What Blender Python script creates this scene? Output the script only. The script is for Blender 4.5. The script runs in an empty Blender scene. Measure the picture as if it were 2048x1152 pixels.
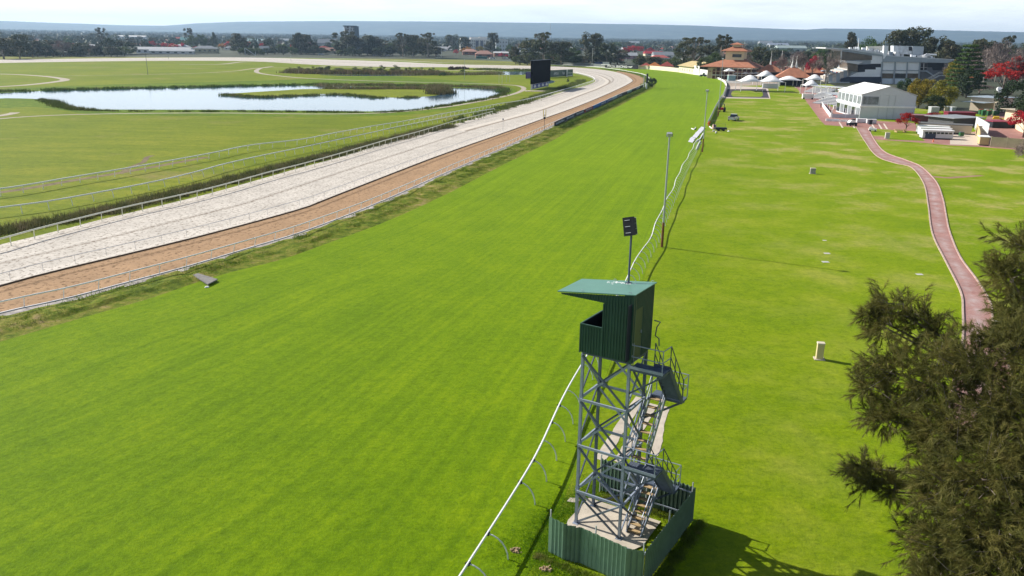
import bpy, math, random
import numpy as np
from mathutils import Vector, Matrix, Quaternion
R = math.radians
sc = bpy.context.scene
col = sc.collection
# ------------------------------------------------------------------ camera
F, PITCH, ROLL, H = 1593.0, R(17.1), R(0.77), 20.0      # focal length in photo pixels, tilt, roll, height
cf = np.array([0, math.cos(PITCH), -math.sin(PITCH)])
_u = np.array([0, math.sin(PITCH), math.cos(PITCH)]); _r = np.array([1.0, 0, 0])
cr = _r * math.cos(ROLL) + _u * math.sin(ROLL)
cu = _u * math.cos(ROLL) - _r * math.sin(ROLL)
cam = bpy.data.objects.new('camera', bpy.data.cameras.new('camera')); col.objects.link(cam)
m = Matrix.Identity(4)
for i in range(3):
    m[i][0] = cr[i]; m[i][1] = cu[i]; m[i][2] = -cf[i]
m[2][3] = H
cam.matrix_world = m
cam.data.sensor_width = 36; cam.data.lens = F / 2048 * 36
cam.data.clip_start = 0.5; cam.data.clip_end = 60000
sc.camera = cam
sc.render.resolution_x, sc.render.resolution_y = 1024, 576
# ------------------------------------------------------------------ light
SUN_AZ, SUN_EL = R(151.5), R(33.0)
S = Vector((math.cos(SUN_EL) * math.cos(SUN_AZ), math.cos(SUN_EL) * math.sin(SUN_AZ), math.sin(SUN_EL)))
sun = bpy.data.objects.new('sun', bpy.data.lights.new('sun', 'SUN')); col.objects.link(sun)
sun.data.energy = 5.0; sun.data.angle = R(0.53); sun.data.color = (1.0, 0.95, 0.86)
sun.rotation_euler = S.to_track_quat('Z', 'Y').to_euler()
w = bpy.data.worlds.new('World'); sc.world = w; w.use_nodes = True
nt = w.node_tree; nt.nodes.clear()
out = nt.nodes.new('ShaderNodeOutputWorld'); bg = nt.nodes.new('ShaderNodeBackground')
sky = nt.nodes.new('ShaderNodeTexSky'); sky.sky_type = 'NISHITA'; sky.sun_disc = False
sky.sun_elevation = SUN_EL; sky.sun_rotation = math.pi / 2 - SUN_AZ
sky.air_density = 1.0; sky.dust_density = 1.6; sky.ozone_density = 1.5
bg.inputs['Strength'].default_value = 0.062
# thin high cloud, streaked
tc = nt.nodes.new('ShaderNodeTexCoord'); mp = nt.nodes.new('ShaderNodeMapping'); mp.inputs['Scale'].default_value = (3, 3, 26)
nz = nt.nodes.new('ShaderNodeTexNoise'); nz.inputs['Scale'].default_value = 2.2; nz.inputs['Detail'].default_value = 8; nz.inputs['Roughness'].default_value = .6
rp = nt.nodes.new('ShaderNodeValToRGB'); rp.color_ramp.elements[0].position = .3; rp.color_ramp.elements[1].position = .62; rp.color_ramp.elements[0].color = (.7, .7, .7, 1)
mx = nt.nodes.new('ShaderNodeMix'); mx.data_type = 'RGBA'; mx.inputs['B'].default_value = (19.5, 20.5, 21.0, 1)
ml = nt.nodes.new('ShaderNodeMath'); ml.operation = 'MULTIPLY'; ml.inputs[1].default_value = .95
L = nt.links.new
L(tc.outputs['Generated'], mp.inputs['Vector']); L(mp.outputs[0], nz.inputs['Vector']); L(nz.outputs['Fac'], rp.inputs[0])
sz_ = nt.nodes.new('ShaderNodeSeparateXYZ'); mr_ = nt.nodes.new('ShaderNodeMapRange'); mr_.inputs['From Min'].default_value = .02; mr_.inputs['From Max'].default_value = .3; mr_.inputs['To Min'].default_value = .95; mr_.inputs['To Max'].default_value = .0
m2_ = nt.nodes.new('ShaderNodeMath'); m2_.operation = 'MULTIPLY'; L(tc.outputs['Generated'], sz_.inputs[0]); L(sz_.outputs[2], mr_.inputs[0]); L(mr_.outputs[0], m2_.inputs[1]); L(rp.outputs[0], m2_.inputs[0])
L(m2_.outputs[0], ml.inputs[0]); L(ml.outputs[0], mx.inputs['Factor']); L(sky.outputs[0], mx.inputs['A'])
L(mx.outputs['Result'], bg.inputs['Color']); L(bg.outputs[0], out.inputs[0])
sc.view_settings.view_transform = 'Standard'; sc.view_settings.look = 'None'
sc.view_settings.exposure = 0.56; sc.view_settings.gamma = 1.0
sc.cycles.use_denoising = True
sc.cycles.max_bounces = 6; sc.cycles.diffuse_bounces = 2; sc.cycles.glossy_bounces = 2
sc.cycles.transmission_bounces = 4; sc.cycles.volume_bounces = 0; sc.cycles.transparent_max_bounces = 8
sc.cycles.caustics_reflective = False; sc.cycles.caustics_refractive = False

# ------------------------------------------------------------------ from photo pixels to places on the ground
def gz(x, y):                       # the suburb rises gently towards the hills
    d = math.hypot(x, y)
    return max(0.0, d - 1000) * 0.009
def ray(px, py): return cf + cr * (px - 1024) / F - cu * (py - 576) / F
O3 = np.array([0, 0, H])
def G(px, py, z=None):
    d = ray(px, py)
    if z is not None:
        return O3 + d * ((z - H) / d[2])
    lo, hi = 10.0, 9000.0
    for _ in range(60):
        t = (lo + hi) / 2; p = O3 + d * t
        if p[2] > gz(p[0], p[1]): lo = t
        else: hi = t
    return O3 + d * lo
def RP(px, py, D): return O3 + ray(px, py) * D
def proj(p):
    q = np.array(p) - O3; D = q @ cf
    return 1024 + F * (q @ cr) / D, 576 - F * (q @ cu) / D
def HT(b, ytop):                    # height of a thing whose foot is b and whose top is at photo row ytop
    lo, hi = -5, 300
    for _ in range(50):
        mm = (lo + hi) / 2
        if proj([b[0], b[1], b[2] + mm])[1] > ytop: lo = mm
        else: hi = mm
    return lo
def depth(b): return (np.array(b) - O3) @ cf
class Plane:                        # an upright plane through p0 (2-D) along direction u
    def __init__(s, p0, u):
        s.p0 = np.array(p0[:2], float); s.u = np.array(u[:2], float); s.u /= np.linalg.norm(s.u); s.n = np.array([-s.u[1], s.u[0]])
    def q(s, px, py, v=0.0):
        d = ray(px, py); p0 = s.p0 + s.n * v
        t = ((p0 - O3[:2]) @ s.n) / (d[:2] @ s.n); p = O3 + d * t
        return float((p[:2] - s.p0) @ s.u), float(p[2])
    def w(s, u, v, z): 
        p = s.p0 + s.u * u + s.n * v
        return (p[0], p[1], z)

# ------------------------------------------------------------------ mesh helpers
class MB:
    def __init__(s): s.v = []; s.f = []; s.uv = None
    def add(s, vs, fs):
        o = len(s.v); s.v += [tuple(map(float, a)) for a in vs]; s.f += [tuple(i + o for i in a) for a in fs]; return s
    def box(s, c, d, rz=0, taper=1.0):      # c = centre of the bottom, d = sizes
        x, y, z = d[0] / 2, d[1] / 2, d[2]; cc, ss = math.cos(rz), math.sin(rz); vs = []
        for zz, k in ((0, 1.0), (z, taper)):
            for a, b in ((-x, -y), (x, -y), (x, y), (-x, y)):
                a *= k; b *= k
                vs.append((c[0] + a * cc - b * ss, c[1] + a * ss + b * cc, c[2] + zz))
        return s.add(vs, [(3, 2, 1, 0), (4, 5, 6, 7), (0, 1, 5, 4), (1, 2, 6, 5), (2, 3, 7, 6), (3, 0, 4, 7)])
    def bar(s, a, b, w_=.1, h_=None, up=(0, 0, 1)):
        a = Vector(a); b = Vector(b); h_ = h_ or w_; d = (b - a)
        if d.length < 1e-6: return s
        d.normalize(); uu = Vector(up)
        if abs(d.dot(uu)) > .98: uu = Vector((1, 0, 0))
        x = d.cross(uu).normalized() * w_ / 2; y = x.cross(d).normalized() * h_ / 2
        vs = [a - x - y, a + x - y, a + x + y, a - x + y, b - x - y, b + x - y, b + x + y, b - x + y]
        return s.add(vs, [(3, 2, 1, 0), (4, 5, 6, 7), (0, 1, 5, 4), (1, 2, 6, 5), (2, 3, 7, 6), (3, 0, 4, 7)])
    def tube(s, pts, r, n=6, r1=None):
        P_ = [Vector(p) for p in pts]; N = len(P_); ring = []; up = Vector((0, 0, 1)); vs = []
        for i, p in enumerate(P_):
            d = (P_[min(i + 1, N - 1)] - P_[max(i - 1, 0)]).normalized()
            uu = up if abs(d.z) < .95 else Vector((1, 0, 0))
            x = d.cross(uu).normalized(); y = x.cross(d).normalized()
            rr = r if r1 is None else r + (r1 - r) * i / max(1, N - 1)
            for k in range(n):
                t = 2 * math.pi * k / n; vs.append(p + x * math.cos(t) * rr + y * math.sin(t) * rr)
        fs = [(i * n + k, i * n + (k + 1) % n, (i + 1) * n + (k + 1) % n, (i + 1) * n + k) for i in range(N - 1) for k in range(n)]
        fs += [tuple(range(n - 1, -1, -1)), tuple((N - 1) * n + k for k in range(n))]
        return s.add(vs, fs)
    def prism(s, pts, vec):                 # polygon (3-D points) pushed along vec
        n = len(pts); P_ = [Vector(p) for p in pts]; Q = [p + Vector(vec) for p in P_]
        return s.add(P_ + Q, [tuple(range(n)), tuple(range(2 * n - 1, n - 1, -1))] + [(i, i + n, (i + 1) % n + n, (i + 1) % n) for i in range(n)])
    def quad(s, a, b, c, d): return s.add([a, b, c, d], [(0, 1, 2, 3)])
    def build(s, name, mat, parent=None, smooth=False, loc=None):
        me = bpy.data.meshes.new(name); me.from_pydata(s.v, [], s.f); me.update()
        if s.uv is not None:
            ul = me.uv_layers.new(name='UVMap'); idx = np.empty(len(me.loops), np.int32); me.loops.foreach_get('vertex_index', idx)
            ul.data.foreach_set('uv', np.array(s.uv, np.float32)[idx].ravel())
        if mat: me.materials.append(mat)
        if smooth: me.polygons.foreach_set('use_smooth', [True] * len(me.polygons))
        o = bpy.data.objects.new(name, me); col.objects.link(o)
        if parent: o.parent = parent
        if loc is not None: o.location = loc
        return o
def np_mesh(name, V, Fq, mat, parent=None, k=4):    # fast: V (n,3), Fq (m,k)
    me = bpy.data.meshes.new(name); n, mf = len(V), len(Fq)
    me.vertices.add(n); me.vertices.foreach_set('co', np.asarray(V, np.float32).ravel())
    me.loops.add(mf * k); me.loops.foreach_set('vertex_index', np.asarray(Fq, np.int32).ravel())
    me.polygons.add(mf); me.polygons.foreach_set('loop_start', np.arange(0, mf * k, k, dtype=np.int32))
    me.update(calc_edges=True)
    if mat: me.materials.append(mat)
    o = bpy.data.objects.new(name, me); col.objects.link(o)
    if parent: o.parent = parent
    return o
def tag(o, label, cat, group=None, kind=None):
    o['label'] = label; o['category'] = cat
    if group: o['group'] = group
    if kind: o['kind'] = kind
    return o
def struct(o, kind='structure', label=None, cat=None):
    o['kind'] = kind
    if label: o['label'] = label
    if cat: o['category'] = cat
    return o
def thing(name, label, cat, loc=(0, 0, 0), rz=0, group=None):
    o = bpy.data.objects.new(name, None); col.objects.link(o); o.location = loc; o.rotation_euler = (0, 0, rz)
    o.empty_display_size = .2
    return tag(o, label, cat, group)
def copy_tree(o, parent=None):
    c = o.copy(); col.objects.link(c); c.parent = parent
    for ch in list(kids.get(o.name, [])): copy_tree_child(ch, c)
    return c
kids = {}
def reg(root):                              # remember children before copying
    kids.clear()
    for ob in col.objects:
        if ob.parent: kids.setdefault(ob.parent.name, []).append(ob)
def copy_tree_child(o, parent):
    c = o.copy(); col.objects.link(c); c.parent = parent
    for ch in kids.get(o.name, []): copy_tree_child(ch, c)
def cat_rom(P_, step):                      # smooth curve through points, resampled
    P_ = np.array(P_, float); n = len(P_)
    if n < 3: A = P_
    else:
        E_ = np.vstack([2 * P_[0] - P_[1], P_, 2 * P_[-1] - P_[-2]]); A = []
        for i in range(1, n):
            p0, p1, p2, p3 = E_[i - 1], E_[i], E_[i + 1], E_[i + 2]
            for t in np.linspace(0, 1, 12, endpoint=False):
                A.append(.5 * (2 * p1 + (p2 - p0) * t + (2 * p0 - 5 * p1 + 4 * p2 - p3) * t * t + (3 * p1 - p0 - 3 * p2 + p3) * t ** 3))
        A.append(P_[-1]); A = np.array(A)
    s_ = np.concatenate([[0], np.cumsum(np.linalg.norm(np.diff(A, axis=0), axis=1))])
    N = max(2, int(s_[-1] / step) + 1); tt = np.linspace(0, s_[-1], N)
    return np.stack([np.interp(tt, s_, A[:, k]) for k in range(A.shape[1])], 1)
def curve(px, step=2.0, z=None): return cat_rom([G(*p)[:2] if z is None else G(p[0], p[1], z)[:2] for p in px], step)
def resample(A, N):
    s_ = np.concatenate([[0], np.cumsum(np.linalg.norm(np.diff(A, axis=0), axis=1))]); tt = np.linspace(0, s_[-1], N)
    return np.stack([np.interp(tt, s_, A[:, k]) for k in range(A.shape[1])], 1)
def side(A):                                # left-hand normals of a 2-D polyline
    d = np.gradient(A, axis=0); d /= np.linalg.norm(d, axis=1)[:, None] + 1e-9
    return np.stack([-d[:, 1], d[:, 0]], 1)
# ------------------------------------------------------------------ materials
def newmat(name):
    m_ = bpy.data.materials.new(name); m_.use_nodes = True; t = m_.node_tree; b = t.nodes['Principled BSDF']
    b.inputs['Specular IOR Level'].default_value = .25
    return m_, t, b
def N_(t, typ, **kw):
    n = t.nodes.new(typ)
    for k_, v_ in kw.items():
        if k_ in n.inputs.keys(): n.inputs[k_].default_value = v_
        else: setattr(n, k_, v_)
    return n
def c4(c): return (*c, 1)
def noise(t, vec, scale, detail=4, rough=.55):
    n = N_(t, 'ShaderNodeTexNoise', Scale=scale, Detail=detail, Roughness=rough); t.links.new(vec, n.inputs['Vector']); return n.outputs['Fac']
def ramp(t, fac, stops):
    r_ = N_(t, 'ShaderNodeValToRGB'); e = r_.color_ramp.elements
    while len(e) < len(stops): e.new(.5)
    for el, (p, c_) in zip(e, stops): el.position = p; el.color = c4(c_) if len(c_) == 3 else c_
    t.links.new(fac, r_.inputs[0]); return r_.outputs[0]
def mix(t, fac, a, b, mode='MIX'):
    n = N_(t, 'ShaderNodeMix', data_type='RGBA', blend_type=mode)
    if isinstance(fac, (int, float)): n.inputs['Factor'].default_value = fac
    else: t.links.new(fac, n.inputs['Factor'])
    for s_, v_ in (('A', a), ('B', b)):
        if isinstance(v_, tuple): n.inputs[s_].default_value = c4(v_) if len(v_) == 3 else v_
        else: t.links.new(v_, n.inputs[s_])
    return n.outputs['Result']
def math_(t, op, a, b=None, c=None):
    n = N_(t, 'ShaderNodeMath', operation=op)
    for i, v_ in enumerate((a, b, c)):
        if v_ is None: continue
        if isinstance(v_, (int, float)): n.inputs[i].default_value = v_
        else: t.links.new(v_, n.inputs[i])
    return n.outputs[0]
def coord(t, kind='Object', scale=None):
    c_ = N_(t, 'ShaderNodeTexCoord').outputs[kind]
    if scale is None: return c_
    mp_ = N_(t, 'ShaderNodeMapping'); mp_.inputs['Scale'].default_value = scale; t.links.new(c_, mp_.inputs['Vector']); return mp_.outputs[0]
def bump(t, b, h_, strength=.4, dist=.05):
    n = N_(t, 'ShaderNodeBump', Strength=strength, Distance=dist); t.links.new(h_, n.inputs['Height']); t.links.new(n.outputs[0], b.inputs['Normal'])
_mc = {}
def mat(name, c, rough=.7, metal=0.0, var=.15, scale=.8, bmp=0.0, bs=8.0, spec=.25, c2=None):
    if name in _mc: return _mc[name]
    m_, t, b = newmat(name); v = coord(t)
    lo = tuple(x * (1 - var) for x in c); hi = c2 or tuple(min(1, x * (1 + var)) for x in c)
    f = noise(t, v, scale, 6, .65)
    L_ = t.links.new
    L_(ramp(t, f, [(.3, lo), (.7, hi)]), b.inputs['Base Color'])
    b.inputs['Roughness'].default_value = rough; b.inputs['Metallic'].default_value = metal; b.inputs['Specular IOR Level'].default_value = spec
    if bmp: bump(t, b, noise(t, v, bs, 5), bmp, .03)
    _mc[name] = m_; return m_
def leafmat(name, dark, light, scale=.6, trans=.25, third=None, hr=.05, rv=.5):
    if name in _mc: return _mc[name]
    m_, t, b = newmat(name); v = coord(t)
    f = noise(t, v, scale, 5, .7); st = [(.32, dark), (.62, light)]
    if third: st = [(.28, dark), (.5, light), (.72, third)]
    c_ = ramp(t, f, st)
    oi = N_(t, 'ShaderNodeObjectInfo'); vv = math_(t, 'MULTIPLY_ADD', oi.outputs['Random'], rv, 1 - rv / 2)
    g_ = N_(t, 'ShaderNodeHueSaturation'); t.links.new(vv, g_.inputs['Value']); t.links.new(c_, g_.inputs['Color'])
    hh = math_(t, 'MULTIPLY_ADD', math_(t, 'FRACT', math_(t, 'MULTIPLY', oi.outputs['Random'], 37.0)), hr, .5 - hr / 2); t.links.new(hh, g_.inputs['Hue'])
    t.links.new(g_.outputs[0], b.inputs['Base Color']); b.inputs['Roughness'].default_value = .65
    tr = N_(t, 'ShaderNodeBsdfTranslucent'); t.links.new(g_.outputs[0], tr.inputs['Color'])
    ms = N_(t, 'ShaderNodeMixShader'); ms.inputs[0].default_value = trans
    o_ = t.nodes['Material Output']; t.links.new(b.outputs[0], ms.inputs[1]); t.links.new(tr.outputs[0], ms.inputs[2]); t.links.new(ms.outputs[0], o_.inputs['Surface'])
    _mc[name] = m_; return m_
# ================================================================== GROUND
def grassmat(name, stops, big=.03, mid=.35, fine=7.0, patch=None, uvstripe=None, bstr=.5, fineamt=.5, stretch=None, dryx=None, sheen=0.0):
    m_, t, b = newmat(name); v = coord(t); Lk = t.links.new
    vb = coord(t, 'Object', stretch) if stretch else v
    f = noise(t, vb, mid, 7, .62); f2 = noise(t, v, big, 3, .5)
    s = math_(t, 'ADD', math_(t, 'MULTIPLY', f, .6), math_(t, 'MULTIPLY', f2, .4))
    c_ = ramp(t, s, stops)
    if patch:
        thr, pc, sc_ = patch; pf = noise(t, v, sc_, 8, .68)
        pm = ramp(t, pf, [(thr, (0, 0, 0)), (thr + .13, (1, 1, 1))])
        if dryx:
            sx_ = N_(t, 'ShaderNodeSeparateXYZ'); Lk(v, sx_.inputs[0]); mr_ = N_(t, 'ShaderNodeMapRange'); mr_.inputs['From Min'].default_value = dryx[0]; mr_.inputs['From Max'].default_value = dryx[1]; mr_.inputs['To Min'].default_value = .12; Lk(sx_.outputs[0], mr_.inputs[0]); pm = math_(t, 'MULTIPLY', pm, mr_.outputs[0])
        c_ = mix(t, pm, c_, pc)
    if uvstripe:
        uv = coord(t, 'UV', uvstripe); sf = noise(t, uv, 1.0, 3, .6)
        c_ = mix(t, .45, c_, ramp(t, sf, [(.3, (.66, .76, .6)), (.68, (1.22, 1.12, 1.1))]), 'MULTIPLY')
        s2 = noise(t, coord(t, 'UV', (uvstripe[0] * 2.6, uvstripe[1] * .5, 1)), 1.0, 2, .5); c_ = mix(t, .42, c_, ramp(t, s2, [(.36, (.7, .76, .6)), (.5, (1, 1, 1)), (.66, (1.35, 1.2, 1.3))]), 'MULTIPLY')
    g1 = noise(t, v, fine, 6, .75); g2 = noise(t, v, fine * 4.3, 3, .7)
    gg = math_(t, 'ADD', math_(t, 'MULTIPLY', g1, .6), math_(t, 'MULTIPLY', g2, .4))
    c_ = mix(t, fineamt, c_, ramp(t, gg, [(.32, (.2, .3, .2)), (.5, (1, 1, 1)), (.68, (1.7, 1.5, 1.4))]), 'MULTIPLY')
    g3 = noise(t, v, fine * .32, 6, .72); c_ = mix(t, fineamt * .75, c_, ramp(t, g3, [(.34, (.42, .52, .4)), (.5, (1, 1, 1)), (.66, (1.45, 1.3, 1.35))]), 'MULTIPLY')
    Lk(c_, b.inputs['Base Color']); b.inputs['Roughness'].default_value = .75; b.inputs['Specular IOR Level'].default_value = .04
    b.inputs['Sheen Weight'].default_value = sheen; b.inputs['Sheen Roughness'].default_value = .45; b.inputs['Sheen Tint'].default_value = (.75, 1, .1, 1)
    bump(t, b, math_(t, 'ADD', math_(t, 'MULTIPLY', gg, .5), g3), bstr, .16)
    return m_
def ribbon(name, A, B, z, mt, nu=1, wob=0.0, seed=0, flip=False):
    N = len(A); rs = np.random.RandomState(seed); mb = MB(); mb.uv = []
    dl = np.concatenate([[0], np.cumsum(np.linalg.norm(np.diff((A + B) / 2, axis=0), axis=1))])
    for i in range(N):
        for k in range(nu + 1):
            u = k / nu; p = A[i] * (1 - u) + B[i] * u
            mb.v.append((p[0], p[1], z + (rs.rand() * wob if 0 < k < nu else 0))); mb.uv.append((u, dl[i]))
    n = nu + 1
    for i in range(N - 1):
        for k in range(nu): mb.f.append((i * n + k, i * n + k + 1, (i + 1) * n + k + 1, (i + 1) * n + k))
    o = mb.build(name, mt)
    if o.data.polygons[0].normal.z < 0:
        o.data.flip_normals()
    return struct(o)
def sheet(name, px, z, mt, smooth=1.5, world=False):
    A = np.array([p[:2] for p in px]) if world else np.array([G(*p)[:2] for p in px])
    if smooth: A = cat_rom(np.vstack([A, A[:1]]), smooth)[:-1]
    mb = MB(); mb.add([(a[0], a[1], z) for a in A], [tuple(range(len(A)))])
    o = mb.build(name, mt)
    if o.data.polygons[0].normal.z < 0: o.data.flip_normals()
    return struct(o)
YG = (.155, .24, .012); DG = (.052, .125, .006)
M_turf = grassmat('turf_grass', [(.3, (.083, .166, .0002)), (.5, (.119, .21, .0003)), (.7, (.163, .25, .001))], .02, .22, 5.0, uvstripe=(34, .03, 1), bstr=.6, fineamt=.6, sheen=.2)
M_apron = grassmat('lawn_grass', [(.32, (.095, .17, .001)), (.5, (.145, .215, .002)), (.68, (.225, .26, .02))], .045, .2, 4.0, patch=(.5, (.33, .28, .11), .09), bstr=.6, fineamt=.6, dryx=(24, 62), sheen=.15)
M_infield = grassmat('infield_grass', [(.3, (.08, .12, .01)), (.5, (.14, .175, .012)), (.66, (.21, .22, .022))], .022, .12, 2.2, patch=(.56, (.22, .185, .065), .03), bstr=.5, fineamt=.65, sheen=.1, stretch=(.6, 2.4, 1))
M_far = grassmat('dry_grass', [(.3, (.15, .175, .03)), (.55, (.22, .225, .06)), (.7, (.28, .26, .11))], .01, .05, .6, bstr=.2, fineamt=.4, stretch=(.4, 2.5, 1))
M_verge = grassmat('verge_grass', [(.36, (.05, .085, .008)), (.47, (.13, .18, .015)), (.56, (.22, .22, .04)), (.66, (.33, .25, .12))], .12, .9, 6.0, bstr=.9, fineamt=.8)
M_suburb = mat('suburb_ground', (.055, .065, .04), .9, var=.5, scale=.02)
# terrain sheet out to the horizon: fine near, coarse far, rising towards the hills
mb = MB(); rr = [0, 20, 60, 150, 400, 700, 1000, 1300, 1700, 2300, 3200, 4500, 6500, 9500, 14000, 22000]; na = 72
for r_ in rr:
    for k in range(na):
        a = 2 * math.pi * k / na; x, y = r_ * math.cos(a), r_ * math.sin(a); mb.v.append((x, y, gz(x, y) - .004))
for i in range(len(rr) - 1):
    for k in range(na):
        q = (i * na + k, i * na + (k + 1) % na, (i + 1) * na + (k + 1) % na, (i + 1) * na + k)
        mb.f.append(q[::-1] if i else (q[0], q[2], q[3])[::-1])
ground = struct(mb.build('ground', M_suburb)); 
# course grass (infield and beyond)
sheet('grass', [(-700, 1400), (-700, 480), (-250, 170), (-60, 119), (100, 112), (350, 107), (600, 109), (800, 112), (900, 117), (1100, 128), (1300, 137), (1440, 151), (1450, 185), (1300, 560), (900, 1400)], 0.0, M_infield, 0)
sheet('far_grass', [(-60, 128), (-60, 114), (100, 111.5), (350, 106.5), (600, 109), (800, 113), (950, 118.5), (1090, 127), (1240, 132), (1240, 140), (1090, 134), (930, 128.5), (700, 117), (500, 115), (350, 115.5), (150, 119)], .004, M_far, 0)
# -- shared edges, traced on the ground
turfL = curve([(-1500, 1160), (-900, 950), (-420, 800), (-200, 744), (0, 684), (150, 640), (300, 597), (430, 553), (560, 520), (660, 485), (780, 440), (900, 385), (1000, 333), (1080, 294), (1113, 277), (1145, 258), (1210, 227), (1274, 193), (1300, 180), (1311, 170), (1303, 160), (1288, 151), (1262, 145.5), (1236, 141), (1193, 136), (1141, 132.8), (1099, 131.2)], 2.0)
railR = curve([(200, 3400), (500, 2300), (760, 1640), (930, 1330), (1025, 1200), (1085, 1100), (1118, 1026), (1150, 937), (1176, 860), (1204, 772), (1236, 690), (1270, 605), (1298, 525), (1317, 488), (1333, 440), (1352, 395), (1374, 345), (1392, 310), (1405, 280), (1420, 247), (1445, 192), (1449, 180), (1449, 168), (1440, 160), (1420, 152), (1340, 141.5), (1275, 137.3), (1210, 135.2), (1100, 129.5)], 2.0)
N = 340; TA, TB = resample(turfL, N), resample(railR, N)
turf = ribbon('turf_track', TA, TB, .008, M_turf, 2)
apron = sheet('lawn', [tuple(p) + (0,) for p in []] or [(200, 3400), (500, 2300), (760, 1640), (930, 1330), (1025, 1200), (1085, 1100), (1118, 1026), (1150, 937), (1176, 860), (1204, 772), (1236, 690), (1270, 605), (1298, 525), (1317, 488), (1333, 440), (1352, 395), (1374, 345), (1392, 310), (1405, 280), (1420, 247), (1446, 190), (1452, 178), (1560, 172), (1660, 168), (1760, 210), (2300, 260), (2700, 420), (2900, 1500)], .004, M_apron, 0)
# sand training track and dirt track
sandL = curve([(-420, 580), (-200, 533), (0, 489.5), (132, 457.6), (200, 439.6), (319, 411.7), (439, 381.7), (600, 335.7), (678, 315), (756, 290.8), (834, 267), (932, 242), (1000, 220.6), (1048, 207.7), (1129, 182.7), (1177, 169), (1190, 161), (1177, 153), (1150, 146.5), (1110, 142.5), (1061, 139.5), (1000, 137), (890, 134.5), (780, 134), (640, 130), (500, 122.5), (350, 121.5), (180, 123), (0, 126), (-90, 129)], 2.0)
sandR = curve([(-420, 690), (-200, 632), (0, 573), (120, 541), (279, 503.5), (439, 463.5), (599, 419.6), (651, 400), (756, 359), (854, 321), (932, 292.7), (1000, 269), (1081, 240), (1161, 211), (1226, 183.5), (1261, 165.8), (1264.5, 159.4), (1250, 149.7), (1226, 143), (1193, 138.5), (1141, 134.5), (1099, 132.6), (1000, 130.5), (885, 128), (780, 123), (640, 118.5), (500, 115.2), (350, 115.2), (180, 117), (0, 119.5), (-90, 121.5)], 2.0)
SA, SB = resample(sandL, 420), resample(sandR, 420)
def trackmat(name, base, dark, lines, dots, dotdens, wind=None):
    m_, t, b = newmat(name); v = coord(t); uv = coord(t, 'UV'); Lk = t.links.new
    sx = N_(t, 'ShaderNodeSeparateXYZ'); Lk(uv, sx.inputs[0])
    c_ = ramp(t, noise(t, v, .25, 5, .6), [(.3, tuple(x * .86 for x in base)), (.7, tuple(min(1, x * 1.1) for x in base))])
    wob = math_(t, 'MULTIPLY', math_(t, 'SUBTRACT', noise(t, v, .5, 3, .5), .5), .035)
    uu = math_(t, 'ADD', sx.outputs[0], wob)
    for pos, wd, amt in lines:
        d = math_(t, 'ABSOLUTE', math_(t, 'SUBTRACT', uu, pos)); f = math_(t, 'MULTIPLY', math_(t, 'SUBTRACT', 1.0, math_(t, 'MINIMUM', math_(t, 'DIVIDE', d, wd), 1.0)), amt)
        brk = ramp(t, noise(t, v, 2.6, 4, .7), [(.38, (.15, .15, .15)), (.6, (1, 1, 1))])
        c_ = mix(t, math_(t, 'MULTIPLY', f, brk) if amt > 0 else math_(t, 'ABSOLUTE', f), c_, dark if amt > 0 else tuple(min(1, x * 1.14) for x in base))
    vs = coord(t, 'Object', (1.0, 1.0, 1.0))
    d1 = noise(t, vs, dots, 3, .65)
    c_ = mix(t, math_(t, 'MULTIPLY', ramp(t, d1, [(dotdens, (0, 0, 0)), (dotdens + .07, (1, 1, 1))]), .8), c_, dark)
    Lk(c_, b.inputs['Base Color']); b.inputs['Roughness'].default_value = .9; b.inputs['Specular IOR Level'].default_value = .1
    bump(t, b, math_(t, 'MULTIPLY', d1, -1.0), .7, .12)
    return m_
M_sand = trackmat('pale_sand', (.585, .54, .485), (.2, .16, .125), [(.1, .025, .7), (.2, .02, .45), (.3, .012, .3), (.43, .02, -.7), (.5, .035, 1.1), (.62, .015, .3), (.74, .015, .3), (.93, .07, -.9)], 2.6, .545)
M_dirt = trackmat('orange_dirt', (.39, .25, .145), (.13, .078, .04), [(.2, .06, 1.1), (.02, .05, .7), (.985, .03, .6)], 2.1, .55)
ribbon('sand_track', SA, SB, .012, M_sand, 2)
# second harrow ridge of the inner sand bend, drawn flat: dark strip, paler strip
sr = curve([(932, 262), (1081, 221), (1161, 191), (1200, 176), (1219, 165), (1215, 158), (1195, 150), (1160, 144.5), (1110, 140.5)], 2.0)
ns = side(sr); ribbon('sand_ridge', sr - ns * 0.5, sr + ns * 0.5, .016, mat('dark_sand', (.3, .25, .2), .9, var=.3, scale=.6))
sr2 = sr + ns * 1.6; ribbon('sand_ridge', sr2 - ns * .9, sr2 + ns * .9, .016, mat('bright_sand', (.62, .56, .49), .9, var=.1, scale=.6))
dirtR = curve([(-420, 742), (-200, 685), (0, 629), (135.7, 599), (263, 565), (375, 535), (507, 495.5), (599, 467.5), (700, 430), (782, 396), (846, 367), (899, 343.5), (1000, 299.6), (1064.5, 270.6), (1089, 260), (1107, 251), (1193.5, 214), (1242, 191), (1287, 171), (1298, 161), (1288, 152), (1262, 146), (1236, 141.5)], 2.0)
dirtL = curve([(-420, 690), (-200, 632), (0, 573), (120, 541), (279, 503.5), (439, 463.5), (599, 419.6), (651, 400), (756, 359), (854, 321), (932, 292.7), (1000, 269), (1081, 240), (1161, 211), (1226, 183.5), (1261, 165.8), (1264.5, 159.4), (1250, 149.7), (1232, 143.6)], 2.0)
DA, DB = resample(dirtL, 300), resample(dirtR, 300)
ribbon('dirt_track', DA, DB, .016, M_dirt, 2)
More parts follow.
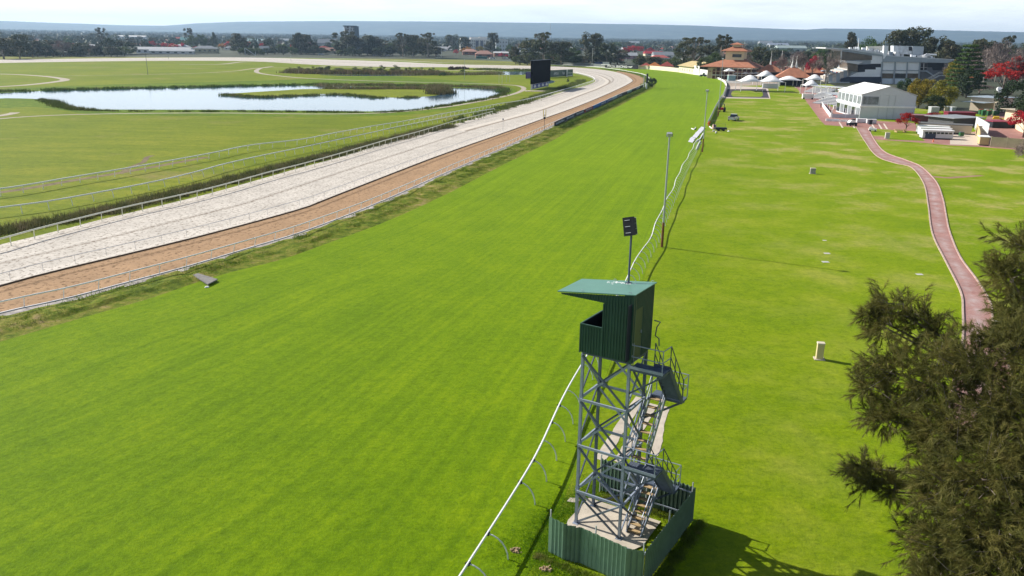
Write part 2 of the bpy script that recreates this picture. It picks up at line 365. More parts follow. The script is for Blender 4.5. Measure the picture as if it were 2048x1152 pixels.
# low board edging between the two tracks
mk = MB(); k_ = resample(dirtL, 200)
mk2 = [(p[0], p[1], .06) for p in k_]
for a, b_ in zip(mk2[:-1], mk2[1:]): mk.bar(a, b_, .12, .12)
tag(mk.build('edging_board', mat('wet_timber', (.1, .07, .045), .8)), 'dark low edging board between pale sand and orange dirt', 'edging')
# rough verge with drainage ditch between dirt and turf
def fbm(x, y, seed=0):
    s = 0; a = 1; f_ = 1
    for i in range(4):
        s += a * math.sin(x * f_ * 1.3 + 1.7 * i + seed) * math.cos(y * f_ * 1.1 - 2.3 * i + seed * .7); a *= .55; f_ *= 2.1
    return s
VA = resample(dirtR[:-8], 520); tl = turfL[:int(len(turfL) * .93)]; VB = resample(tl, 520)
mb = MB(); nu = 8
for i in range(len(VA)):
    for k in range(nu + 1):
        u = k / nu; p = VA[i] * (1 - u) + VB[i] * u; e = math.sin(math.pi * u)
        h_ = .02 + e * (.12 + .1 * fbm(p[0] * .8, p[1] * .8)) - ((.1 + .12 * fbm(p[0] * .3, p[1] * .3, 4)) if 6 <= k <= 7 else 0)
        if k == 8: h_ = -.045
        mb.v.append((p[0], p[1], max(.019 if k == 0 else .006, h_ + .05)))
n = nu + 1
for i in range(len(VA) - 1):
    for k in range(nu): mb.f.append((i * n + k, i * n + k + 1, (i + 1) * n + k + 1, (i + 1) * n + k))
o = mb.build('verge', M_verge); struct(o)
if o.data.polygons[0].normal.z < 0: o.data.flip_normals()
# pale gravel margin along the dirt rail
gm = dirtR[:int(len(dirtR) * .72)]; gn = side(gm)
ribbon('gravel_margin', gm - gn * 1.0, gm - gn * .2, .2 * 0 + .11, mat('grey_gravel', (.36, .33, .31), .9, var=.5, scale=1.2, bmp=.6, bs=9), 1)
# ---- infield: banks, ponds, paths
M_water, t, b = newmat('pond_water'); b.inputs['Base Color'].default_value = (.05, .12, .2, 1); b.inputs['Roughness'].default_value = .05
b.inputs['Specular IOR Level'].default_value = .4; b.inputs['IOR'].default_value = 1.36
bump(t, b, noise(t, coord(t, 'Object', (1, 2.5, 1)), .9, 4, .6), .06, .1)
M_path = mat('pale_gravel', (.4, .35, .28), .9, var=.18, scale=.5, bmp=.3, bs=4)
M_track2 = mat('worn_earth', (.33, .3, .17), .9, var=.3, scale=.2)
sheet('pond_bank', [(-80, 215), (0, 216), (70, 214), (135, 222), (200, 229), (420, 232), (700, 233), (850, 226), (930, 210), (1030, 186), (1010, 172), (930, 163), (760, 152), (560, 160), (200, 170), (-80, 184)], .006, grassmat('bank_grass', [(.3, (.06, .12, .01)), (.55, (.13, .2, .015)), (.7, (.22, .25, .03))], .05, .4, 2.0, bstr=.6), 1)
sheet('water', [(-120, 205), (0, 197), (20, 196.5), (70, 198), (100, 203), (125, 212), (150, 217), (220, 219), (420, 219.5), (600, 221), (760, 222.5), (850, 217), (900, 208), (985, 194), (1003, 183), (985, 177.5), (890, 176), (800, 175), (640, 171.5), (500, 171.5), (380, 175.5), (200, 177.5), (60, 183), (0, 186), (-120, 190)], .012, M_water, 1)
sheet('islet', [(438, 189), (480, 186), (560, 181), (620, 178), (720, 179), (850, 178.5), (884, 183), (878, 190), (810, 195.5), (740, 193), (690, 188), (620, 189), (530, 194.5), (460, 192)], .02, grassmat('islet_grass', [(.3, (.13, .16, .02)), (.55, (.2, .24, .02)), (.7, (.28, .26, .06))], .05, .4, 2.0), 1)
sheet('water', [(640, 150.2), (700, 151.8), (800, 151.8), (860, 151), (860, 150), (700, 149.3), (645, 149.2)], .014, M_water, 1)
sheet('water', [(960, 146), (990, 149.5), (1060, 148.5), (1060, 142.5), (985, 143)], .014, M_water, 1)
sheet('water', [(1086, 163), (1094, 168), (1110, 163.5), (1100, 160.5)], .014, M_water, 1)
def path(name, px, w_, z, mt, step=3.0):
    A = curve(px, step); n_ = side(A); ww = w_ if hasattr(w_, '__len__') else [w_, w_]
    W = np.interp(np.linspace(0, 1, len(A)), np.linspace(0, 1, len(ww)), ww)[:, None] / 2
    return ribbon(name, A - n_ * W, A + n_ * W, z, mt)
path('gravel_path', [(-60, 243), (60, 233), (200, 228), (420, 226), (640, 228), (760, 226), (850, 219), (930, 208), (1020, 190), (1047, 179), (1038, 172), (1000, 169), (930, 166.5), (800, 163.5), (640, 158), (560, 152), (515, 145), (520, 137), (545, 133)], [1.6, 1.8, 2.2, 3.2, 3.0, 3.0], .02, M_path)
path('gravel_path', [(-80, 147), (0, 148), (60, 150.5), (110, 155), (130, 160), (100, 165), (40, 171), (-60, 176)], 4.2, .02, M_path)
path('gravel_path', [(90, 152), (240, 150), (380, 147), (470, 142), (520, 136), (600, 135.5), (680, 133)], [2.5, 3, 5], .024, M_track2)
path('gravel_path', [(360, 128.5), (440, 128.5), (500, 123.5), (640, 125)], 4.5, .024, M_path)
path('gravel_path', [(-60, 236), (-10, 233), (25, 227), (30, 225)], 2.5, .024, M_path)
path('gravel_path', [(640, 132.5), (780, 137), (900, 141), (1060, 140)], 6, .008, M_path)
path('worn_strip', [(-300, 420), (0, 385), (140, 362), (267, 341), (415, 314)], 1.6, .006, mat('bare_earth', (.16, .12, .06), .9, var=.5, scale=.6))
path('worn_strip', [(240, 348), (262, 333), (285, 326), (296, 312), (306, 311)], .9, .007, mat('bare_earth', (.16, .12, .06)))
# ---- right-hand side: brick path, paving, ring
def brickmat(name, c1, c2, wear=False):
    m_, t, b = newmat(name); v = coord(t)
    br = N_(t, 'ShaderNodeTexBrick', Scale=2.2); br.inputs['Color1'].default_value = c4(c1); br.inputs['Color2'].default_value = c4(c2); br.inputs['Mortar'].default_value = c4(tuple(x * .6 for x in c1)); br.inputs['Mortar Size'].default_value = .012
    t.links.new(v, br.inputs['Vector'])
    c_ = mix(t, .8, br.outputs['Color'], ramp(t, noise(t, v, .35, 6, .65), [(.3, (.75, .7, .7)), (.55, (1, 1, 1)), (.72, (1.35, 1.5, 1.55))]), 'MULTIPLY')
    if wear:
        sx = N_(t, 'ShaderNodeSeparateXYZ'); t.links.new(coord(t, 'UV'), sx.inputs[0]); d_ = math_(t, 'SUBTRACT', 1.0, math_(t, 'MULTIPLY', math_(t, 'ABSOLUTE', math_(t, 'SUBTRACT', sx.outputs[0], .48)), 2.6)); d_ = math_(t, 'MAXIMUM', d_, 0.0)
        c_ = mix(t, math_(t, 'MULTIPLY', math_(t, 'MULTIPLY', d_, ramp(t, noise(t, v, .45, 5, .65), [(.4, (0, 0, 0)), (.62, (1, 1, 1))])), .85), c_, (.46, .38, .37))
    t.links.new(c_, b.inputs['Base Color']); b.inputs['Roughness'].default_value = .85; return m_
M_brick = brickmat('red_brick_paving', (.4, .21, .18), (.34, .17, .145))
M_kerb = mat('pale_kerb', (.44, .33, .28), .85, var=.3, scale=1.5)
bpL = curve([(1712, 255), (1728, 281), (1752, 312), (1790, 327), (1822, 335), (1846, 366), (1855, 410), (1860, 452), (1868, 480), (1892, 527), (1920, 585), (1924, 625), (1922, 690), (1905, 760), (1880, 900)], 1.0)
bpR = curve([(1737, 257), (1752, 284), (1772, 305), (1812, 320), (1842, 333), (1872, 362), (1886, 395), (1893, 430), (1900, 463), (1920, 512), (1955, 560), (1982, 605), (1988, 650), (2010, 700), (2040, 800)], 1.0)
BA, BB = resample(bpL, 160), resample(bpR, 160)
ribbon('brick_path', BA, BB, .012, brickmat('worn_brick_paving', (.4, .22, .195), (.34, .18, .16), True))
for C_ in (BA * .97 + BB * .03, BA * .03 + BB * .97):
    nn = side(C_); kb = MB()
    for a, b_ in zip(C_[:-1], C_[1:]): kb.bar((a[0], a[1], .05), (b_[0], b_[1], .05), .14, .1)
    struct(kb.build('kerb', M_kerb))
path('brick_path', [(1975, 640), (2010, 640), (2060, 665)], 1.0, .008, mat('grey_concrete', (.4, .37, .34)))
path('worn_strip', [(1850, 352), (1880, 356), (1920, 354), (1965, 351)], [2.2, 1.4, 1.0], .0095, mat('faded_brick', (.3, .19, .12), .9, var=.2))
sheet('paving', [(1588, 168), (1625, 168), (1645, 205), (1720, 240), (1830, 246), (1835, 263), (1740, 257), (1650, 250), (1640, 240), (1615, 206)], .008, M_brick, 0)
sheet('paving', [(1750, 279), (1850, 286), (1900, 291), (1960, 294), (2300, 320), (2300, 225), (1980, 222), (1960, 262), (1840, 277), (1744, 272)], .0085, M_brick, 0)
sheet('lawn', [(1742, 259), (1825, 262), (1850, 282), (1775, 279)], .0125, M_apron, 0)
sheet('concrete_pad', [(1900, 263), (1980, 268), (1965, 291), (1900, 289)], .0165, mat('pale_concrete', (.55, .47, .4), .85, var=.1, scale=1), 0)
for x0 in (1677, 1701, 1741, 1755, 1766):
    sheet('road_marking', [(x0, 244.5 + (x0 - 1677) * .03), (x0 + 3, 244.5 + (x0 - 1677) * .03), (x0 + 10, 255.5 + (x0 - 1677) * .03), (x0 + 6.5, 255.5 + (x0 - 1677) * .03)], .0125, mat('cream_paint', (.66, .58, .48)), 0)
sheet('forecourt', [(1455, 178), (1600, 176), (1600, 150), (1620, 130), (1420, 140), (1440, 155)], .0045, mat('tan_paving', (.38, .31, .25), .85, var=.2, scale=.4), 0)
sheet('lawn', [(1500, 181.5), (1590, 177.5), (1588, 168), (1480, 172)], .0085, M_apron, 0)
sheet('concrete_pad', [(1453, 180), (1450, 175), (1470, 172), (1535, 175), (1531, 180)], .013, mat('pale_concrete', (.55, .47, .4)), 0)
M_rub = mat('dark_rubber', (.055, .047, .062), .9, var=.35, scale=.5)
sheet('concrete_pad', [(1444, 196.5), (1450, 178), (1536, 177), (1541, 197.5)], .0125, mat('pale_concrete', (.55, .47, .4)), 0)
sheet('parade_ring', [(1450, 194.5), (1455, 178.5), (1532, 178), (1538.5, 196)], .0165, M_rub, 0)
sheet('lawn', [(1462, 189), (1464, 183), (1470, 181.3), (1521, 181.5), (1525, 184), (1526, 191), (1522, 193.7), (1466, 193.3)], .0205, M_apron, 0)
# ================================================================== RAILS AND FENCES
M_white = mat('white_paint', (.86, .86, .85), .45, var=.06, scale=1)
M_post = mat('galvanised_post', (.5, .52, .55), .4, .3, var=.1); M_rpost = mat('pale_rail_post', (.68, .7, .72), .5, var=.08)
M_cream = mat('cream_plastic', (.72, .72, .6), .5, var=.08)
def gooseneck(root, base, dirv, over, h_, mt, r=.03, n=5):
    b = Vector((base[0], base[1], 0)); d = Vector((dirv[0], dirv[1], 0)); pts = []
    for i in range(7):
        t = i / 6; a = t * math.pi / 2
        pts.append(b + d * (over * (1 - math.cos(a)) ** 1.0) + Vector((0, 0, h_ * math.sin(a) ** .85 - .04 * 0)))
    return MB().tube(pts, r, n, r * .8).build('post', mt, root)
M_clamp = mat('black_clamp', (.02, .02, .02), .6)
def rail(name, label, P_, over, h_, sp, mpost, mrail, sgn=1, rr=.05, neck=True, wav=0.0, group=None, off0=0.0, clamps=False, skip=(), r=.03, maxp=100):
    P_ = np.array(P_); P_ = resample(P_, max(2, int(np.linalg.norm(np.diff(P_, axis=0), axis=1).sum() / sp)))
    n_ = side(P_) * sgn; root = thing(name, label, 'rail', (P_[0][0], P_[0][1], 0), group=group)
    o_ = Vector((P_[0][0], P_[0][1], 0)); rs = np.random.RandomState(len(P_))
    wv = np.array([wav * (math.sin(i * .83) + .6 * math.sin(i * .37 + 1)) for i in range(len(P_))])
    top = P_ + n_ * (over + wv)[:, None] if over or wav else P_ + n_ * wv[:, None]
    fine = cat_rom(np.column_stack([top, np.full(len(top), h_)]), sp / 3)
    MB().tube([Vector(p) - o_ for p in fine], rr, 6).build('rail_bar', mrail, root)
    near = sorted(range(len(P_)), key=lambda i: P_[i][0] ** 2 + P_[i][1] ** 2)
    keep = set(near[:maxp]); rest = MB()
    for i in range(len(P_)):
        if i in skip: continue
        b_ = P_[i] - np.array(o_[:2]); ov = over + wv[i]
        if neck:
            b = Vector((b_[0], b_[1], 0)); d = Vector((n_[i][0], n_[i][1], 0)); pts = []
            for k in range(7):
                a = k / 6 * math.pi / 2; pts.append(b + d * (ov * (1 - math.cos(a))) + Vector((0, 0, (h_ - .03) * math.sin(a))))
        else: pts = [Vector((b_[0], b_[1], 0)), Vector((b_[0] + n_[i][0] * ov, b_[1] + n_[i][1] * ov, h_ - .03))]
        if i in keep: MB().tube(pts, r, 6, r * .85).build('post', mpost, root)
        if clamps and i in keep and i % 3 != 1 and i < 40: MB().box((pts[-1].x, pts[-1].y, h_ - .09), (.16, .16, .11), i * .4).build('clamp', M_clamp, root)
        else: rest.tube(pts, r, 4)
    if rest.v: 
        q = rest.build('post', mpost, root); q['kind'] = 'stuff'
    return root
# outer turf rail, from the near corner to the laid-out panels (post feet stand on the right, necks lean left over the turf)
rf = curve([(900, 1340), (948, 1240), (992, 1165), (1032.5, 1086), (1063, 1023.5), (1106, 937), (1141, 860), (1179.6, 772.5), (1215, 698), (1250, 625), (1277, 565), (1300, 518), (1318, 486), (1335, 440), (1354, 395), (1374, 345), (1391, 310), (1402, 288)], 1.0)
rail('running_rail', 'white wavy running rail on goose-neck posts passing the lookout tower', rf, .78, 1.05, 2.05, M_rpost, M_white, 1, .052, True, .09, 'white running rails beside the tracks', r=.034, skip=(4, 11, 17), clamps=True)
# plastic panels clamped under the far stretch
R1p = dirtR[:int(len(dirtR) * .93)]
rail('running_rail', 'thin white rail on straight posts along the outside of the orange dirt', R1p, -.25, 1.05, 2.85, M_white, M_white, 1, .06, False, .05, 'white running rails beside the tracks', r=.035)
kb = MB(); A_ = dirtR[:int(len(dirtR) * .93)]; nn = side(A_)
for a, b_ in zip(A_[:-1], A_[1:]): kb.bar((a[0], a[1], .09), (b_[0], b_[1], .09), .14, .16)
tag(kb.build('edging_board', mat('grey_white_board', (.6, .6, .62), .6, var=.2, scale=.5)), 'low pale edging board at the foot of the dirt-track rail', 'edging')
R2c = curve([(-420, 588), (-200, 541), (0, 500), (28, 490), (126, 463), (251, 431), (351, 408), (431, 388), (543, 356), (600, 341), (684, 317), (772, 290), (844, 270), (905, 251), (950, 239), (985, 230)], 1.0)
rail('running_rail', 'cream running rail on curved posts along the inner edge of the sand', R2c, .1, 1.02, 2.95, M_cream, M_cream, -1, .085, True, .03, 'white running rails beside the tracks', r=.048)
R3c = curve([(-420, 492), (-200, 460), (0, 433), (120, 416), (283, 384), (387, 360), (475, 335), (600, 307), (717, 281), (795, 263), (870, 247), (940, 233), (990, 224)], 1.0)
rail('running_rail', 'weathered running rail between the brown reeds and the infield strip', R3c, .3, 1.0, 2.95, M_white, M_white, 1, .095, True, .06, 'white running rails beside the tracks', r=.045)
R4c = curve([(-420, 438), (-200, 415), (0, 393), (140, 369), (267, 347), (415, 319), (500, 301), (600, 289), (674, 274), (754, 259), (815, 249), (894, 233), (976, 218), (1000, 213), (1044, 206), (1100, 191), (1135, 181), (1177, 167.5), (1188, 161), (1176, 154), (1150, 147.5)], 1.0)
rail('running_rail', 'white running rail nearest the ponds, sweeping past the big screen', R4c, .35, 1.05, 2.95, M_white, M_white, -1, .11, True, .02, 'white running rails beside the tracks', r=.055)
R5c = curve([(-420, 672), (-200, 617), (0, 565), (120, 533), (279, 496), (439, 456), (599, 412), (651, 394), (756, 354), (854, 317), (932, 289), (1000, 264)], 1.0)
rail('running_rail', 'thin dull rail on short posts dividing pale sand from orange dirt', R5c, 0, .75, 3.0, M_post, M_post, 1, .028, False, .02, 'white running rails beside the tracks', r=.018)
R6c = curve([(1285, 172), (1298, 163), (1299, 160), (1288, 150.5), (1262, 144.6), (1236, 140), (1193, 135), (1141, 132), (1099, 130.7)], 1.0)
rail('running_rail', 'white rail round the far right bend beneath the black banner', R6c, 0, .4, 5.0, M_white, M_white, 1, .17, False, 0, 'white running rails beside the tracks', r=.05)
R7c = curve([(1240, 137.5), (1193, 134), (1141, 131), (1099, 129.6), (1000, 128.2), (885, 126.2), (780, 121.8), (640, 117.4), (500, 114)], 1.0)
rail('running_rail', 'pale rail on the far side of the back straight', R7c, 0, .5, 8.0, M_cream, M_cream, 1, .12, False, 0, 'white running rails beside the tracks', r=.05)
# panelled section beyond the wavy rail
def strip_wall(name, label, cat, px, h_, th, mt, z0=0.0, posts=None, mp=None, step=1.0, group=None):
    A = curve(px, step) if len(px[0]) == 2 and not isinstance(px, np.ndarray) else np.array(px)
    n_ = side(A) * th / 2; root = thing(name, label, cat, (A[0][0], A[0][1], 0), group=group); o_ = A[0]; mb = MB()
    for i, p in enumerate(A):
        for q in (p - n_[i] - o_, p + n_[i] - o_): mb.v += [(q[0], q[1], z0), (q[0], q[1], z0 + h_)]
    for i in range(len(A) - 1):
        a = i * 4; b = a + 4
        mb.f += [(a, b, b + 1, a + 1), (a + 2, a + 3, b + 3, b + 2), (a + 1, b + 1, b + 3, a + 3), (a, a + 2, b + 2, b)]
    mb.f += [(0, 1, 3, 2), (len(mb.v) - 4, len(mb.v) - 2, len(mb.v) - 1, len(mb.v) - 3)]
    mb.build('panel', mt, root)
    if posts:
        Q = resample(A, max(2, int(np.linalg.norm(np.diff(A, axis=0), axis=1).sum() / posts)))
        for p in Q[:100]: MB().box((p[0] - o_[0], p[1] - o_[1], 0), (.1, .1, h_ + z0 + .15)).build('post', mp or mt, root)
    return root
strip_wall('panel_fence', 'pale grey panelled rail running behind the person in orange', 'fence', [(1415, 251), (1422, 237), (1432, 216), (1444.5, 194)], .95, .1, mat('pale_panel', (.62, .62, .68), .5, var=.08, scale=.4), .15, 3.0, M_post)
strip_wall('picket_fence', 'white picket fence curving round the turf past the parade ring', 'fence', [(1446, 193), (1450, 184), (1453, 174), (1449, 166), (1440, 160.5), (1428, 155.5), (1420, 153.5)], 1.1, .1, M_white, .12, 4.0, M_white)
# ================================================================== LOOKOUT TOWER
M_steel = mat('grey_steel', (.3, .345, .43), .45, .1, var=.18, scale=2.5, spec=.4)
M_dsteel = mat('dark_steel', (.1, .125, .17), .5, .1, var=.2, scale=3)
M_hut = mat('dark_green_sheeting', (.03, .082, .062), .35, .0, var=.12, scale=1.5, spec=.5)
M_hutroof = mat('green_roof_sheet', (.1, .235, .185), .42, .0, var=.08, scale=.9, spec=.5)
M_inside = mat('dark_lining', (.03, .035, .045), .8)
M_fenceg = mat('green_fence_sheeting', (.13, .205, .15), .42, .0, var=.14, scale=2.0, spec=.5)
M_conc = mat('worn_concrete', (.5, .44, .36), .9, var=.22, scale=.9, bmp=.3, bs=6)
M_tread = mat('worn_timber_tread', (.42, .3, .16), .8, var=.3, scale=6)
TA0, TANG = G(1152, 1048)[:2], math.atan2(G(1238, 1079)[1] - G(1152, 1048)[1], G(1238, 1079)[0] - G(1152, 1048)[0])
tower = thing('lookout_tower', 'dark green hut raised on a braced grey steel tower with zigzag stairs', 'tower', (TA0[0], TA0[1], 0), TANG)
LU, LV = 2.05, 1.65
lv = [0.0, 1.67, 3.85, 5.96, 8.0]
for (u, v) in ((0, 0), (LU, 0), (LU, LV), (0, LV)):
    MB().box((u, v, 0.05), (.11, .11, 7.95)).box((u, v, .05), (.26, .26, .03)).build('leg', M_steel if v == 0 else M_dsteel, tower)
fr = [((0, 0), (LU, 0)), ((LU, 0), (LU, LV)), ((LU, LV), (0, LV)), ((0, LV), (0, 0))]
for fi, (a, b) in enumerate(fr):
    nx = (b[1] - a[1]); ny = -(b[0] - a[0]); l = math.hypot(nx, ny); nx, ny = nx / l * .075, ny / l * .075
    for i in range(4):
        if i: MB().bar((a[0] + nx, a[1] + ny, lv[i]), (b[0] + nx, b[1] + ny, lv[i]), .07, .1).build('cross_beam', M_steel, tower)
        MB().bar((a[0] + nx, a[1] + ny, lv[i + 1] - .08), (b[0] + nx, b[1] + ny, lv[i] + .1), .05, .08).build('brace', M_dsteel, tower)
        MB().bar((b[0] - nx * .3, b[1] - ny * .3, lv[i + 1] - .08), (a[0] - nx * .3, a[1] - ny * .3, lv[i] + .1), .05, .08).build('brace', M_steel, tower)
mb = MB()
for (a, b) in fr: mb.bar((a[0], a[1], 8.07), (b[0], b[1], 8.07), .12, .16)
mb.build('floor_frame', M_dsteel, tower)
H0, H1, W0, W1 = -.11, 2.12, -.09, 1.85
def corr(mb, p0, p1, zlo, zhi, pitch=.115, dep=.034, inward=(0, 1), saw=False):
    """upright profiled sheet from p0 to p1; zlo / zhi are functions of the fraction along"""
    p0 = Vector((*p0, 0)); p1 = Vector((*p1, 0)); Lg = (p1 - p0).length; d = (p1 - p0).normalized(); n = Vector((d.y, -d.x, 0)); k = max(1, int(Lg / pitch)); prof = []
    for i in range(k):
        if saw: prof += [(i / k, 0 if saw > 0 else dep), ((i + .82) / k, dep if saw > 0 else 0), ((i + .9) / k, dep * 1.5)]
        else: prof += [(i / k, 0), ((i + .5) / k, 0), ((i + .62) / k, dep), ((i + .86) / k, dep)] if pitch < .15 else [(i / k, 0), ((i + .8) / k, 0), ((i + .86) / k, dep * .6), ((i + .94) / k, dep * .6)]
    prof.append((1, 0)); o = len(mb.v)
    for f_, e in prof:
        q = p0 + (p1 - p0) * f_ + n * e; mb.v += [(q.x, q.y, zlo(f_)), (q.x, q.y, zhi(f_))]
    for i in range(len(prof) - 1): mb.f.append((o + 2 * i, o + 2 * i + 2, o + 2 * i + 3, o + 2 * i + 1))
def rz(u): return 10.44 + (u + 1.16) * .128
c_ = lambda v: (lambda f: v)
mb = MB()   # front sheet with the notch of the opening
us = .87; corr(mb, (H0, W0), (us, W0), c_(8.08), c_(9.27)); corr(mb, (us, W0), (H1, W0), c_(8.08), lambda f: rz(us + (H1 - us) * f) - .04)
corr(mb, (-1.05, W0), (us, W0), lambda f: rz(-1.05 + (us + 1.05) * f) - .1 - .27 * f, lambda f: rz(-1.05 + (us + 1.05) * f) - .04)
mb.build('front_wall', M_hut, tower)
mb = MB(); corr(mb, (us, W1), (H0, W1), c_(8.08), c_(9.27)); corr(mb, (H1, W1), (us, W1), c_(8.08), lambda f: rz(H1 - (H1 - us) * f) - .04)
corr(mb, (us, W1), (-1.05, W1), lambda f: rz(us - (us + 1.05) * f) - .1 - .27 * (1 - f), lambda f: rz(us - (us + 1.05) * f) - .04); mb.build('back_wall', M_hut, tower)
mb = MB(); corr(mb, (H0, W1), (H0, W0), c_(8.08), c_(9.27)); mb.build('balcony_wall', M_hut, tower)
mb = MB(); corr(mb, (H1, W0), (H1, W0 + .22), c_(8.08), c_(rz(H1) - .04)); corr(mb, (H1, W0 + .92), (H1, W1), c_(8.08), c_(rz(H1) - .04)); corr(mb, (H1, W0 + .22), (H1, W0 + .92), c_(10.2), c_(rz(H1) - .04)); mb.build('side_wall', M_hut, tower)
mb = MB(); mb.box((H1 - .02, W0 + .57, 8.1), (.04, .68, 2.08)); dr = mb.build('door', mat('olive_door', (.09, .12, .06), .5, var=.1), tower)
MB().box((H1 + .02, W0 + .84, 9.1), (.05, .03, .12)).build('handle', M_steel, dr)
mb = MB()   # lining, floor and trims
mb.box(((H0 + H1) / 2, (W0 + W1) / 2, 8.15), (H1 - H0 - .06, W1 - W0 - .06, .05))
mb.build('hut_floor', M_inside, tower)
mb = MB(); mb.box((H0 + .03, (W0 + W1) / 2, 8.2), (.02, W1 - W0 - .1, 1.05)).box((us / 2 + H0 / 2 + .02, W0 + .035, 8.2), (us - H0, .02, 1.05)).box((us / 2 + H0 / 2 + .02, W1 - .035, 8.2), (us - H0, .02, 1.05))
mb.box((H1 - .06, .2, 8.2), (.02, 1.3, 2.3)); mb.build('lining', M_inside, tower)
mb = MB(); mb.bar((H0 - .01, W0 - .02, 9.28), (us, W0 - .02, 9.28), .06, .04).bar((H0, W0, 9.28), (H0, W1, 9.28), .06, .04).bar((H0, W1 + .02, 9.28), (us, W1 + .02, 9.28), .06, .04)
mb.bar((us, W0 - .03, 8.1), (us, W0 - .03, 10.3), .04, .04).bar((H1 + .01, W0 - .01, 8.05), (H1 + .01, W0 - .01, rz(H1) - .06), .05, .05).bar((H0, W0 - .01, 8.05), (H0, W0 - .01, 9.26), .05, .05)
mb.build('flashing', M_hut, tower)
mb = MB(); a, b = -1.18, 2.2
mb.prism([(a, W0 - .08, rz(a)), (b, W0 - .08, rz(b)), (b, W0 - .08, rz(b) + .04), (a, W0 - .08, rz(a) + .04)], (0, W1 - W0 + .16, 0)); rf_ = mb.build('roof', M_hutroof, tower)
mb = MB()
for u in (-.1, 1.95, .4, 2.05):
    v = W0 if u != .4 and u != 2.05 else W1
    z = rz(u) + .05; mb.tube([(u - .06, v, z), (u - .04, v, z + .06), (u + .04, v, z + .06), (u + .06, v, z)], .01, 5)
mb.build('lifting_eye', M_steel, rf_)
mb = MB(); rs = random.Random(4)
for i in range(34):
    x = .75 + rs.gauss(0, .3); y = 1.5 + rs.gauss(0, .1); mb.box((x, min(y, 1.8), rz(x) + .041), (rs.uniform(.03, .1), rs.uniform(.02, .06), .004), rs.uniform(0, 3))
mb.build('bird_droppings', M_white, rf_)
def handrail(mb, pts, hh=1.0, post=True, rr_=.022):
    P_ = [Vector(p) for p in pts]
    for z in (hh, hh * .52): mb.tube([p + Vector((0, 0, z)) for p in P_], rr_, 5)
    if post:
        for p in P_: mb.tube([p, p + Vector((0, 0, hh))], rr_, 5)
FA, FB, FC, FD = 2.12, 2.78, 2.84, 3.5; VF, VBK = .6, 2.3
for zl in (3.5, 7.9):
    pl_ = MB().box(((FA + FD) / 2, (VF - .1) / 2, zl - .14), (FD - FA, VF + .1, .1)).build('landing', M_dsteel, tower)
    gr = MB()
    for i in range(30): x = FA + .03 + i * (FD - FA - .06) / 29; gr.bar((x, -.08, zl - .02), (x, VF - .02, zl - .02), .012, .03)
    gr.build('grating', M_steel, pl_)
    hr = MB(); handrail(hr, [(FA, VF, zl - .05) if zl < 5 else (FA + .02, .12, zl - .05), (FA, -.1, zl - .05), (FD - .05, -.1, zl - .05), (FD, VF, zl - .05)])
    hr.bar((FA, -.11, zl + .02), (FD, -.11, zl + .02), .015, .12); hr.build('handrail', M_steel, tower)
for zh in (1.6, 5.85):
    hl = MB().box(((FA + FD) / 2, VBK + .3, zh - .12), (FD - FA, .6, .1)).build('landing', M_dsteel, tower)
    hr = MB(); handrail(hr, [(FA, VBK + .05, zh), (FA, VBK + .6, zh), (FD, VBK + .6, zh), (FD, VBK + .05, zh)]); hr.build('handrail', M_steel, tower)
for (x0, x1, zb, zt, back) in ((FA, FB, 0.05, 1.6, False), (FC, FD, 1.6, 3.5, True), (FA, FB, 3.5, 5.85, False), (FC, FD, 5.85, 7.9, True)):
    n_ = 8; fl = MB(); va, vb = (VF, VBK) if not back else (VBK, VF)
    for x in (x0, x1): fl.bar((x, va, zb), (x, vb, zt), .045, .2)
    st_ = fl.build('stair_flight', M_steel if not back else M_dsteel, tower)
    td = MB()
    for i in range(n_):
        f_ = (i + .5) / n_; v = va + (vb - va) * f_; z = zb + (zt - zb) * f_
        td.box(((x0 + x1) / 2, v, z), (x1 - x0 - .05, .2, .035))
        if back: td.box(((x0 + x1) / 2, v + .1 * (1 if vb > va else -1), z - .0), (x1 - x0 - .05, .015, (zt - zb) / n_ * .9))
    td.build('tread', M_tread if not back else M_dsteel, st_)  # flights seen from beneath are darker, their shade put into the colour
    hr = MB()
    for x in (x0, x1):
        pts = [(x, va + (vb - va) * k / 3, zb + (zt - zb) * k / 3) for k in range(4)]; handrail(hr, pts, .95)
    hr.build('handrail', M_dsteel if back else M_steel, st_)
mb = MB()
for v_, z_ in ((VBK + .3, 5.75), (VBK + .3, 1.5)): mb.bar((LU, LV, z_ - .8), (FD, v_, z_), .07).bar((LU, LV, z_), (FA, v_, z_), .07)
mb.bar((LU, 0, 2.3), (FD, 0, 3.4), .06).bar((LU, 0, 6.7), (FD, 0, 7.8), .06); mb.build('stair_bracket', M_dsteel, tower)
mb = MB(); pts = [(2.2, 1.9, 9.3), (2.45, 1.95, 9.25), (2.3, 2.0, 9.0), (2.25, 2.0, 8.6), (2.4, 2.05, 8.5), (2.45, 2.0, 8.2)]; mb.tube(pts, .025, 6); mb.build('cable_loop', M_dsteel, tower)
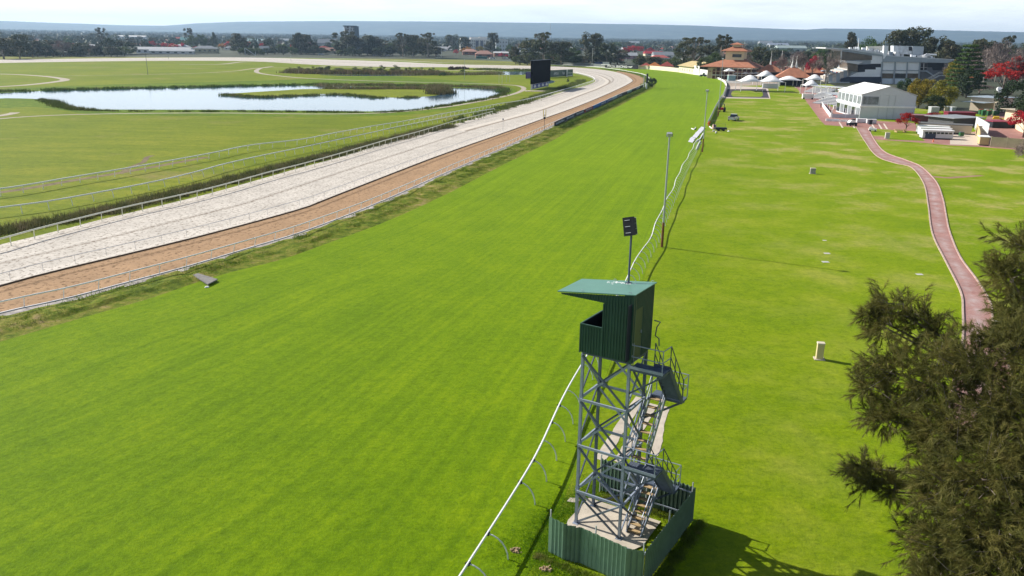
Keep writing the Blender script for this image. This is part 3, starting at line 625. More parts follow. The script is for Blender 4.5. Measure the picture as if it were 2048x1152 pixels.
# floodlight on the hut roof: bolted to it, so part of the tower
po = MB().tube([(1.13, 1.55, rz(1.13)), (1.13, 1.55, 12.75)], .045, 8).box((1.13, 1.55, rz(1.13) + .04), (.22, .22, .03)).build('mast', M_dsteel, tower)
fl = MB(); c0 = Vector((1.05, 1.6, 13.1)); tl_ = Matrix.Rotation(R(-14), 4, 'Y') @ Matrix.Rotation(R(-10), 4, 'X')
def tbox(mb, c, d, M4, o):
    t_ = MB().box((c[0], c[1], c[2] - d[2] / 2), d); mb.add([tuple(o + (M4 @ Vector(v))) for v in t_.v], t_.f)
for (x, z) in ((-.12, .22), (.12, .22), (-.12, 0), (.12, 0), (-.12, -.22), (.12, -.22)): tbox(fl, (x, 0, z), (.21, .2, .2), tl_, c0)
tbox(fl, (0, -.12, 0), (.5, .04, .74), tl_, c0); fl.build('floodlight', mat('black_housing', (.018, .02, .026), .5, .2), po)
ln = MB()
for z in (.25, 0, -.25): tbox(ln, (-.05, -.15, z), (.22, .015, .02), tl_, c0)
tbox(ln, (0, .12, 0), (.44, .01, .68), tl_, c0); tbox(ln, (-.26, 0, .1), (.015, .2, .5), tl_, c0); ln.build('lens', mat('pale_glass', (.6, .62, .65), .2), po)
struct(MB().add([(*(TA0 + np.array([math.cos(TANG) * u - math.sin(TANG) * v, math.sin(TANG) * u + math.cos(TANG) * v])), .06) for u, v in ((-.4, 0), (-.1, -.9), (2.6, -1.1), (3.1, .1), (3.05, 2.15), (-.45, 2.1))], [(0, 1, 2, 3, 4, 5)]).build('concrete_slab', M_conc))
# corrugated enclosure round the foot
fe = thing('sheet_fence', 'green profiled-steel fence boxing in the foot of the lookout tower', 'fence', (TA0[0], TA0[1], 0), TANG)
E0, E1, V0, V1, FH = -.02, 4.15, -2.4, 3.0, 1.68
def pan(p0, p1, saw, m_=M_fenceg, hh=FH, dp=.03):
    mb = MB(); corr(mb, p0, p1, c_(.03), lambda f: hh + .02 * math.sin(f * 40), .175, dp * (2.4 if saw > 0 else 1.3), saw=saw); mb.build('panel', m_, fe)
M_fl = mat('painted_sunlit_sheeting', (.17, .28, .2), .42, .0, var=.12, scale=2.0, spec=.5)  # same fence green made paler, sunlight painted into the colour
pan((E0, V0), (.72, V0 - .1), 0, M_fl); pan((.72, V0 - .1), (1.42, V0 + .04), -1, dp=.05); pan((1.42, V0 + .04), (3.5, V0 - .17), 0, M_fl); pan((3.5, V0 - .17), (E1, V0), -1, dp=.04)  # front line zigzags so the paler panels turn towards the sun
for k in range(3): pan((E1, V0 + k * 1.8), (E1, V0 + (k + 1) * 1.8), -1)
for k in range(3): pan((E1 - k * 1.51, V1), (E1 - (k + 1) * 1.51, V1), 1 if k != 1 else -1)
for z in (.35, 1.45):
    MB().bar((E0, V0 + .07, z), (E1, V0 + .07, z), .04, .06).build('fence_rail', M_steel, fe)
    MB().bar((E1 - .05, V0, z), (E1 - .05, V1, z), .04, .06).build('fence_rail', M_steel, fe)
    MB().bar((E0 - .3, V1 - .07, z), (E1, V1 - .07, z), .04, .06).build('fence_rail', M_steel, fe)
for (u, v) in ((E0 + .03, V0 + .08), (2.05, V0 + .08), (E1 - .08, V0 + .1), (E1 - .06, V1 - .08), (E1 - .08, .3), (2.0, V1 - .08), (-.3, V1 - .08)):
    MB().tube([(u, v, 0), (u, v, FH + .28)], .03, 6).build('fence_post', M_post, fe)
# worn concrete strips beyond the tower
def lw(u, v, z=0): return (TA0[0] + math.cos(TANG) * u - math.sin(TANG) * v, TA0[1] + math.sin(TANG) * u + math.cos(TANG) * v, z)
for (u0, u1, v0, v1, dx) in ((-1.95, -1.35, 5.6, 13.6, -1.25), (-1.0, -.45, 5.9, 13.2, -1.2), (.2, .72, 7.6, 13.3, -1.75)):
    pts = []; nS = 14; rs = random.Random(int(u0 * 10))
    for i in range(nS + 1): f_ = i / nS; pts.append(lw(u0 + dx * f_ + rs.uniform(-.06, .06), v0 + (v1 - v0) * f_, .02))
    for i in range(nS, -1, -1): f_ = i / nS; pts.append(lw(u1 + dx * f_ + rs.uniform(-.06, .06), v0 + (v1 - v0) * f_, .02))
    q = struct(MB().add(pts, [tuple(range(len(pts)))]).build('concrete_strip', M_conc))
    if q.data.polygons[0].normal.z < 0: q.data.flip_normals()
struct(MB().add([(p[0] + dx * .3, p[1] + dy * .2, .03) for p in [G(1146, 1001)] for dx, dy in ((-1, -.6), (.2, -1), (1, -.2), (.9, .8), (-.4, 1))], [(0, 1, 2, 3, 4)]).build('concrete_slab', M_conc))
# ================================================================== LAMP POLES
def lamp_pole(base, h_, label, rust=True):
    b = G(*base); t = thing('lamp_pole', label, 'lamp pole', (b[0], b[1], 0), group='tall lamp poles along the running rail')
    MB().tube([(0, 0, 0), (0, 0, h_)], .13, 8, .075).build('pole', mat('galvanised_pole', (.42, .45, .47), .4, .4, var=.12), t)
    if rust: MB().tube([(0, 0, 0.01), (0, 0, 2.6)], .138, 8, .126).build('pole_sleeve', mat('rust_sleeve', (.2, .09, .04), .8, var=.3), t)
    mb = MB(); tbox(mb, (0, 0, 0), (.5, .32, .34), Matrix.Rotation(R(25), 4, 'X'), Vector((-.02, 0, h_ + .15))); hd = mb.build('lamp_head', mat('grey_housing', (.5, .52, .55), .4, .2), t)
    mb = MB(); mb.bar((-.3, 0, h_ - .05), (.3, 0, h_ - .05), .05); mb.bar((-.3, 0, h_ - .05), (-.3, 0, h_ + .25), .04).bar((.3, 0, h_ - .05), (.3, 0, h_ + .25), .04); mb.build('lamp_bracket', M_dsteel, t)
    return t
for base, yt, lb in (((1323.6, 494), 272, 'tall grey lamp pole rising from the wavy rail, nearest the green tower'), ((1404.7, 304), 183, 'grey lamp pole beside the laid-out white panels'), ((1436, 233), 119, 'slim grey lamp pole rising near the red tractor')):
    b = G(*base); lamp_pole(base, HT(b, yt), lb)
def thin_pole(px, py, yt, label, r=.05, mt=None, name='pole_post', cat='pole', extra=None):
    b = G(px, py); t = thing(name, label, cat, tuple(b)); h_ = HT(b, yt)
    MB().tube([(0, 0, 0), (0, 0, h_)], r, 6, r * .7).build('pole', mt or M_post, t)
    if extra: extra(t, h_)
    return t
def topbox(t, h_): MB().box((0, 0, h_), (.3, .3, .35)).build('lamp_head', M_dsteel, t)
thin_pole(1006, 263, 240, 'slim pole with a small dark head in the sand beside the dirt', .05, extra=topbox)
thin_pole(296, 150, 106, 'dark thin flag pole standing on the far infield left of centre', .12, M_dsteel)
thin_pole(337, 118, 108, 'dark marker post on the far left back straight', .15, M_dsteel)
thin_pole(582, 124, 112, 'thin pale mast by the back straight', .1)
thin_pole(929, 159, 118, 'thin grey mast beside the brown brush piles', .12)
for i, (px, py, yt) in enumerate(((998, 167, 147), (1004, 168, 146), (1013, 165, 148), (1019, 164, 147))):
    thin_pole(px, py, yt, 'white infield post, %s of the four near the pond' % ('first from the left', 'second from the left', 'third from the left', 'rightmost')[i], .09, M_white)
# yellow marker lamps by the dirt
b = G(1088.5, 262); t = thing('signal_post', 'dark post topped with two yellow uprights and a round lamp beside the orange dirt', 'signal post', tuple(b))
h_ = HT(b, 220); MB().tube([(0, 0, 0), (0, 0, h_ * .8)], .05, 6).build('pole', M_dsteel, t)
M_yel = mat('yellow_paint', (.7, .5, .05), .5)
MB().box((-.28, 0, h_ * .66), (.14, .1, h_ * .36)).build('yellow_board', M_yel, t); MB().box((.28, 0, h_ * .66), (.14, .1, h_ * .36)).build('yellow_board', M_yel, t)
MB().tube([(0, -.15, h_ * .62), (0, .15, h_ * .62)], .28, 10).build('lamp_head', M_inside, t); MB().bar((-.35, 0, h_ * .75), (.35, 0, h_ * .75), .08).build('cross_arm', M_dsteel, t)
# winning post
b = G(1292, 178.5); t = thing('winning_post', 'tall black-topped white post at the bend end of the hoardings', 'post', tuple(b)); h_ = HT(b, 147)
MB().box((0, 0, 0), (.8, .8, h_ * .38)).build('post_base', M_white, t); MB().box((.25, 0, h_ * .38), (.75, .75, h_ * .62)).build('post_top', M_inside, t); MB().box((-1.2, 0, 0), (.3, .3, h_ * .9)).build('side_post', M_post, t)
# culvert slab over the ditch
c1, c2, c3, c4_ = G(386, 554), G(396, 551), G(436, 563), G(416, 573)
tag(MB().prism([(p[0], p[1], .12) for p in (c1, c2, c3, c4_)], (0, 0, .1)).build('plank_bridge', mat('weathered_slab', (.22, .21, .2), .9, var=.25, scale=2)), 'grey slab footbridge crossing the grassy ditch at the left', 'footbridge')
b = G(414, 575); tag(MB().box((0, 0, .01), (.35, .22, .1), .4, .7).build('white_bag', M_white, None, loc=tuple(b)), 'small white scrap lying beside the grey footbridge', 'litter')
# utility boxes
def ubox(px, py, yt, wpx, label, c=(.55, .47, .26), dp=.35):
    b = G(px, py); h_ = HT(b, yt); w_ = wpx / F * depth(b); t = thing('utility_box', label, 'utility box', (b[0], b[1], 0), R(-10), 'utility boxes on the lawn')
    cm = mat('beige_box_%d' % int(c[0] * 100), c, .6, var=.08)
    MB().box((0, 0, 0), (w_, dp, h_ - .08)).build('cabinet', cm, t); MB().box((0, 0, h_ - .08), (w_ + .06, dp + .06, .08), 0, .94).build('lid', mat('pale_lid', (.62, .55, .42), .6), t)
    MB().box((0, -dp / 2 - .008, .1), (w_ * .8, .016, h_ - .3)).build('door', cm, t)
    MB().box((0, 0, 0.005), (w_ + .25, dp + .25, .05)).build('plinth', M_conc, t)
ubox(1638, 718, 685, 13, 'beige utility box on the open lawn right of the lookout tower', (.55, .47, .26))
ubox(1625, 347.5, 336, 10, 'small grey-fronted utility box far out on the lawn', (.34, .33, .3), .5)
ubox(1774, 277, 265, 8, 'pale grey utility box beside the brick path near the cabins', (.5, .5, .46), .6)
for i, (px, py, s_) in enumerate(((1649, 481, .3), (1654, 507, .45), (1651, 524, .5), (1839, 549, .45))):
    b = G(px, py); struct(MB().box((b[0], b[1], .006), (s_ * 1.3, s_, .02)).build('manhole_cover', mat('pale_cover', (.5, .5, .5), .7)))
for px, py in ((1031, 1101), (1090, 1139)):
    b = G(px, py); rs = random.Random(px); mb = MB()
    for i in range(26): mb.box((rs.gauss(0, .12), rs.gauss(0, .09), 0), (rs.uniform(.04, .14), rs.uniform(.04, .12), rs.uniform(.03, .11)), rs.uniform(0, 3), .6)
    tag(mb.build('soil_heap', mat('dry_soil', (.36, .26, .16), .95, var=.3, scale=6), loc=tuple(b)), 'clod of dug sandy soil ' + ('under the nearest curved rail post' if px < 1060 else 'on the grass near the fence corner'), 'soil heap')
# ================================================================== TREES
L_gum = leafmat('gum_leaves', (.03, .042, .02), (.07, .085, .038), .25, .2, (.12, .09, .05))
L_dark = leafmat('dark_leaves', (.014, .03, .012), (.04, .07, .02), .35, .15)
L_green = leafmat('green_leaves', (.03, .06, .012), (.09, .14, .03), .35, .25)
L_red = leafmat('red_leaves', (.16, .01, .02), (.42, .02, .035), .5, .35, (.46, .02, .05), .02)
L_orange = leafmat('orange_leaves', (.25, .06, .01), (.5, .2, .04), .5, .35)
L_yellow = leafmat('yellow_green_leaves', (.1, .085, .01), (.26, .22, .02), .3, .3, (.32, .2, .02))
L_twig = leafmat('bare_twigs', (.1, .075, .07), (.22, .17, .15), .4, .05)
M_bark = mat('grey_bark', (.16, .13, .11), .9, var=.4, scale=1.5)
M_pale = mat('pale_bark', (.38, .32, .28), .9, var=.3, scale=1.5)
def leafcloud(rs, centres, radii, per, ls, flat=.75, thin=1.0):
    """leaf-sized faces scattered through clump volumes: returns V, F"""
    n = len(centres) * per
    C_ = np.repeat(np.array(centres), per, 0); Rr = np.repeat(np.array(radii), per)
    d = rs.normal(size=(n, 3)); d /= np.linalg.norm(d, axis=1)[:, None]; rad = Rr * (.35 + .65 * rs.rand(n) ** .5)
    P_ = C_ + d * rad[:, None] * np.array([1, 1, flat])
    a = rs.normal(size=(n, 3)); a /= np.linalg.norm(a, axis=1)[:, None]
    b = np.cross(a, d + .4 * rs.normal(size=(n, 3))); b /= np.linalg.norm(b, axis=1)[:, None] + 1e-9
    s = ls * (.6 + .8 * rs.rand(n))[:, None]
    V = np.stack([P_ - a * s * .5, P_ + b * s * .35 * thin, P_ + a * s * .5, P_ - b * s * .35 * thin], 1).reshape(-1, 3)
    return V, np.arange(n * 4).reshape(-1, 4)
def limbs(mb, rs, h_, r, tips, base_z=.0, lean=(0, 0)):
    top = Vector((lean[0], lean[1], h_ * .5)); mb.tube([(0, 0, base_z), (lean[0] * .4, lean[1] * .4, h_ * .22), top], r, 6, r * .6)
    for tp in tips:
        tp = Vector(tp); s = Vector((0, 0, h_ * (.16 + .3 * rs.rand()))) * 1.0; s.x = lean[0] * s.z / h_; s.y = lean[1] * s.z / h_
        m_ = (s + tp) / 2 + Vector((0, 0, h_ * .05)); mb.tube([s, m_, tp], r * .38, 5, r * .1)
protos = {}
def tree_proto(key, kind, seed, leaf=None):
    """a tree of nominal height 10 and width 10 at the origin; returns (crown mesh, trunk mesh)"""
    rs = np.random.RandomState(seed); mb = MB(); lm = leaf; cs = []; rr = []
    if kind == 'gum':       # open crown of separate clumps, flat tops, gaps
        for i in range(38):
            z = 1.7 + 7.7 * rs.rand() ** .85; w_ = 4.3 * math.sin(math.pi * min(1, (z - .2) / 10.2)) ** .5
            a = rs.rand() * 6.28; q = w_ * rs.rand() ** .45 * .82; cs.append((q * math.cos(a), q * math.sin(a), z)); rr.append(.8 + .8 * rs.rand())
        V, Fc = leafcloud(rs, cs, rr, 85, .5, .75); limbs(mb, rs, 10, .26, cs[:9]); bark = M_pale
    elif kind == 'tall':    # narrow gum with a long trunk
        for i in range(26):
            z = 2.4 + 7.2 * rs.rand(); a = rs.rand() * 6.28; q = 3.6 * rs.rand() ** .5 * (1.15 - abs(z - 7) / 6); cs.append((q * math.cos(a), q * math.sin(a), z)); rr.append(.6 + .7 * rs.rand())
        V, Fc = leafcloud(rs, cs, rr, 90, .48, .6); limbs(mb, rs, 10, .22, cs[:8]); bark = M_pale
    elif kind == 'round':   # dense round crown down to the ground
        for i in range(46):
            d = rs.normal(size=3); d /= np.linalg.norm(d); q = .72 + .2 * rs.rand(); cs.append((d[0] * 4.2 * q, d[1] * 4.2 * q, 5.3 + d[2] * 4.0 * q)); rr.append(.9 + .55 * rs.rand())
        V, Fc = leafcloud(rs, cs, rr, 85, .42, .9); limbs(mb, rs, 8, .3, cs[:5]); bark = M_bark
    elif kind == 'bush':
        for i in range(26):
            a = rs.rand() * 6.28; q = 3.9 * rs.rand() ** .5; z = 7.0 * (1 - (q / 5.2) ** 2) * (.1 + .9 * rs.rand()) + .7; cs.append((q * math.cos(a), q * math.sin(a), z)); rr.append(1.1 + .7 * rs.rand())
        V, Fc = leafcloud(rs, cs, rr, 85, .5, .9); mb.tube([(0, 0, 0), (0, 0, 4)], .3, 6, .15); bark = M_bark
    elif kind == 'maple':   # low spreading deciduous crown, airy
        for i in range(30):
            a = rs.rand() * 6.28; q = 4.4 * rs.rand() ** .5; z = 3.4 + 5.4 * (1 - (q / 5) ** 2) * (.35 + .65 * rs.rand()); cs.append((q * math.cos(a), q * math.sin(a), z)); rr.append(.8 + .6 * rs.rand())
        V, Fc = leafcloud(rs, cs, rr, 80, .38, .6); limbs(mb, rs, 9, .24, cs[:12]); bark = M_bark
    elif kind == 'bare':    # leafless: fans of twigs
        for i in range(30):
            a = rs.rand() * 6.28; q = 4.2 * rs.rand() ** .5; z = 4.0 + 5.5 * (1 - (q / 5.4) ** 2) * (.4 + .6 * rs.rand()); cs.append((q * math.cos(a), q * math.sin(a), z)); rr.append(1.0 + .5 * rs.rand())
        V, Fc = leafcloud(rs, cs, rr, 46, 1.1, .8, .12); limbs(mb, rs, 9, .3, cs[:16]); bark = M_pale
    elif kind == 'pine':    # tiers of level boughs
        for t_ in range(11):
            z = 1.6 + t_ * .78; w_ = 4.4 * (1 - (t_ / 11.5)) ** .8 + .4
            for k in range(9):
                a = 6.28 * k / 9 + t_; 
                for q in (.25, .5, .75, .97): cs.append((w_ * q * math.cos(a), w_ * q * math.sin(a), z + .1 * q)); rr.append(.55)
        V, Fc = leafcloud(rs, cs, rr, 26, .42, .3); mb.tube([(0, 0, 0), (0, 0, 9.8)], .28, 7, .05); bark = M_bark
    elif kind == 'cypress':
        for i in range(26): z = .8 + 8.8 * i / 26; w_ = 2.6 * (1 - (z / 10.2) ** 1.4) + .3; a = rs.rand() * 6.28; cs.append((w_ * .5 * math.cos(a), w_ * .5 * math.sin(a), z)); rr.append(w_ * .8 + .25)
        V, Fc = leafcloud(rs, cs, rr, 60, .5, .9); mb.tube([(0, 0, 0), (0, 0, 8)], .25, 6, .05); bark = M_bark
    elif kind == 'weeper':  # tall crown with streamers (big gum by the kiosks)
        for i in range(44):
            z = 2.6 + 6.2 * rs.rand(); w_ = 4.6 * math.sin(math.pi * min(1, (z) / 10.2)) ** .5; a = rs.rand() * 6.28; q = w_ * rs.rand() ** .4 * .85; cs.append((q * math.cos(a), q * math.sin(a), z)); rr.append(.6 + .6 * rs.rand())
        for i in range(7): a = i * .95; q = 1.0 + 1.6 * rs.rand(); cs.append((q * math.cos(a), q * math.sin(a), 8.7 + .9 * rs.rand())); rr.append(.5 + .25 * rs.rand())
        V, Fc = leafcloud(rs, cs, rr, 100, .34, .6); limbs(mb, rs, 10, .26, cs[-6:] + cs[:10]); bark = M_pale
    o = np_mesh('crown', V, Fc, lm); me = o.data; bpy.data.objects.remove(o)
    t_ = mb.build('trunk', bark, smooth=True); tm = t_.data; bpy.data.objects.remove(t_)
    protos.setdefault(key, []).append((me, tm)); return me, tm
_s = 1
for key, kind, leaf, nvar in (('gum', 'gum', L_gum, 5), ('tall', 'tall', L_gum, 3), ('fig', 'round', L_dark, 3), ('green', 'round', L_green, 3), ('bush', 'bush', L_green, 3), ('dbush', 'bush', L_dark, 2),
        ('red', 'maple', L_red, 3), ('orange', 'maple', L_orange, 1), ('yellow', 'round', L_yellow, 3), ('bare', 'bare', L_twig, 4), ('pine', 'pine', L_green, 1), ('cypress', 'cypress', L_dark, 1), ('weeper', 'weeper', L_gum, 2)):
    for k in range(nvar): _s += 1; tree_proto(key, kind, _s, leaf)
NAMES = dict(gum='gum_tree', tall='gum_tree', fig='fig_tree', green='broadleaf_tree', bush='bush', dbush='bush', red='maple_tree', orange='autumn_tree', yellow='broadleaf_tree', bare='bare_tree', pine='pine_tree', cypress='cypress_tree', weeper='gum_tree')
WID = dict(gum=7.8, tall=6.4, fig=9.6, green=9.6, bush=9.6, dbush=9.6, red=9.8, orange=9.8, yellow=9.6, bare=9.8, pine=9.2, cypress=5.4, weeper=9.6)
HGT = dict(gum=10.2, tall=10.3, fig=10.2, green=10.2, bush=9.2, dbush=9.2, red=9.4, orange=9.4, yellow=10.2, bare=10.3, pine=10.4, cypress=10.2, weeper=10.4)
rt = random.Random(77); tcount = 0
def tree_at(p, key, h_, w_, label, cat='tree', group=None, var=None):
    me, tm = protos[key][rt.randrange(len(protos[key])) if var is None else var]
    r = thing(NAMES[key], label, 'bush' if 'bush' in key else cat, tuple(map(float, p)), rt.uniform(0, 6.28), group)
    sx = w_ / WID[key]; sz = h_ / HGT[key]; r.scale = (sx, sx, sz)
    for nm, md in (('crown', me), ('trunk', tm)):
        o = bpy.data.objects.new(nm, md); col.objects.link(o); o.parent = r
    return r
def tree_px(px, py, yt, wpx, key, label, group=None, var=None, z=None):
    b = G(px, py, z); return tree_at(b, key, HT(b, yt), wpx / F * depth(b), label, group=group, var=var)
# -- trees around the stands (near enough to be told apart)
TR = [ # x, foot, top, width, kind, label
 (1385, 143, 70, 92, 'weeper', 'big gum tree with wispy streamers above the terracotta kiosks'),
 (1440, 146, 63, 56, 'weeper', 'dark gum tree left of the terracotta pagoda tower'),
 (1425, 150, 100, 42, 'green', 'light green tree between the cream hall and the dark gum'),
 (1404, 150, 112, 30, 'green', 'small green tree behind the cream arched hall'),
 (1345, 139, 108, 44, 'bush', 'grey-green bushy tree behind the orange-roofed kiosks'),
 (1282, 134, 103, 40, 'bush', 'round green bush at the right end of the black banner'),
 (1478, 150, 84, 60, 'bare', 'bare brown tree behind the pagoda tower'),
 (1517, 152, 92, 44, 'gum', 'grey leafy tree immediately right of the pagoda tower'),
 (1566, 162, 104, 44, 'bare', 'bare twiggy tree between the two spired roofs'),
 (1556, 158, 112, 40, 'red', 'red tree glowing behind the left spired roof'),
 (1604, 166, 96, 50, 'bare', 'pale bare tree right of the twin white spires'),
 (1622, 163, 104, 34, 'red', 'dull red tree behind the bare tree near the twin spires'),
 (1650, 166, 99, 62, 'bare', 'wide bare tree in front of the grandstand roof tip'),
 (1636, 150, 92, 40, 'green', 'olive tree just left of the grandstand roof tip'),
 (1698, 140, 62, 36, 'gum', 'hazy gum behind the left end of the grandstand roof'),
 (1735, 140, 70, 56, 'green', 'green tree behind the plant room on the grandstand roof'),
 (1790, 150, 58, 60, 'gum', 'tall olive gum behind the grandstand roof, left of the highest crown'),
 (1822, 150, 51, 74, 'gum', 'tallest olive tree crown behind the grandstand'),
 (1862, 152, 70, 54, 'gum', 'olive gum behind the right part of the grandstand roof'),
 (1893, 160, 78, 60, 'gum', 'greenish gum behind the right end of the grandstand'),
 (1905, 172, 118, 60, 'bare', 'purplish bare tree behind the grandstand end wall'),
 (1925, 192, 82, 76, 'pine', 'tall tiered pine beside the grandstand end stair'),
 (1900, 187, 112, 40, 'yellow', 'golden tree pressed against the tall tiered pine'),
 (1932, 196, 132, 54, 'fig', 'dark broad tree under the tiered pine'),
 (1880, 222, 155, 66, 'yellow', 'bright yellow-green dome tree in front of the grandstand, right one'),
 (1836, 216, 152, 62, 'yellow', 'golden-brown dome tree behind the marquee gable'),
 (1856, 214, 154, 56, 'yellow', 'olive-gold dome tree in the middle of the clump behind the marquee'),
 (1808, 200, 153, 40, 'fig', 'dark green tree between marquee ridge and golden trees'),
 (1866, 226, 185, 50, 'fig', 'dark shrub under the yellow-green dome trees'),
 (1811, 264, 219, 44, 'red', 'small red-leaved tree standing on the lawn beside the cabins'),
 (1862, 242, 222, 50, 'red', 'red tree behind the long beige cabin'),
 (1965, 176, 88, 66, 'bare', 'leaning bare tree right of the tiered pine'),
 (1990, 164, 78, 60, 'bare', 'brown bare tree on the skyline behind the scarlet tree'),
 (1945, 158, 76, 56, 'gum', 'grey gum on the skyline right of the pine'),
 (1975, 150, 80, 50, 'gum', 'brownish gum tree in the wood behind the bare trees'),
 (2008, 148, 66, 44, 'weeper', 'dark spreading gum rising highest at the far right skyline'),
 (2040, 152, 86, 60, 'bare', 'bare tree at the right frame edge skyline'),
 (2004, 190, 104, 112, 'red', 'big scarlet tree at the far right'),
 (2052, 190, 120, 60, 'red', 'scarlet tree cut by the right frame edge'),
 (2022, 190, 105, 62, 'bare', 'pale-limbed bare tree in front of the scarlet tree'),
 (2030, 240, 152, 92, 'fig', 'dark green rounded tree below the scarlet tree'),
 (2062, 262, 168, 80, 'fig', 'dark green tree at the right frame edge above the shed'),
 (2046, 275, 212, 70, 'red', 'orange-red tree over the yellow machine shed roof'),
 (1958, 188, 166, 56, 'bare', 'low grey twiggy shrubs near the satellite dish'),
 (2052, 350, 268, 60, 'bare', 'small leafless grey shrub at the right frame edge on the lawn'),
 # mid-distance line beyond the far bend
 (1062, 131, 76, 60, 'gum', 'large gum behind the big black screen, left one'),
 (1086, 131, 60, 62, 'weeper', 'tallest gum behind the big black screen'),
 (1122, 131, 82, 52, 'gum', 'olive gum right of the big black screen above the maroon roof'),
 (1148, 130, 92, 40, 'green', 'greyish green tree above the right end of the maroon roof'),
 (1181, 130, 63, 50, 'gum', 'tall rusty-crowned gum with a pole before it'),
 (1213, 131, 84, 46, 'gum', 'dark rounded gum right of the rusty-crowned gum'),
 (1031, 129, 92, 30, 'gum', 'small gum just left of the big screen'),
]
for px, py, yt, wp, key, lb in TR: tree_px(px, py, yt, wp, key, lb, z=0)
TR2 = [ # the far line: foot on the rising suburb
 (8, 118, 74, 60, 'gum'), (40, 117, 68, 50, 'gum'), (66, 115, 79, 44, 'gum'), (92, 114, 84, 36, 'fig'), (104, 112, 80, 42, 'gum'), (128, 113, 78, 40, 'bare'), (140, 112, 84, 36, 'gum'), (158, 111, 90, 34, 'gum'), (24, 113, 84, 26, 'fig'),
 (172, 111, 90, 26, 'fig'), (190, 111, 92, 34, 'gum'), (206, 96, 53, 18, 'tall'), (221, 110, 70, 28, 'fig'), (262, 109.5, 80, 29, 'fig'), (243, 109, 80, 24, 'gum'), (205, 109, 92, 30, 'green'), (355, 107, 94, 15, 'fig'),
 (388, 98, 68, 24, 'green'), (405, 98, 66, 28, 'green'), (378, 95, 54, 18, 'tall'), (430, 98, 63, 16, 'cypress'), (478, 106, 66, 34, 'gum'), (492, 104, 80, 24, 'gum'), (508, 109, 84, 24, 'fig'), (468, 104, 72, 20, 'gum'), (540, 105, 73, 28, 'fig'), (566, 107, 86, 30, 'green'),
 (556, 107, 92, 24, 'bush'), (600, 109, 64, 34, 'gum'), (616, 108, 68, 32, 'gum'), (630, 109, 88, 24, 'fig'), (590, 108, 88, 20, 'green'), (682, 111, 60, 40, 'tall'), (710, 111, 70, 42, 'gum'), (700, 110, 58, 30, 'tall'), (735, 111, 68, 40, 'gum'), (762, 111, 78, 38, 'gum'), (748, 111, 72, 34, 'gum'), (780, 111, 84, 26, 'green'),
 (806, 114, 62, 44, 'weeper'), (826, 114, 68, 34, 'gum'), (856, 115, 62, 46, 'weeper'), (844, 113, 74, 30, 'gum'), (985, 108, 64, 26, 'gum'), (976, 110, 84, 20, 'gum'), (1018, 108, 88, 20, 'green'), (928, 104, 72, 30, 'gum'), (905, 100, 68, 32, 'gum')]
TL = []
def fill(x0, x1, step, f0, f1, t0, t1, w_, ks):
    x = x0
    while x < x1:
        b = G(x, f0 + (f1 - f0) * rt.random()); k = rt.choice(ks); TL.append((b, k, HT(b, t0 + (t1 - t0) * rt.random()), w_ * rt.uniform(.8, 1.25) / F * depth(b))); x += step * rt.uniform(.7, 1.3)
fill(-10, 262, 13, 111, 114, 82, 94, 34, ['gum', 'gum', 'fig', 'green', 'bare', 'dbush'])
fill(480, 650, 15, 108, 110, 84, 96, 30, ['gum', 'fig', 'green', 'bush', 'dbush'])
fill(676, 880, 14, 110.5, 113, 84, 98, 34, ['gum', 'gum', 'fig', 'green', 'dbush'])
fill(1040, 1235, 17, 128.5, 130, 96, 112, 38, ['gum', 'green', 'bush', 'fig'])
fill(1290, 1450, 18, 134, 138, 104, 118, 36, ['gum', 'green', 'bush', 'gum'])
fill(1480, 1720, 14, 128, 140, 92, 106, 34, ['gum', 'bare', 'green', 'gum', 'bare', 'fig'])
fill(1890, 2070, 14, 138, 152, 82, 100, 44, ['gum', 'bare', 'gum', 'bare', 'green'])
fill(1960, 2060, 20, 160, 168, 118, 134, 40, ['bare', 'green', 'bare'])
def sub_trees():
    rows = [(105, 48, 9, 15), (101, 56, 9, 17), (96, 58, 9, 18), (92, 50, 10, 19)]
    ks = ['gum'] * 5 + ['green'] * 3 + ['fig'] * 3 + ['tall'] * 2 + ['bare'] + ['cypress'] + ['bush', 'dbush']
    for y, n, h0, h1 in rows:
        for i in range(n):
            x = -40 + 2140 * (i + rt.random()) / n; yy = y + .0134 * (x - 1024) * .9 + rt.uniform(-1.6, 1.6)
            if x > 1500: yy -= 0
            b = G(x, yy); h_ = rt.uniform(h0, h1) * (1.25 if rt.random() < .15 else 1); k = rt.choice(ks)
            TL.append((b, k, h_, h_ * rt.uniform(1.0, 1.6) * (.45 if k == 'cypress' else 1)))
for q in TR2:
    b = G(q[0], q[1]); TL.append((b, q[4], HT(b, q[2]), q[3] / F * depth(b)))
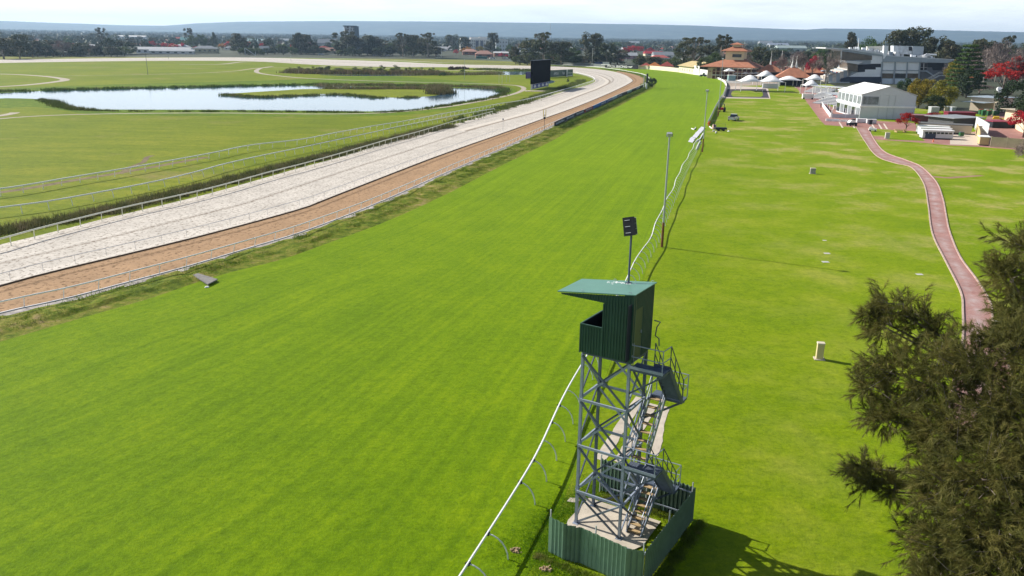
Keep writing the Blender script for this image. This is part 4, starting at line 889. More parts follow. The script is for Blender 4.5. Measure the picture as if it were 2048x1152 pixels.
for (px, py, yt, wp, k) in ((80, 104, 80, 22, 'red'), (152, 106, 84, 18, 'red'), (118, 105, 82, 14, 'red'), (345, 101, 84, 18, 'red'), (362, 101, 83, 22, 'red'), (395, 105, 91, 22, 'red'), (330, 100, 82, 14, 'red'), (305, 98, 78, 14, 'red'), (445, 100, 85, 18, 'orange'), (458, 99, 80, 20, 'red'), (495, 100, 80, 22, 'red'), (526, 101, 83, 16, 'red'),
        (590, 103, 83, 20, 'red'), (620, 102, 82, 26, 'red'), (912, 112, 97, 13, 'red'), (935, 106, 92, 20, 'orange'), (925, 109, 96, 14, 'orange'), (1005, 118, 104, 22, 'red'), (1030, 119, 108, 18, 'red'), (1000, 104, 91, 12, 'red'), (1162, 127, 110, 14, 'red'), (1176, 127, 112, 12, 'red'), (1238, 126, 114, 22, 'red'), (1200, 126, 110, 10, 'red'),
        (1270, 112, 87, 40, 'red'), (1300, 110, 93, 22, 'red'), (1250, 112, 92, 20, 'red'), (1065, 122, 106, 16, 'red'), (1352, 113, 98, 26, 'green'), (960, 106, 90, 18, 'yellow'), (95, 100, 78, 14, 'yellow'), (300, 104, 84, 12, 'fig'), (320, 103, 86, 12, 'fig'), (290, 104, 80, 14, 'gum')):
    b = G(px, py); TL.append((b, k, HT(b, yt), wp / F * depth(b)))
sub_trees()
KW = dict(gum='ragged dark gum', tall='slender tall gum', fig='dense dark round tree', green='mid-green leafy tree', bush='low green bush', dbush='dark bush', red='red-leaved tree', orange='orange-leaved tree', yellow='yellowish tree', bare='leafless brown tree', cypress='narrow dark cypress', weeper='large spreading gum', pine='tiered pine')
LM = [(30, 'near the left edge'), (110, 'behind the far left fence'), (206, 'near the lone tall skyline gum'), (300, 'left of the long white roof'), (395, 'above the low villa'), (500, 'behind the leaning stick frame'), (600, 'left of the dark apartment slab'), (717, 'by the patterned apartment tower'), (830, 'right of the apartment tower'), (900, 'near the pyramid roof'), (968, 'by the white apartment block'), (1080, 'above the big black screen'), (1190, 'beyond the far bend'), (1290, 'above the black banner'), (1400, 'behind the biggest gum'), (1485, 'behind the pagoda'), (1600, 'behind the spired roofs'), (1720, 'left of the grandstand roof'), (1830, 'behind the grandstand'), (1930, 'behind the tiered pine'), (2020, 'above the scarlet tree')]
def place_words(x): return min(LM, key=lambda q: abs(q[0] - x))[1]
cells = {}
for b, k, h_, w_ in TL:
    x, y = proj(b); cells.setdefault((KW[k], place_words(x)), []).append((x, b, k, h_, w_))
ORD = ['leftmost', 'second from left', 'third from left', 'fourth from left', 'fifth from left', 'sixth from left', 'seventh from left', 'eighth from left', 'ninth from left', 'tenth from left', 'eleventh from left', 'twelfth from left', 'thirteenth from left']
for (kw, pw), L_ in cells.items():
    L_.sort(key=lambda q: q[0])
    for i, (x, b, k, h_, w_) in enumerate(L_):
        lb = kw + ' ' + pw + ('' if len(L_) == 1 else ', ' + ORD[min(i, 12)] if i < len(L_) - 1 or len(L_) > 13 else ', rightmost')
        tree_at(b, k, h_, w_, lb, group='suburban trees beyond the racecourse')
# far-off wood beyond the houses: too many to count
rs = np.random.RandomState(5); nC = 10500; ang = rs.uniform(-38, 38, nC); dist = 1500 + 8200 * rs.rand(nC) ** .9
cx, cy = dist * np.sin(np.radians(ang)), dist * np.cos(np.radians(ang)); hh = rs.uniform(5, 14, nC)
cz = np.maximum(0, dist - 1000) * .009 + hh * .35
cs = np.stack([cx, cy, cz], 1); V, Fc = leafcloud(rs, cs, hh * .95, 22, 7.5, .75)
o = np_mesh('distant_woodland', V, Fc, leafmat('distant_leaves', (.02, .035, .02), (.05, .07, .035), .02, .1)); tag(o, 'hazy far-off treed suburb below the hills', 'woodland', kind='stuff')
# ---- hills: forested scarp
RX = [(-500, 40), (-200, 41), (0, 42), (100, 46), (250, 51), (330, 52), (400, 47), (480, 44), (600, 43), (700, 42.5), (900, 44), (1100, 46.5), (1300, 49.5), (1400, 52), (1500, 56), (1580, 59), (1610, 60), (1650, 57.5), (1750, 58.5), (1900, 61.5), (2048, 65), (2300, 69), (2600, 72)]
mb = MB(); nc = 420; nr = 14; D0, D1 = 10500, 14500
for j in range(nr + 1):
    t = j / nr
    for i in range(nc + 1):
        px = -450 + 2950 * i / nc; yt = np.interp(px, [q[0] for q in RX], [q[1] for q in RX]); d = ray(px, yt); d = d / math.hypot(d[0], d[1])
        D = D0 + (D1 - D0) * t; zr = H + d[2] * D1; z0 = gz(0, D0) - 5
        bumpy = 14 * (1 - t) * fbm(px * .02 + t * 2, t * 6, 2) * math.sin(math.pi * min(1, t * 1.05)) * (1 if j < nr else 0)
        z = z0 + (zr - z0) * (math.sin(t * math.pi / 2) ** 1.15) + bumpy + (rs.rand() * 5 if j == nr else 0)
        mb.v.append((d[0] * D, d[1] * D, z))
for j in range(nr):
    for i in range(nc): a = j * (nc + 1) + i; mb.f.append((a, a + 1, a + nc + 2, a + nc + 1))
m_, t, b = newmat('forest_hill'); v = coord(t); c_ = ramp(t, noise(t, coord(t, 'Object', (1, 1, 3)), .0035, 9, .75), [(.36, (.004, .015, .014)), (.5, (.02, .045, .04)), (.64, (.075, .1, .08))])
sp = ramp(t, noise(t, v, .03, 3, .7), [(.7, (0, 0, 0)), (.74, (1, 1, 1))]); c_ = mix(t, math_(t, 'MULTIPLY', sp, .35), c_, (.4, .38, .34))
t.links.new(c_, b.inputs['Base Color']); b.inputs['Roughness'].default_value = 1
struct(mb.build('hills', m_, smooth=True))
# ================================================================== FOREGROUND TREE, REEDS, GRASS
def sprays(rs, origins, dirs, ln, per, nl, wd, droop=.25, spread=.5):
    n = len(origins) * per; O_ = np.repeat(origins, per, 0); D_ = np.repeat(dirs, per, 0); Lr = np.repeat(ln, per)
    along = rs.rand(n)[:, None] * Lr[:, None]
    d = D_ + spread * rs.normal(size=(n, 3)); d[:, 2] -= droop * rs.rand(n); d /= np.linalg.norm(d, axis=1)[:, None]
    base = O_ + D_ * along; s = rs.normal(size=(n, 3)); s = np.cross(d, s); s /= np.linalg.norm(s, axis=1)[:, None] + 1e-9
    l_ = (nl * (.6 + .7 * rs.rand(n)))[:, None]; bend = np.zeros((n, 3)); bend[:, 2] = -.12 * l_[:, 0]
    V = np.stack([base - s * wd * .5, base + s * wd * .5, base + d * l_ + bend], 1).reshape(-1, 3)
    return V, np.arange(n * 3).reshape(-1, 3)
L_cas = leafmat('needle_foliage', (.032, .04, .012), (.145, .145, .035), 1.3, .38, (.27, .225, .07), 0.0, 0.0)
M_casb = mat('grey_twig_bark', (.2, .165, .14), .9, var=.4, scale=3)
rs = np.random.RandomState(11)
tb = np.array([21.5, 26.0, 0.0])
LOBES = [ # px, py, depth, radius px, weight
 (1795, 622, 33, 48, 1), (1850, 650, 32.5, 52, 1), (1770, 655, 33, 34, .8), (1745, 632, 33.5, 22, .5), (1885, 668, 32, 34, .7),
 (1790, 745, 31, 62, 1.2), (1740, 770, 31.5, 36, .8), (1860, 760, 30, 78, 1.4), (1800, 830, 30.5, 62, 1.2), (1760, 835, 31, 30, .6), (1940, 745, 29.5, 80, 1.4), (2010, 720, 29, 80, 1.3),
 (2020, 560, 31, 52, 1), (2050, 500, 31.5, 50, 1), (2045, 620, 30.5, 60, 1), (1998, 545, 31.5, 28, .6), (2010, 655, 30.5, 44, .7), (2060, 690, 29, 70, 1),
 (1855, 880, 29.5, 32, .6), (1900, 860, 28.5, 82, 1.4), (1980, 850, 28, 90, 1.5), (2050, 830, 27.5, 90, 1.4), (1862, 965, 28.5, 36, .7), (1750, 965, 30, 50, 1.0), (1790, 985, 29.5, 38, .8), (1720, 935, 30.2, 20, .3),
 (1900, 965, 27.5, 84, 1.4), (1985, 960, 26.5, 100, 1.5), (2060, 960, 26, 100, 1.3), (1862, 1030, 28.5, 34, .6), (1870, 1085, 27.5, 62, 1.0), (1935, 1080, 26.5, 86, 1.4), (2020, 1090, 25.5, 110, 1.5), (2080, 1100, 25, 110, 1.2),
 (1890, 1160, 26.5, 70, 1), (1970, 1180, 25.5, 100, 1.2), (2060, 1200, 25, 110, 1.2), (1862, 1150, 27.5, 30, .5), (2110, 760, 28, 110, 1.2), (2120, 950, 26, 120, 1.2), (2120, 560, 30.5, 80, 1)]
casu = thing('casuarina_tree', 'large olive needle-leaved tree filling the lower right corner', 'tree', tuple(tb))
tr = MB(); tr.tube([(0, 0, 0), (-.2, .2, 3), (-.3, .6, 6), (0, 1.2, 9)], .32, 9, .12); tw = MB()
OO, DD, LL = [], [], []
for (px, py, D, rp_, wgt) in LOBES:
    c = RP(px, py, D); rad = rp_ / F * D; cen = c - tb
    zb = max(1.0, min(8.5, cen[2] * .55 + 1)); root = Vector((-.25 * min(1, zb / 5), .1 * zb, zb)); C_ = Vector(cen); mid = (root + C_) / 2 + Vector((0, 0, .3))
    tr.tube([root, mid, C_], .09, 6, .035)
    nb = int(23 * wgt * (rad / 1.2) ** 1.5) + 8
    out_ = np.array(C_ - root); out_ /= np.linalg.norm(out_)
    for k in range(nb):
        d = rs.normal(size=3) + out_ * .55 + np.array([0, 0, .15]); d /= np.linalg.norm(d)
        s0 = np.array(C_) + rs.normal(size=3) * rad * .2; e = s0 + d * rad * (.55 + .6 * rs.rand())
        if k % 2 == 0: tw.tube([tuple(s0), tuple((s0 + e) / 2 + rs.normal(size=3) * .05), tuple(e)], .022, 3, .008)
        for q in range(6):
            f_ = .25 + .75 * q / 5; o_ = s0 + (e - s0) * f_ + rs.normal(size=3) * rad * .07; dd = d + rs.normal(size=3) * .45; dd /= np.linalg.norm(dd)
            OO.append(o_); DD.append(dd); LL.append(.28 + .25 * rs.rand())
V, Fc = sprays(rs, np.array(OO), np.array(DD), np.array(LL), 38, .3, .017, .35, .36)
print('casuarina faces', len(Fc))
np_mesh('crown', V, Fc, L_cas, casu, 3); tr.build('trunk', M_casb, casu, smooth=True); tw.build('branches', M_casb, casu)
# ---- reeds and rank grass: countless blades
def blades(name, label, cat, A, B, n, h0, h1, wd, mt, seed, clump=.6, z0=0.0, parts=None, dens=None):
    rs = np.random.RandomState(seed); A = np.array(A); B = np.array(B); N_b = len(A); nc_ = max(4, n // 40)
    ii = rs.randint(0, N_b, nc_); uu = rs.rand(nc_); C_ = A[ii] * (1 - uu)[:, None] + B[ii] * uu[:, None]
    k = rs.randint(0, nc_, n); P_ = C_[k] + rs.normal(size=(n, 2)) * clump * (.5 + rs.rand(nc_)[k])[:, None]
    hgt = (h0 + (h1 - h0) * rs.rand(n)) * (.55 + .6 * rs.rand(nc_)[k]); a = rs.rand(n) * 6.28; sx = np.stack([np.cos(a), np.sin(a), 0 * a], 1) * wd / 2
    base = np.column_stack([P_, np.full(n, z0)]); lean = np.column_stack([rs.normal(size=(n, 2)) * .28 * hgt[:, None], hgt])
    V = np.stack([base - sx, base + sx, base + lean], 1).reshape(-1, 3)
    o = np_mesh(name, V, np.arange(n * 3).reshape(-1, 3), mt, None, 3); return tag(o, label, cat, kind='stuff')
L_reed = leafmat('reed_blades', (.06, .09, .015), (.16, .15, .06), .3, .3, (.3, .21, .16))
L_reedg = leafmat('green_reed_blades', (.03, .06, .01), (.09, .13, .025), .2, .3, (.17, .15, .07))
L_weed = leafmat('weed_blades', (.06, .11, .008), (.14, .2, .02), .5, .35, (.28, .24, .09))
def band(px, w_, step=1.5): A = curve(px, step); n_ = side(A); return A - n_ * w_ / 2, A + n_ * w_ / 2
A, B = band([(-420, 560), (-200, 505), (0, 464), (100, 446), (200, 427), (300, 403), (430, 371), (540, 342), (600, 327), (680, 307), (740, 291), (800, 276), (850, 263), (900, 253)], 3.0)
blades('reeds', 'brown and green reeds between the two inner rails', 'reeds', A, B, 52000, .3, 1.05, .07, L_reed, 1, .55)
A, B = band([(905, 246), (990, 221), (1030, 210), (1080, 193), (1105, 184), (1135, 173), (1158, 164), (1165, 160)], 4.0)
blades('reeds', 'low scrub beside the big screen and bend rail', 'reeds', A, B, 12000, .3, 1.2, .2, L_reedg, 2, .7)
A, B = band([(-60, 186), (0, 184), (80, 181.5), (220, 178), (400, 174.5), (560, 171), (680, 169.5), (780, 172), (880, 173.5), (960, 175), (1000, 178), (1008, 184)], 4.5)
blades('reeds', 'dark reeds fringing the far pond bank', 'reeds', A, B, 15000, .3, 1.3, .3, L_reedg, 3, .9)
A, B = band([(640, 172), (760, 171), (880, 173), (960, 175), (1000, 178)], 8)
blades('reeds', 'pale brown reeds along the far bank near the islet', 'reeds', A, B, 6000, .5, 1.7, .3, L_reed, 9, 1.3)
A, B = band([(660, 177), (720, 178), (800, 177.5), (840, 178)], 6)
blades('reeds', 'pinkish dry reeds behind the islet', 'reeds', A, B, 5000, .4, 1.5, .3, L_reed, 10, 1.3)
A, B = band([(876, 189), (884, 184), (868, 178)], 7)
blades('reeds', 'tawny reed clump at the islet tip', 'reeds', A, B, 3000, 1.4, 3.4, .3, L_reed, 4, 1.3)
A, B = band([(80, 199), (110, 207), (135, 215), (200, 221.5), (330, 223), (470, 223), (640, 224.5), (760, 225), (840, 219), (905, 209), (990, 194), (1010, 184)], 2.2)
blades('reeds', 'thin green reeds along the near pond edge', 'reeds', A, B, 11000, .2, .8, .16, L_reedg, 5, .8)
A, B = band([(100, 204), (125, 213), (150, 219), (190, 221)], 3)
blades('reeds', 'tall dark reeds on the left pond point', 'reeds', A, B, 2500, .4, 1.6, .16, L_reedg, 15, .8)
A, B = band([(450, 190), (520, 195), (600, 192), (690, 190), (760, 196), (830, 195)], 2.5)
blades('reeds', 'dark sedge along the near side of the islet', 'reeds', A, B, 5000, .3, 1.1, .3, L_reedg, 6, 1)
A, B = band([(960, 139.5), (1000, 140.5), (1060, 141.5)], 8); blades('reeds', 'dark reeds before the back straight near the screen', 'reeds', A, B, 3500, .6, 2.0, .5, L_reedg, 7, 2)
A, B = band([(800, 150), (880, 150), (960, 149), (1000, 147)], 10); blades('reeds', 'tawny reeds right of the scrub clumps', 'reeds', A, B, 6000, .6, 2.2, .4, L_reed, 8, 2)
A, B = band([(578, 145.5), (640, 147.5), (720, 148), (800, 149), (885, 150)], 9); blades('reeds', 'brown thicket tangled under the scrub bushes before the back straight', 'reeds', A, B, 16000, 1.0, 3.4, .5, L_reed, 12, 1.8)
vi = 330
blades('weeds', 'rank green weeds filling the verge ditch', 'weeds', VA[:vi] * .8 + VB[:vi] * .2, VA[:vi] * .25 + VB[:vi] * .75, 70000, .06, .34, .055, L_weed, 21, .5, .1)
blades('weeds', 'taller weeds in the far part of the verge', 'weeds', VA[300:] * .75 + VB[300:] * .25, VA[300:] * .35 + VB[300:] * .65, 26000, .2, .9, .16, L_weed, 22, .9, .1)
# longer grass round the enclosure
pts = np.array([lw(u, v)[:2] for u, v in ((-2.2, -3.6), (-1.6, -1), (-1.2, 1.5), (-.9, 3), (-.2, 4.5))]); A = cat_rom(pts, .3); pts2 = np.array([lw(u, v)[:2] for u, v in ((4.6, -4.4), (-.15, -2.6), (-.15, 1.5), (-.1, 2.9), (.2, 4.5))]); B = resample(cat_rom(pts2, .3), len(A))
L_grass = leafmat('lawn_blades', (.08, .16, .003), (.15, .25, .006), .8, .35, (.2, .25, .03))
blades('grass', 'longer grass round the foot of the lookout enclosure', 'grass', A, B, 36000, .025, .09, .022, L_grass, 31, .5)
pa = cat_rom(np.array([lw(u, v)[:2] for u, v in ((-.2, -2.7), (2, -2.75), (4.3, -2.7), (4.45, 0), (4.4, 3.2))]), .3); n_ = side(pa)
blades('grass', 'dry tufts against the outer face of the green fence', 'grass', pa - n_ * .35, pa + n_ * .02, 9000, .05, .17, .024, L_weed, 32, .1)
pa = cat_rom(np.array([lw(u, v)[:2] for u, v in ((.1, 2.6), (2, 2.7), (3.8, 2.6), (3.85, 0), (3.8, -2)) ]), .3); n_ = side(pa)
blades('grass', 'grass growing inside the green fence enclosure', 'grass', pa - n_ * .3, pa + n_ * .3, 9000, .05, .16, .024, L_weed, 33, .15)
# scrub clumps before the back straight: countable bushes
for i, (px, py, yt, wp, k, lb) in enumerate(((583, 143, 133, 24, 'bush', 'leftmost round bush of the scrub line before the back straight'), (600, 144, 131, 24, 'bush', 'olive bush second in the scrub line'), (615, 146, 134, 20, 'dbush', 'dark bush low in the left scrub'), (628, 146, 129.5, 22, 'bush', 'taller green bush left of the scrub pair'), (655, 147, 128.5, 28, 'dbush', 'tall dark bush with its twin at the scrub left'), (640, 147, 131, 24, 'dbush', 'dark bush touching its taller twin'), (680, 146, 134, 40, 'dbush', 'long low dark thicket in the scrub line'), (712, 145, 132, 22, 'bush', 'green bush above the low thicket'), (736, 146, 130, 30, 'bush', 'broad green bush mid scrub line'), (764, 146, 128.5, 26, 'bush', 'round green bush over pale reeds'), (793, 147, 127.5, 28, 'bush', 'tallest round green bush of the scrub line'), (818, 147, 130, 22, 'bush', 'green bush right of the tallest'), (840, 148, 131, 26, 'bush', 'olive bush with reeds at its foot'), (866, 148, 131.5, 26, 'bush', 'rightmost green bush of the scrub line'), (886, 152, 141, 18, 'bush', 'small green bush below the right scrub end'), (926, 144, 137, 14, 'bush', 'little green bush beside the brush piles'), (1136, 164, 155, 6, 'dbush', 'tiny sapling on the bend inside the track'))):
    tree_px(px, py, yt, wp, k, lb, z=0)
rs = np.random.RandomState(3)
for px, py, yt, wp, lb in ((903, 139.5, 130, 12, 'leftmost brown brush pile by the back straight'), (914, 139, 131.5, 9, 'small middle brown brush pile by the back straight'), (931, 138.5, 129.5, 24, 'largest brown brush pile by the back straight')):
    b = G(px, py, 0); w_ = wp / F * depth(b); h_ = HT(b, yt); cs = [(rs.normal() * w_ * .2, rs.normal() * w_ * .1, h_ * .4 * rs.rand() + .3) for k in range(12)]
    V, Fc = leafcloud(rs, cs, [h_ * .35] * 12, 60, 1.4, .8, .3); o = np_mesh('brush_pile', V, Fc, mat('dead_brush', (.12, .07, .05), .95, var=.4, scale=.5)); o.location = b; tag(o, lb, 'brush pile')
rs = np.random.RandomState(3); cs = [(*(TB[i] * 0 + p), .45) for i, p in []]
# low hedge between the hoardings and the turf
HA = curve([(1125, 258), (1160, 240), (1210, 218), (1255, 196), (1285, 181), (1300, 172)], 1.3); rs = np.random.RandomState(8); cs, rr_ = [], []
for p in HA:
    for k in range(2): cs.append((p[0] + rs.normal() * .3, p[1] + rs.normal() * .3, .35 + .3 * rs.rand())); rr_.append(.55 + .3 * rs.rand())
V, Fc = leafcloud(rs, cs, rr_, 60, .22, .8); tag(np_mesh('hedge', V, Fc, leafmat('hedge_leaves', (.03, .07, .008), (.09, .17, .015), .5, .3)), 'low green hedge running in front of the coloured hoardings', 'hedge')
b = G(1304, 176, 0); tree_at(b, 'fig', 5.4, 5.0, 'dark rounded bush at the bend end of the hoardings')
# ================================================================== SIGNS AND SCREEN
def px_text(body, size, mt, parent, loc, rot, name='lettering', xs=1.0, bold=False, ext=.02, align='CENTER'):
    cv = bpy.data.curves.new(name, 'FONT'); cv.body = body; cv.size = size; cv.align_x = align; cv.align_y = 'CENTER'; cv.extrude = ext
    if bold: cv.offset = size * .03
    o = bpy.data.objects.new(name, cv); col.objects.link(o); o.data.materials.append(mt); o.parent = parent; o.location = loc; o.rotation_euler = rot; o.scale = (xs, 1, 1)
    me = bpy.data.meshes.new_from_object(o); me.name = name; q = bpy.data.objects.new(name, me); col.objects.link(q); q.parent = parent; q.location = loc; q.rotation_euler = rot; q.scale = o.scale
    bpy.data.objects.remove(o); me.materials.clear(); me.materials.append(mt); return q
def upright(px0, py0, px1, py1, name, label, cat, group=None):
    a, b = G(px0, py0, 0), G(px1, py1, 0); d = b - a; Lg = math.hypot(d[0], d[1]); t = thing(name, label, cat, (a[0], a[1], 0), math.atan2(d[1], d[0]), group)
    return t, Lg, a
M_black = mat('screen_black', (.006, .006, .009), .95, var=.2, scale=.4, spec=.03)
M_bluep = mat('blue_panel', (.02, .05, .32), .5)
t, Lg, a = upright(1064, 180.5, 1097, 174, 'video_screen', 'big black video screen on a blue and white base by the track bend', 'screen')
hs = HT(a, 121.5); z0 = hs * .21
MB().box((Lg / 2, 0, z0), (Lg * 1.09, .9, hs - z0)).build('screen_face', M_black, t)
MB().box((Lg / 2, .2, hs), (Lg * 1.1, 1.1, .15)).build('screen_cap', M_dsteel, t)
MB().box((Lg / 2, .3, .35), (Lg * .98, .5, z0 - .4)).box((.25, .3, 0), (.4, .6, z0)).box((Lg - .25, .3, 0), (.3, .6, z0)).build('screen_base', M_post, t)
for k in range(4):
    x = Lg * (.16 + .235 * k); f_ = MB().box((x, -.02, .7), (Lg * .215, .1, z0 - .9)).build('base_panel', M_bluep, t)
    MB().box((x - .1, -.09, .95), (Lg * .13, .04, (z0 - 1) * .5)).box((x - .25, -.09, .95 + (z0 - 1) * .5), (Lg * .06, .04, .45)).box((x + .3, -.09, 1.0 + (z0 - 1) * .5), (Lg * .04, .04, .3)).build('emblem', M_white, f_)
a0 = G(1060, 183, 0); struct(MB().box((a0[0] + 5, a0[1] + 3, .02), (14, 5, .12), .1).build('concrete_pad', M_conc))
t, Lg, a = upright(1100, 155.5, 1133, 153.5, 'banner_board', 'long grey-green advertising banner with white lettering beside the big screen', 'billboard')
hb = HT(a, 140.5)
MB().box((Lg / 2 - 3, 0, .3), (Lg + 7, .4, hb - .3)).build('panel', mat('grey_green_banner', (.11, .16, .15), .6, var=.25, scale=.15), t)
px_text('AMELIA', hb * .5, M_white, t, (Lg * .34, -.24, hb * .5), (R(90), 0, 0), xs=.85); px_text('Park', hb * .52, M_white, t, (Lg * .8, -.24, hb * .52), (R(90), 0, R(0)), xs=.8)
for x in (0, Lg / 2, Lg): MB().box((x, .4, 0), (.25, .25, hb)).build('post', M_post, t)
t, Lg, a = upright(1133.5, 153.8, 1145, 153, 'banner_board', 'short grey-green banner panel at the right end of the long one', 'billboard')
hb = HT(a, 139); MB().box((Lg / 2, 0, .2), (Lg, .4, hb - .2)).build('panel', mat('mottled_banner', (.1, .17, .14), .6, var=.6, scale=.4), t); MB().box((-.1, -.1, 0), (.5, .5, hb)).build('post', M_white, t); MB().box((Lg / 2, -.23, .5), (Lg * .8, .04, .3)).box((Lg * .5, -.23, hb * .5), (Lg * .8, .04, .2)).build('lettering', M_white, t)
t, Lg, a = upright(1052, 158, 1068, 156, 'banner_board', 'purple board with a white letter T left of the big screen', 'billboard')
hb = HT(a, 144.5); MB().box((Lg / 2, 0, .2), (Lg, .4, hb - .2)).build('panel', mat('purple_panel', (.06, .03, .22), .5), t); px_text('T', hb * .85, M_white, t, (Lg * .55, -.24, hb * .5), (R(90), 0, 0), bold=True); MB().box((Lg * .55, .3, 0), (.3, .3, hb)).build('post', M_white, t)
t, Lg, a = upright(1210, 135.6, 1276, 138.4, 'banner_board', 'long black banner with white racing club lettering at the far bend', 'billboard')
hb = HT(a, 128.6); MB().box((Lg / 2, 0, .1), (Lg, .5, hb - .1)).build('panel', mat('black_banner', (.018, .018, .024), .6), t)
px_text('PERTH', hb * .85, M_white, t, (Lg * .2, -.3, hb * .5), (R(90), 0, 0), xs=1.25, ext=.03); px_text('RACING', hb * .88, M_white, t, (Lg * .52, -.3, hb * .5), (R(90), 0, 0), xs=1.25, bold=True, ext=.03)
mb = MB()
for (x, z, w_, h_) in ((.68, .5, .02, .12), (.70, .45, .02, .12), (.725, .42, .03, .2), (.75, .45, .03, .22), (.775, .3, .04, .35), (.8, .3, .03, .45), (.82, .5, .02, .25), (.83, .55, .012, .3)): mb.box((Lg * x, -.28, hb * z), (Lg * w_, .04, hb * h_))
mb.build('emblem', M_white, t); MB().box((Lg * .02, -.28, hb * .82), (Lg * .28, .05, hb * .16)).build('top_strip', M_white, t)
for px, w_, c_, lb in ((1211, 9, M_white, 'white advertising board above the black banner'), (1197, 10, mat('navy_board', (.03, .05, .16), .5), 'navy advertising board left of the white one beyond the rail')):
    b = G(px, 131.5, 0); t = thing('advertising_board', lb, 'billboard', tuple(b), R(-5)); W_ = w_ / F * depth(b); h_ = HT(b, 123.5); MB().box((W_ / 2 * 0, 0, h_ * .25), (W_ * 1.6, .3, h_ * .7)).build('panel', c_, t); MB().box((0, .2, 0), (.3, .3, h_)).build('post', M_post, t)
# coloured hoardings along the dirt rail
HB = curve([(1108, 253.5), (1150, 233.5), (1193.5, 215), (1242, 192.5), (1287, 174)], 1.0); nB = 14; HP = resample(HB, nB + 1)
HCOL = [((.03, .035, .08), 'navy hoarding with pale lettering, nearest the camera'), ((.05, .06, .12), 'slate hoarding second from the near end'), ((.035, .03, .06), 'dark hoarding third from the near end'), ((.3, .04, .03), 'red hoarding by the track'), ((.02, .18, .5), 'bright blue hoarding just beyond the red one'), ((.03, .1, .32), 'blue hoarding with white lettering, second past the red one'), ((.03, .06, .25), 'deep blue hoarding, third past the red one'),
        ((.35, .5, .6), 'pale blue hoarding in the middle of the row'), ((.03, .08, .14), 'dark teal hoarding after the pale blue one'), ((.03, .04, .08), 'near-black hoarding before the pale green one'), ((.3, .48, .5), 'pale green hoarding toward the bend'), ((.03, .05, .07), 'charcoal hoarding near the bend'), ((.2, .28, .36), 'greyish blue hoarding near the bend'), ((.02, .05, .04), 'dark green hoarding ending the row at the winning post')]
for i in range(nB):
    a, b = HP[i], HP[i + 1]; Lg = float(np.linalg.norm(b - a)); t = thing('hoarding', HCOL[i][1], 'hoarding', (a[0], a[1], 0), math.atan2(b[1] - a[1], b[0] - a[0]), 'coloured hoardings along the dirt rail')
    MB().box((Lg / 2, -.05, .1), (Lg * .97, .08, 1.0)).build('panel', mat('hoarding_paint_%d' % i, HCOL[i][0], .5, var=.1), t)
    MB().box((.2, .08, 0), (.08, .08, 1.2)).box((Lg - .2, .08, 0), (.08, .08, 1.2)).build('frame', M_white, t)
    if i in (0, 1, 2, 3, 5, 6, 8, 12):
        mb = MB(); rs_ = random.Random(i)
        x = Lg * .15
        while x < Lg * .85: w_ = rs_.uniform(.25, .7); mb.box((x + w_ / 2, -.11, .35), (w_, .03, rs_.uniform(.25, .5))); x += w_ + rs_.uniform(.15, .3)
        mb.build('lettering', mat('pale_lettering', (.55, .6, .66)), t)
# ================================================================== BUILDINGS
M_tile = mat('terracotta_tile', (.4, .17, .1), .8, var=.22, scale=.5, bmp=.3, bs=3)
M_tile2 = mat('red_tile', (.36, .08, .06), .8, var=.2, scale=.5)
M_cwall = mat('cream_wall', (.68, .6, .42), .8, var=.06)
M_wwall = mat('white_wall', (.74, .73, .7), .8, var=.06)
M_glass = mat('dark_glass', (.02, .03, .04), .12, var=.2, spec=.8)
M_canvas = mat('white_canvas', (.82, .82, .82), .6, var=.04)
M_greyroof = mat('grey_roof_sheet', (.3, .32, .34), .5, .1, var=.15, scale=.3)
M_lightroof = mat('pale_roof_sheet', (.6, .6, .6), .5, var=.1, scale=.3)
def hip(mb, L_, W_, z, h_, ov=.6, ridge=.35, gable=False):
    a, b = L_ / 2 + ov, W_ / 2 + ov; r_ = L_ / 2 * ridge if not gable else a
    mb.add([(-a, -b, z), (a, -b, z), (a, b, z), (-a, b, z), (-r_, 0, z + h_), (r_, 0, z + h_), (-a, -b, z - .15), (a, -b, z - .15), (a, b, z - .15), (-a, b, z - .15)], [(0, 1, 5, 4), (1, 2, 5), (2, 3, 4, 5), (3, 0, 4), (6, 7, 1, 0), (7, 8, 2, 1), (8, 9, 3, 2), (9, 6, 0, 3), (9, 8, 7, 6)]); return mb
def house(p, rz_, L_, W_, hw, hr, mw, mr, label, name='house', cat='house', gable=False, nwin=3, group=None, door=True, ridge=.35, ov=.6):
    t = thing(name, label, cat, tuple(map(float, p)), rz_, group)
    MB().box((0, 0, -.3), (L_, W_, hw + .3)).build('wall', mw, t); rf = hip(MB(), L_, W_, hw + .02, hr, ov, ridge, gable).build('roof', mr, t)
    for i in range(nwin):
        x = -L_ / 2 + L_ * (i + .5) / nwin
        MB().box((x, -W_ / 2 - .03, hw * .35), (L_ / nwin * .42, .1, hw * .38)).build('window', M_glass, t)
    if door: MB().box((L_ * .08, -W_ / 2 - .04, 0), (.9, .1, 2.0)).build('door', M_dsteel, t)
    return t
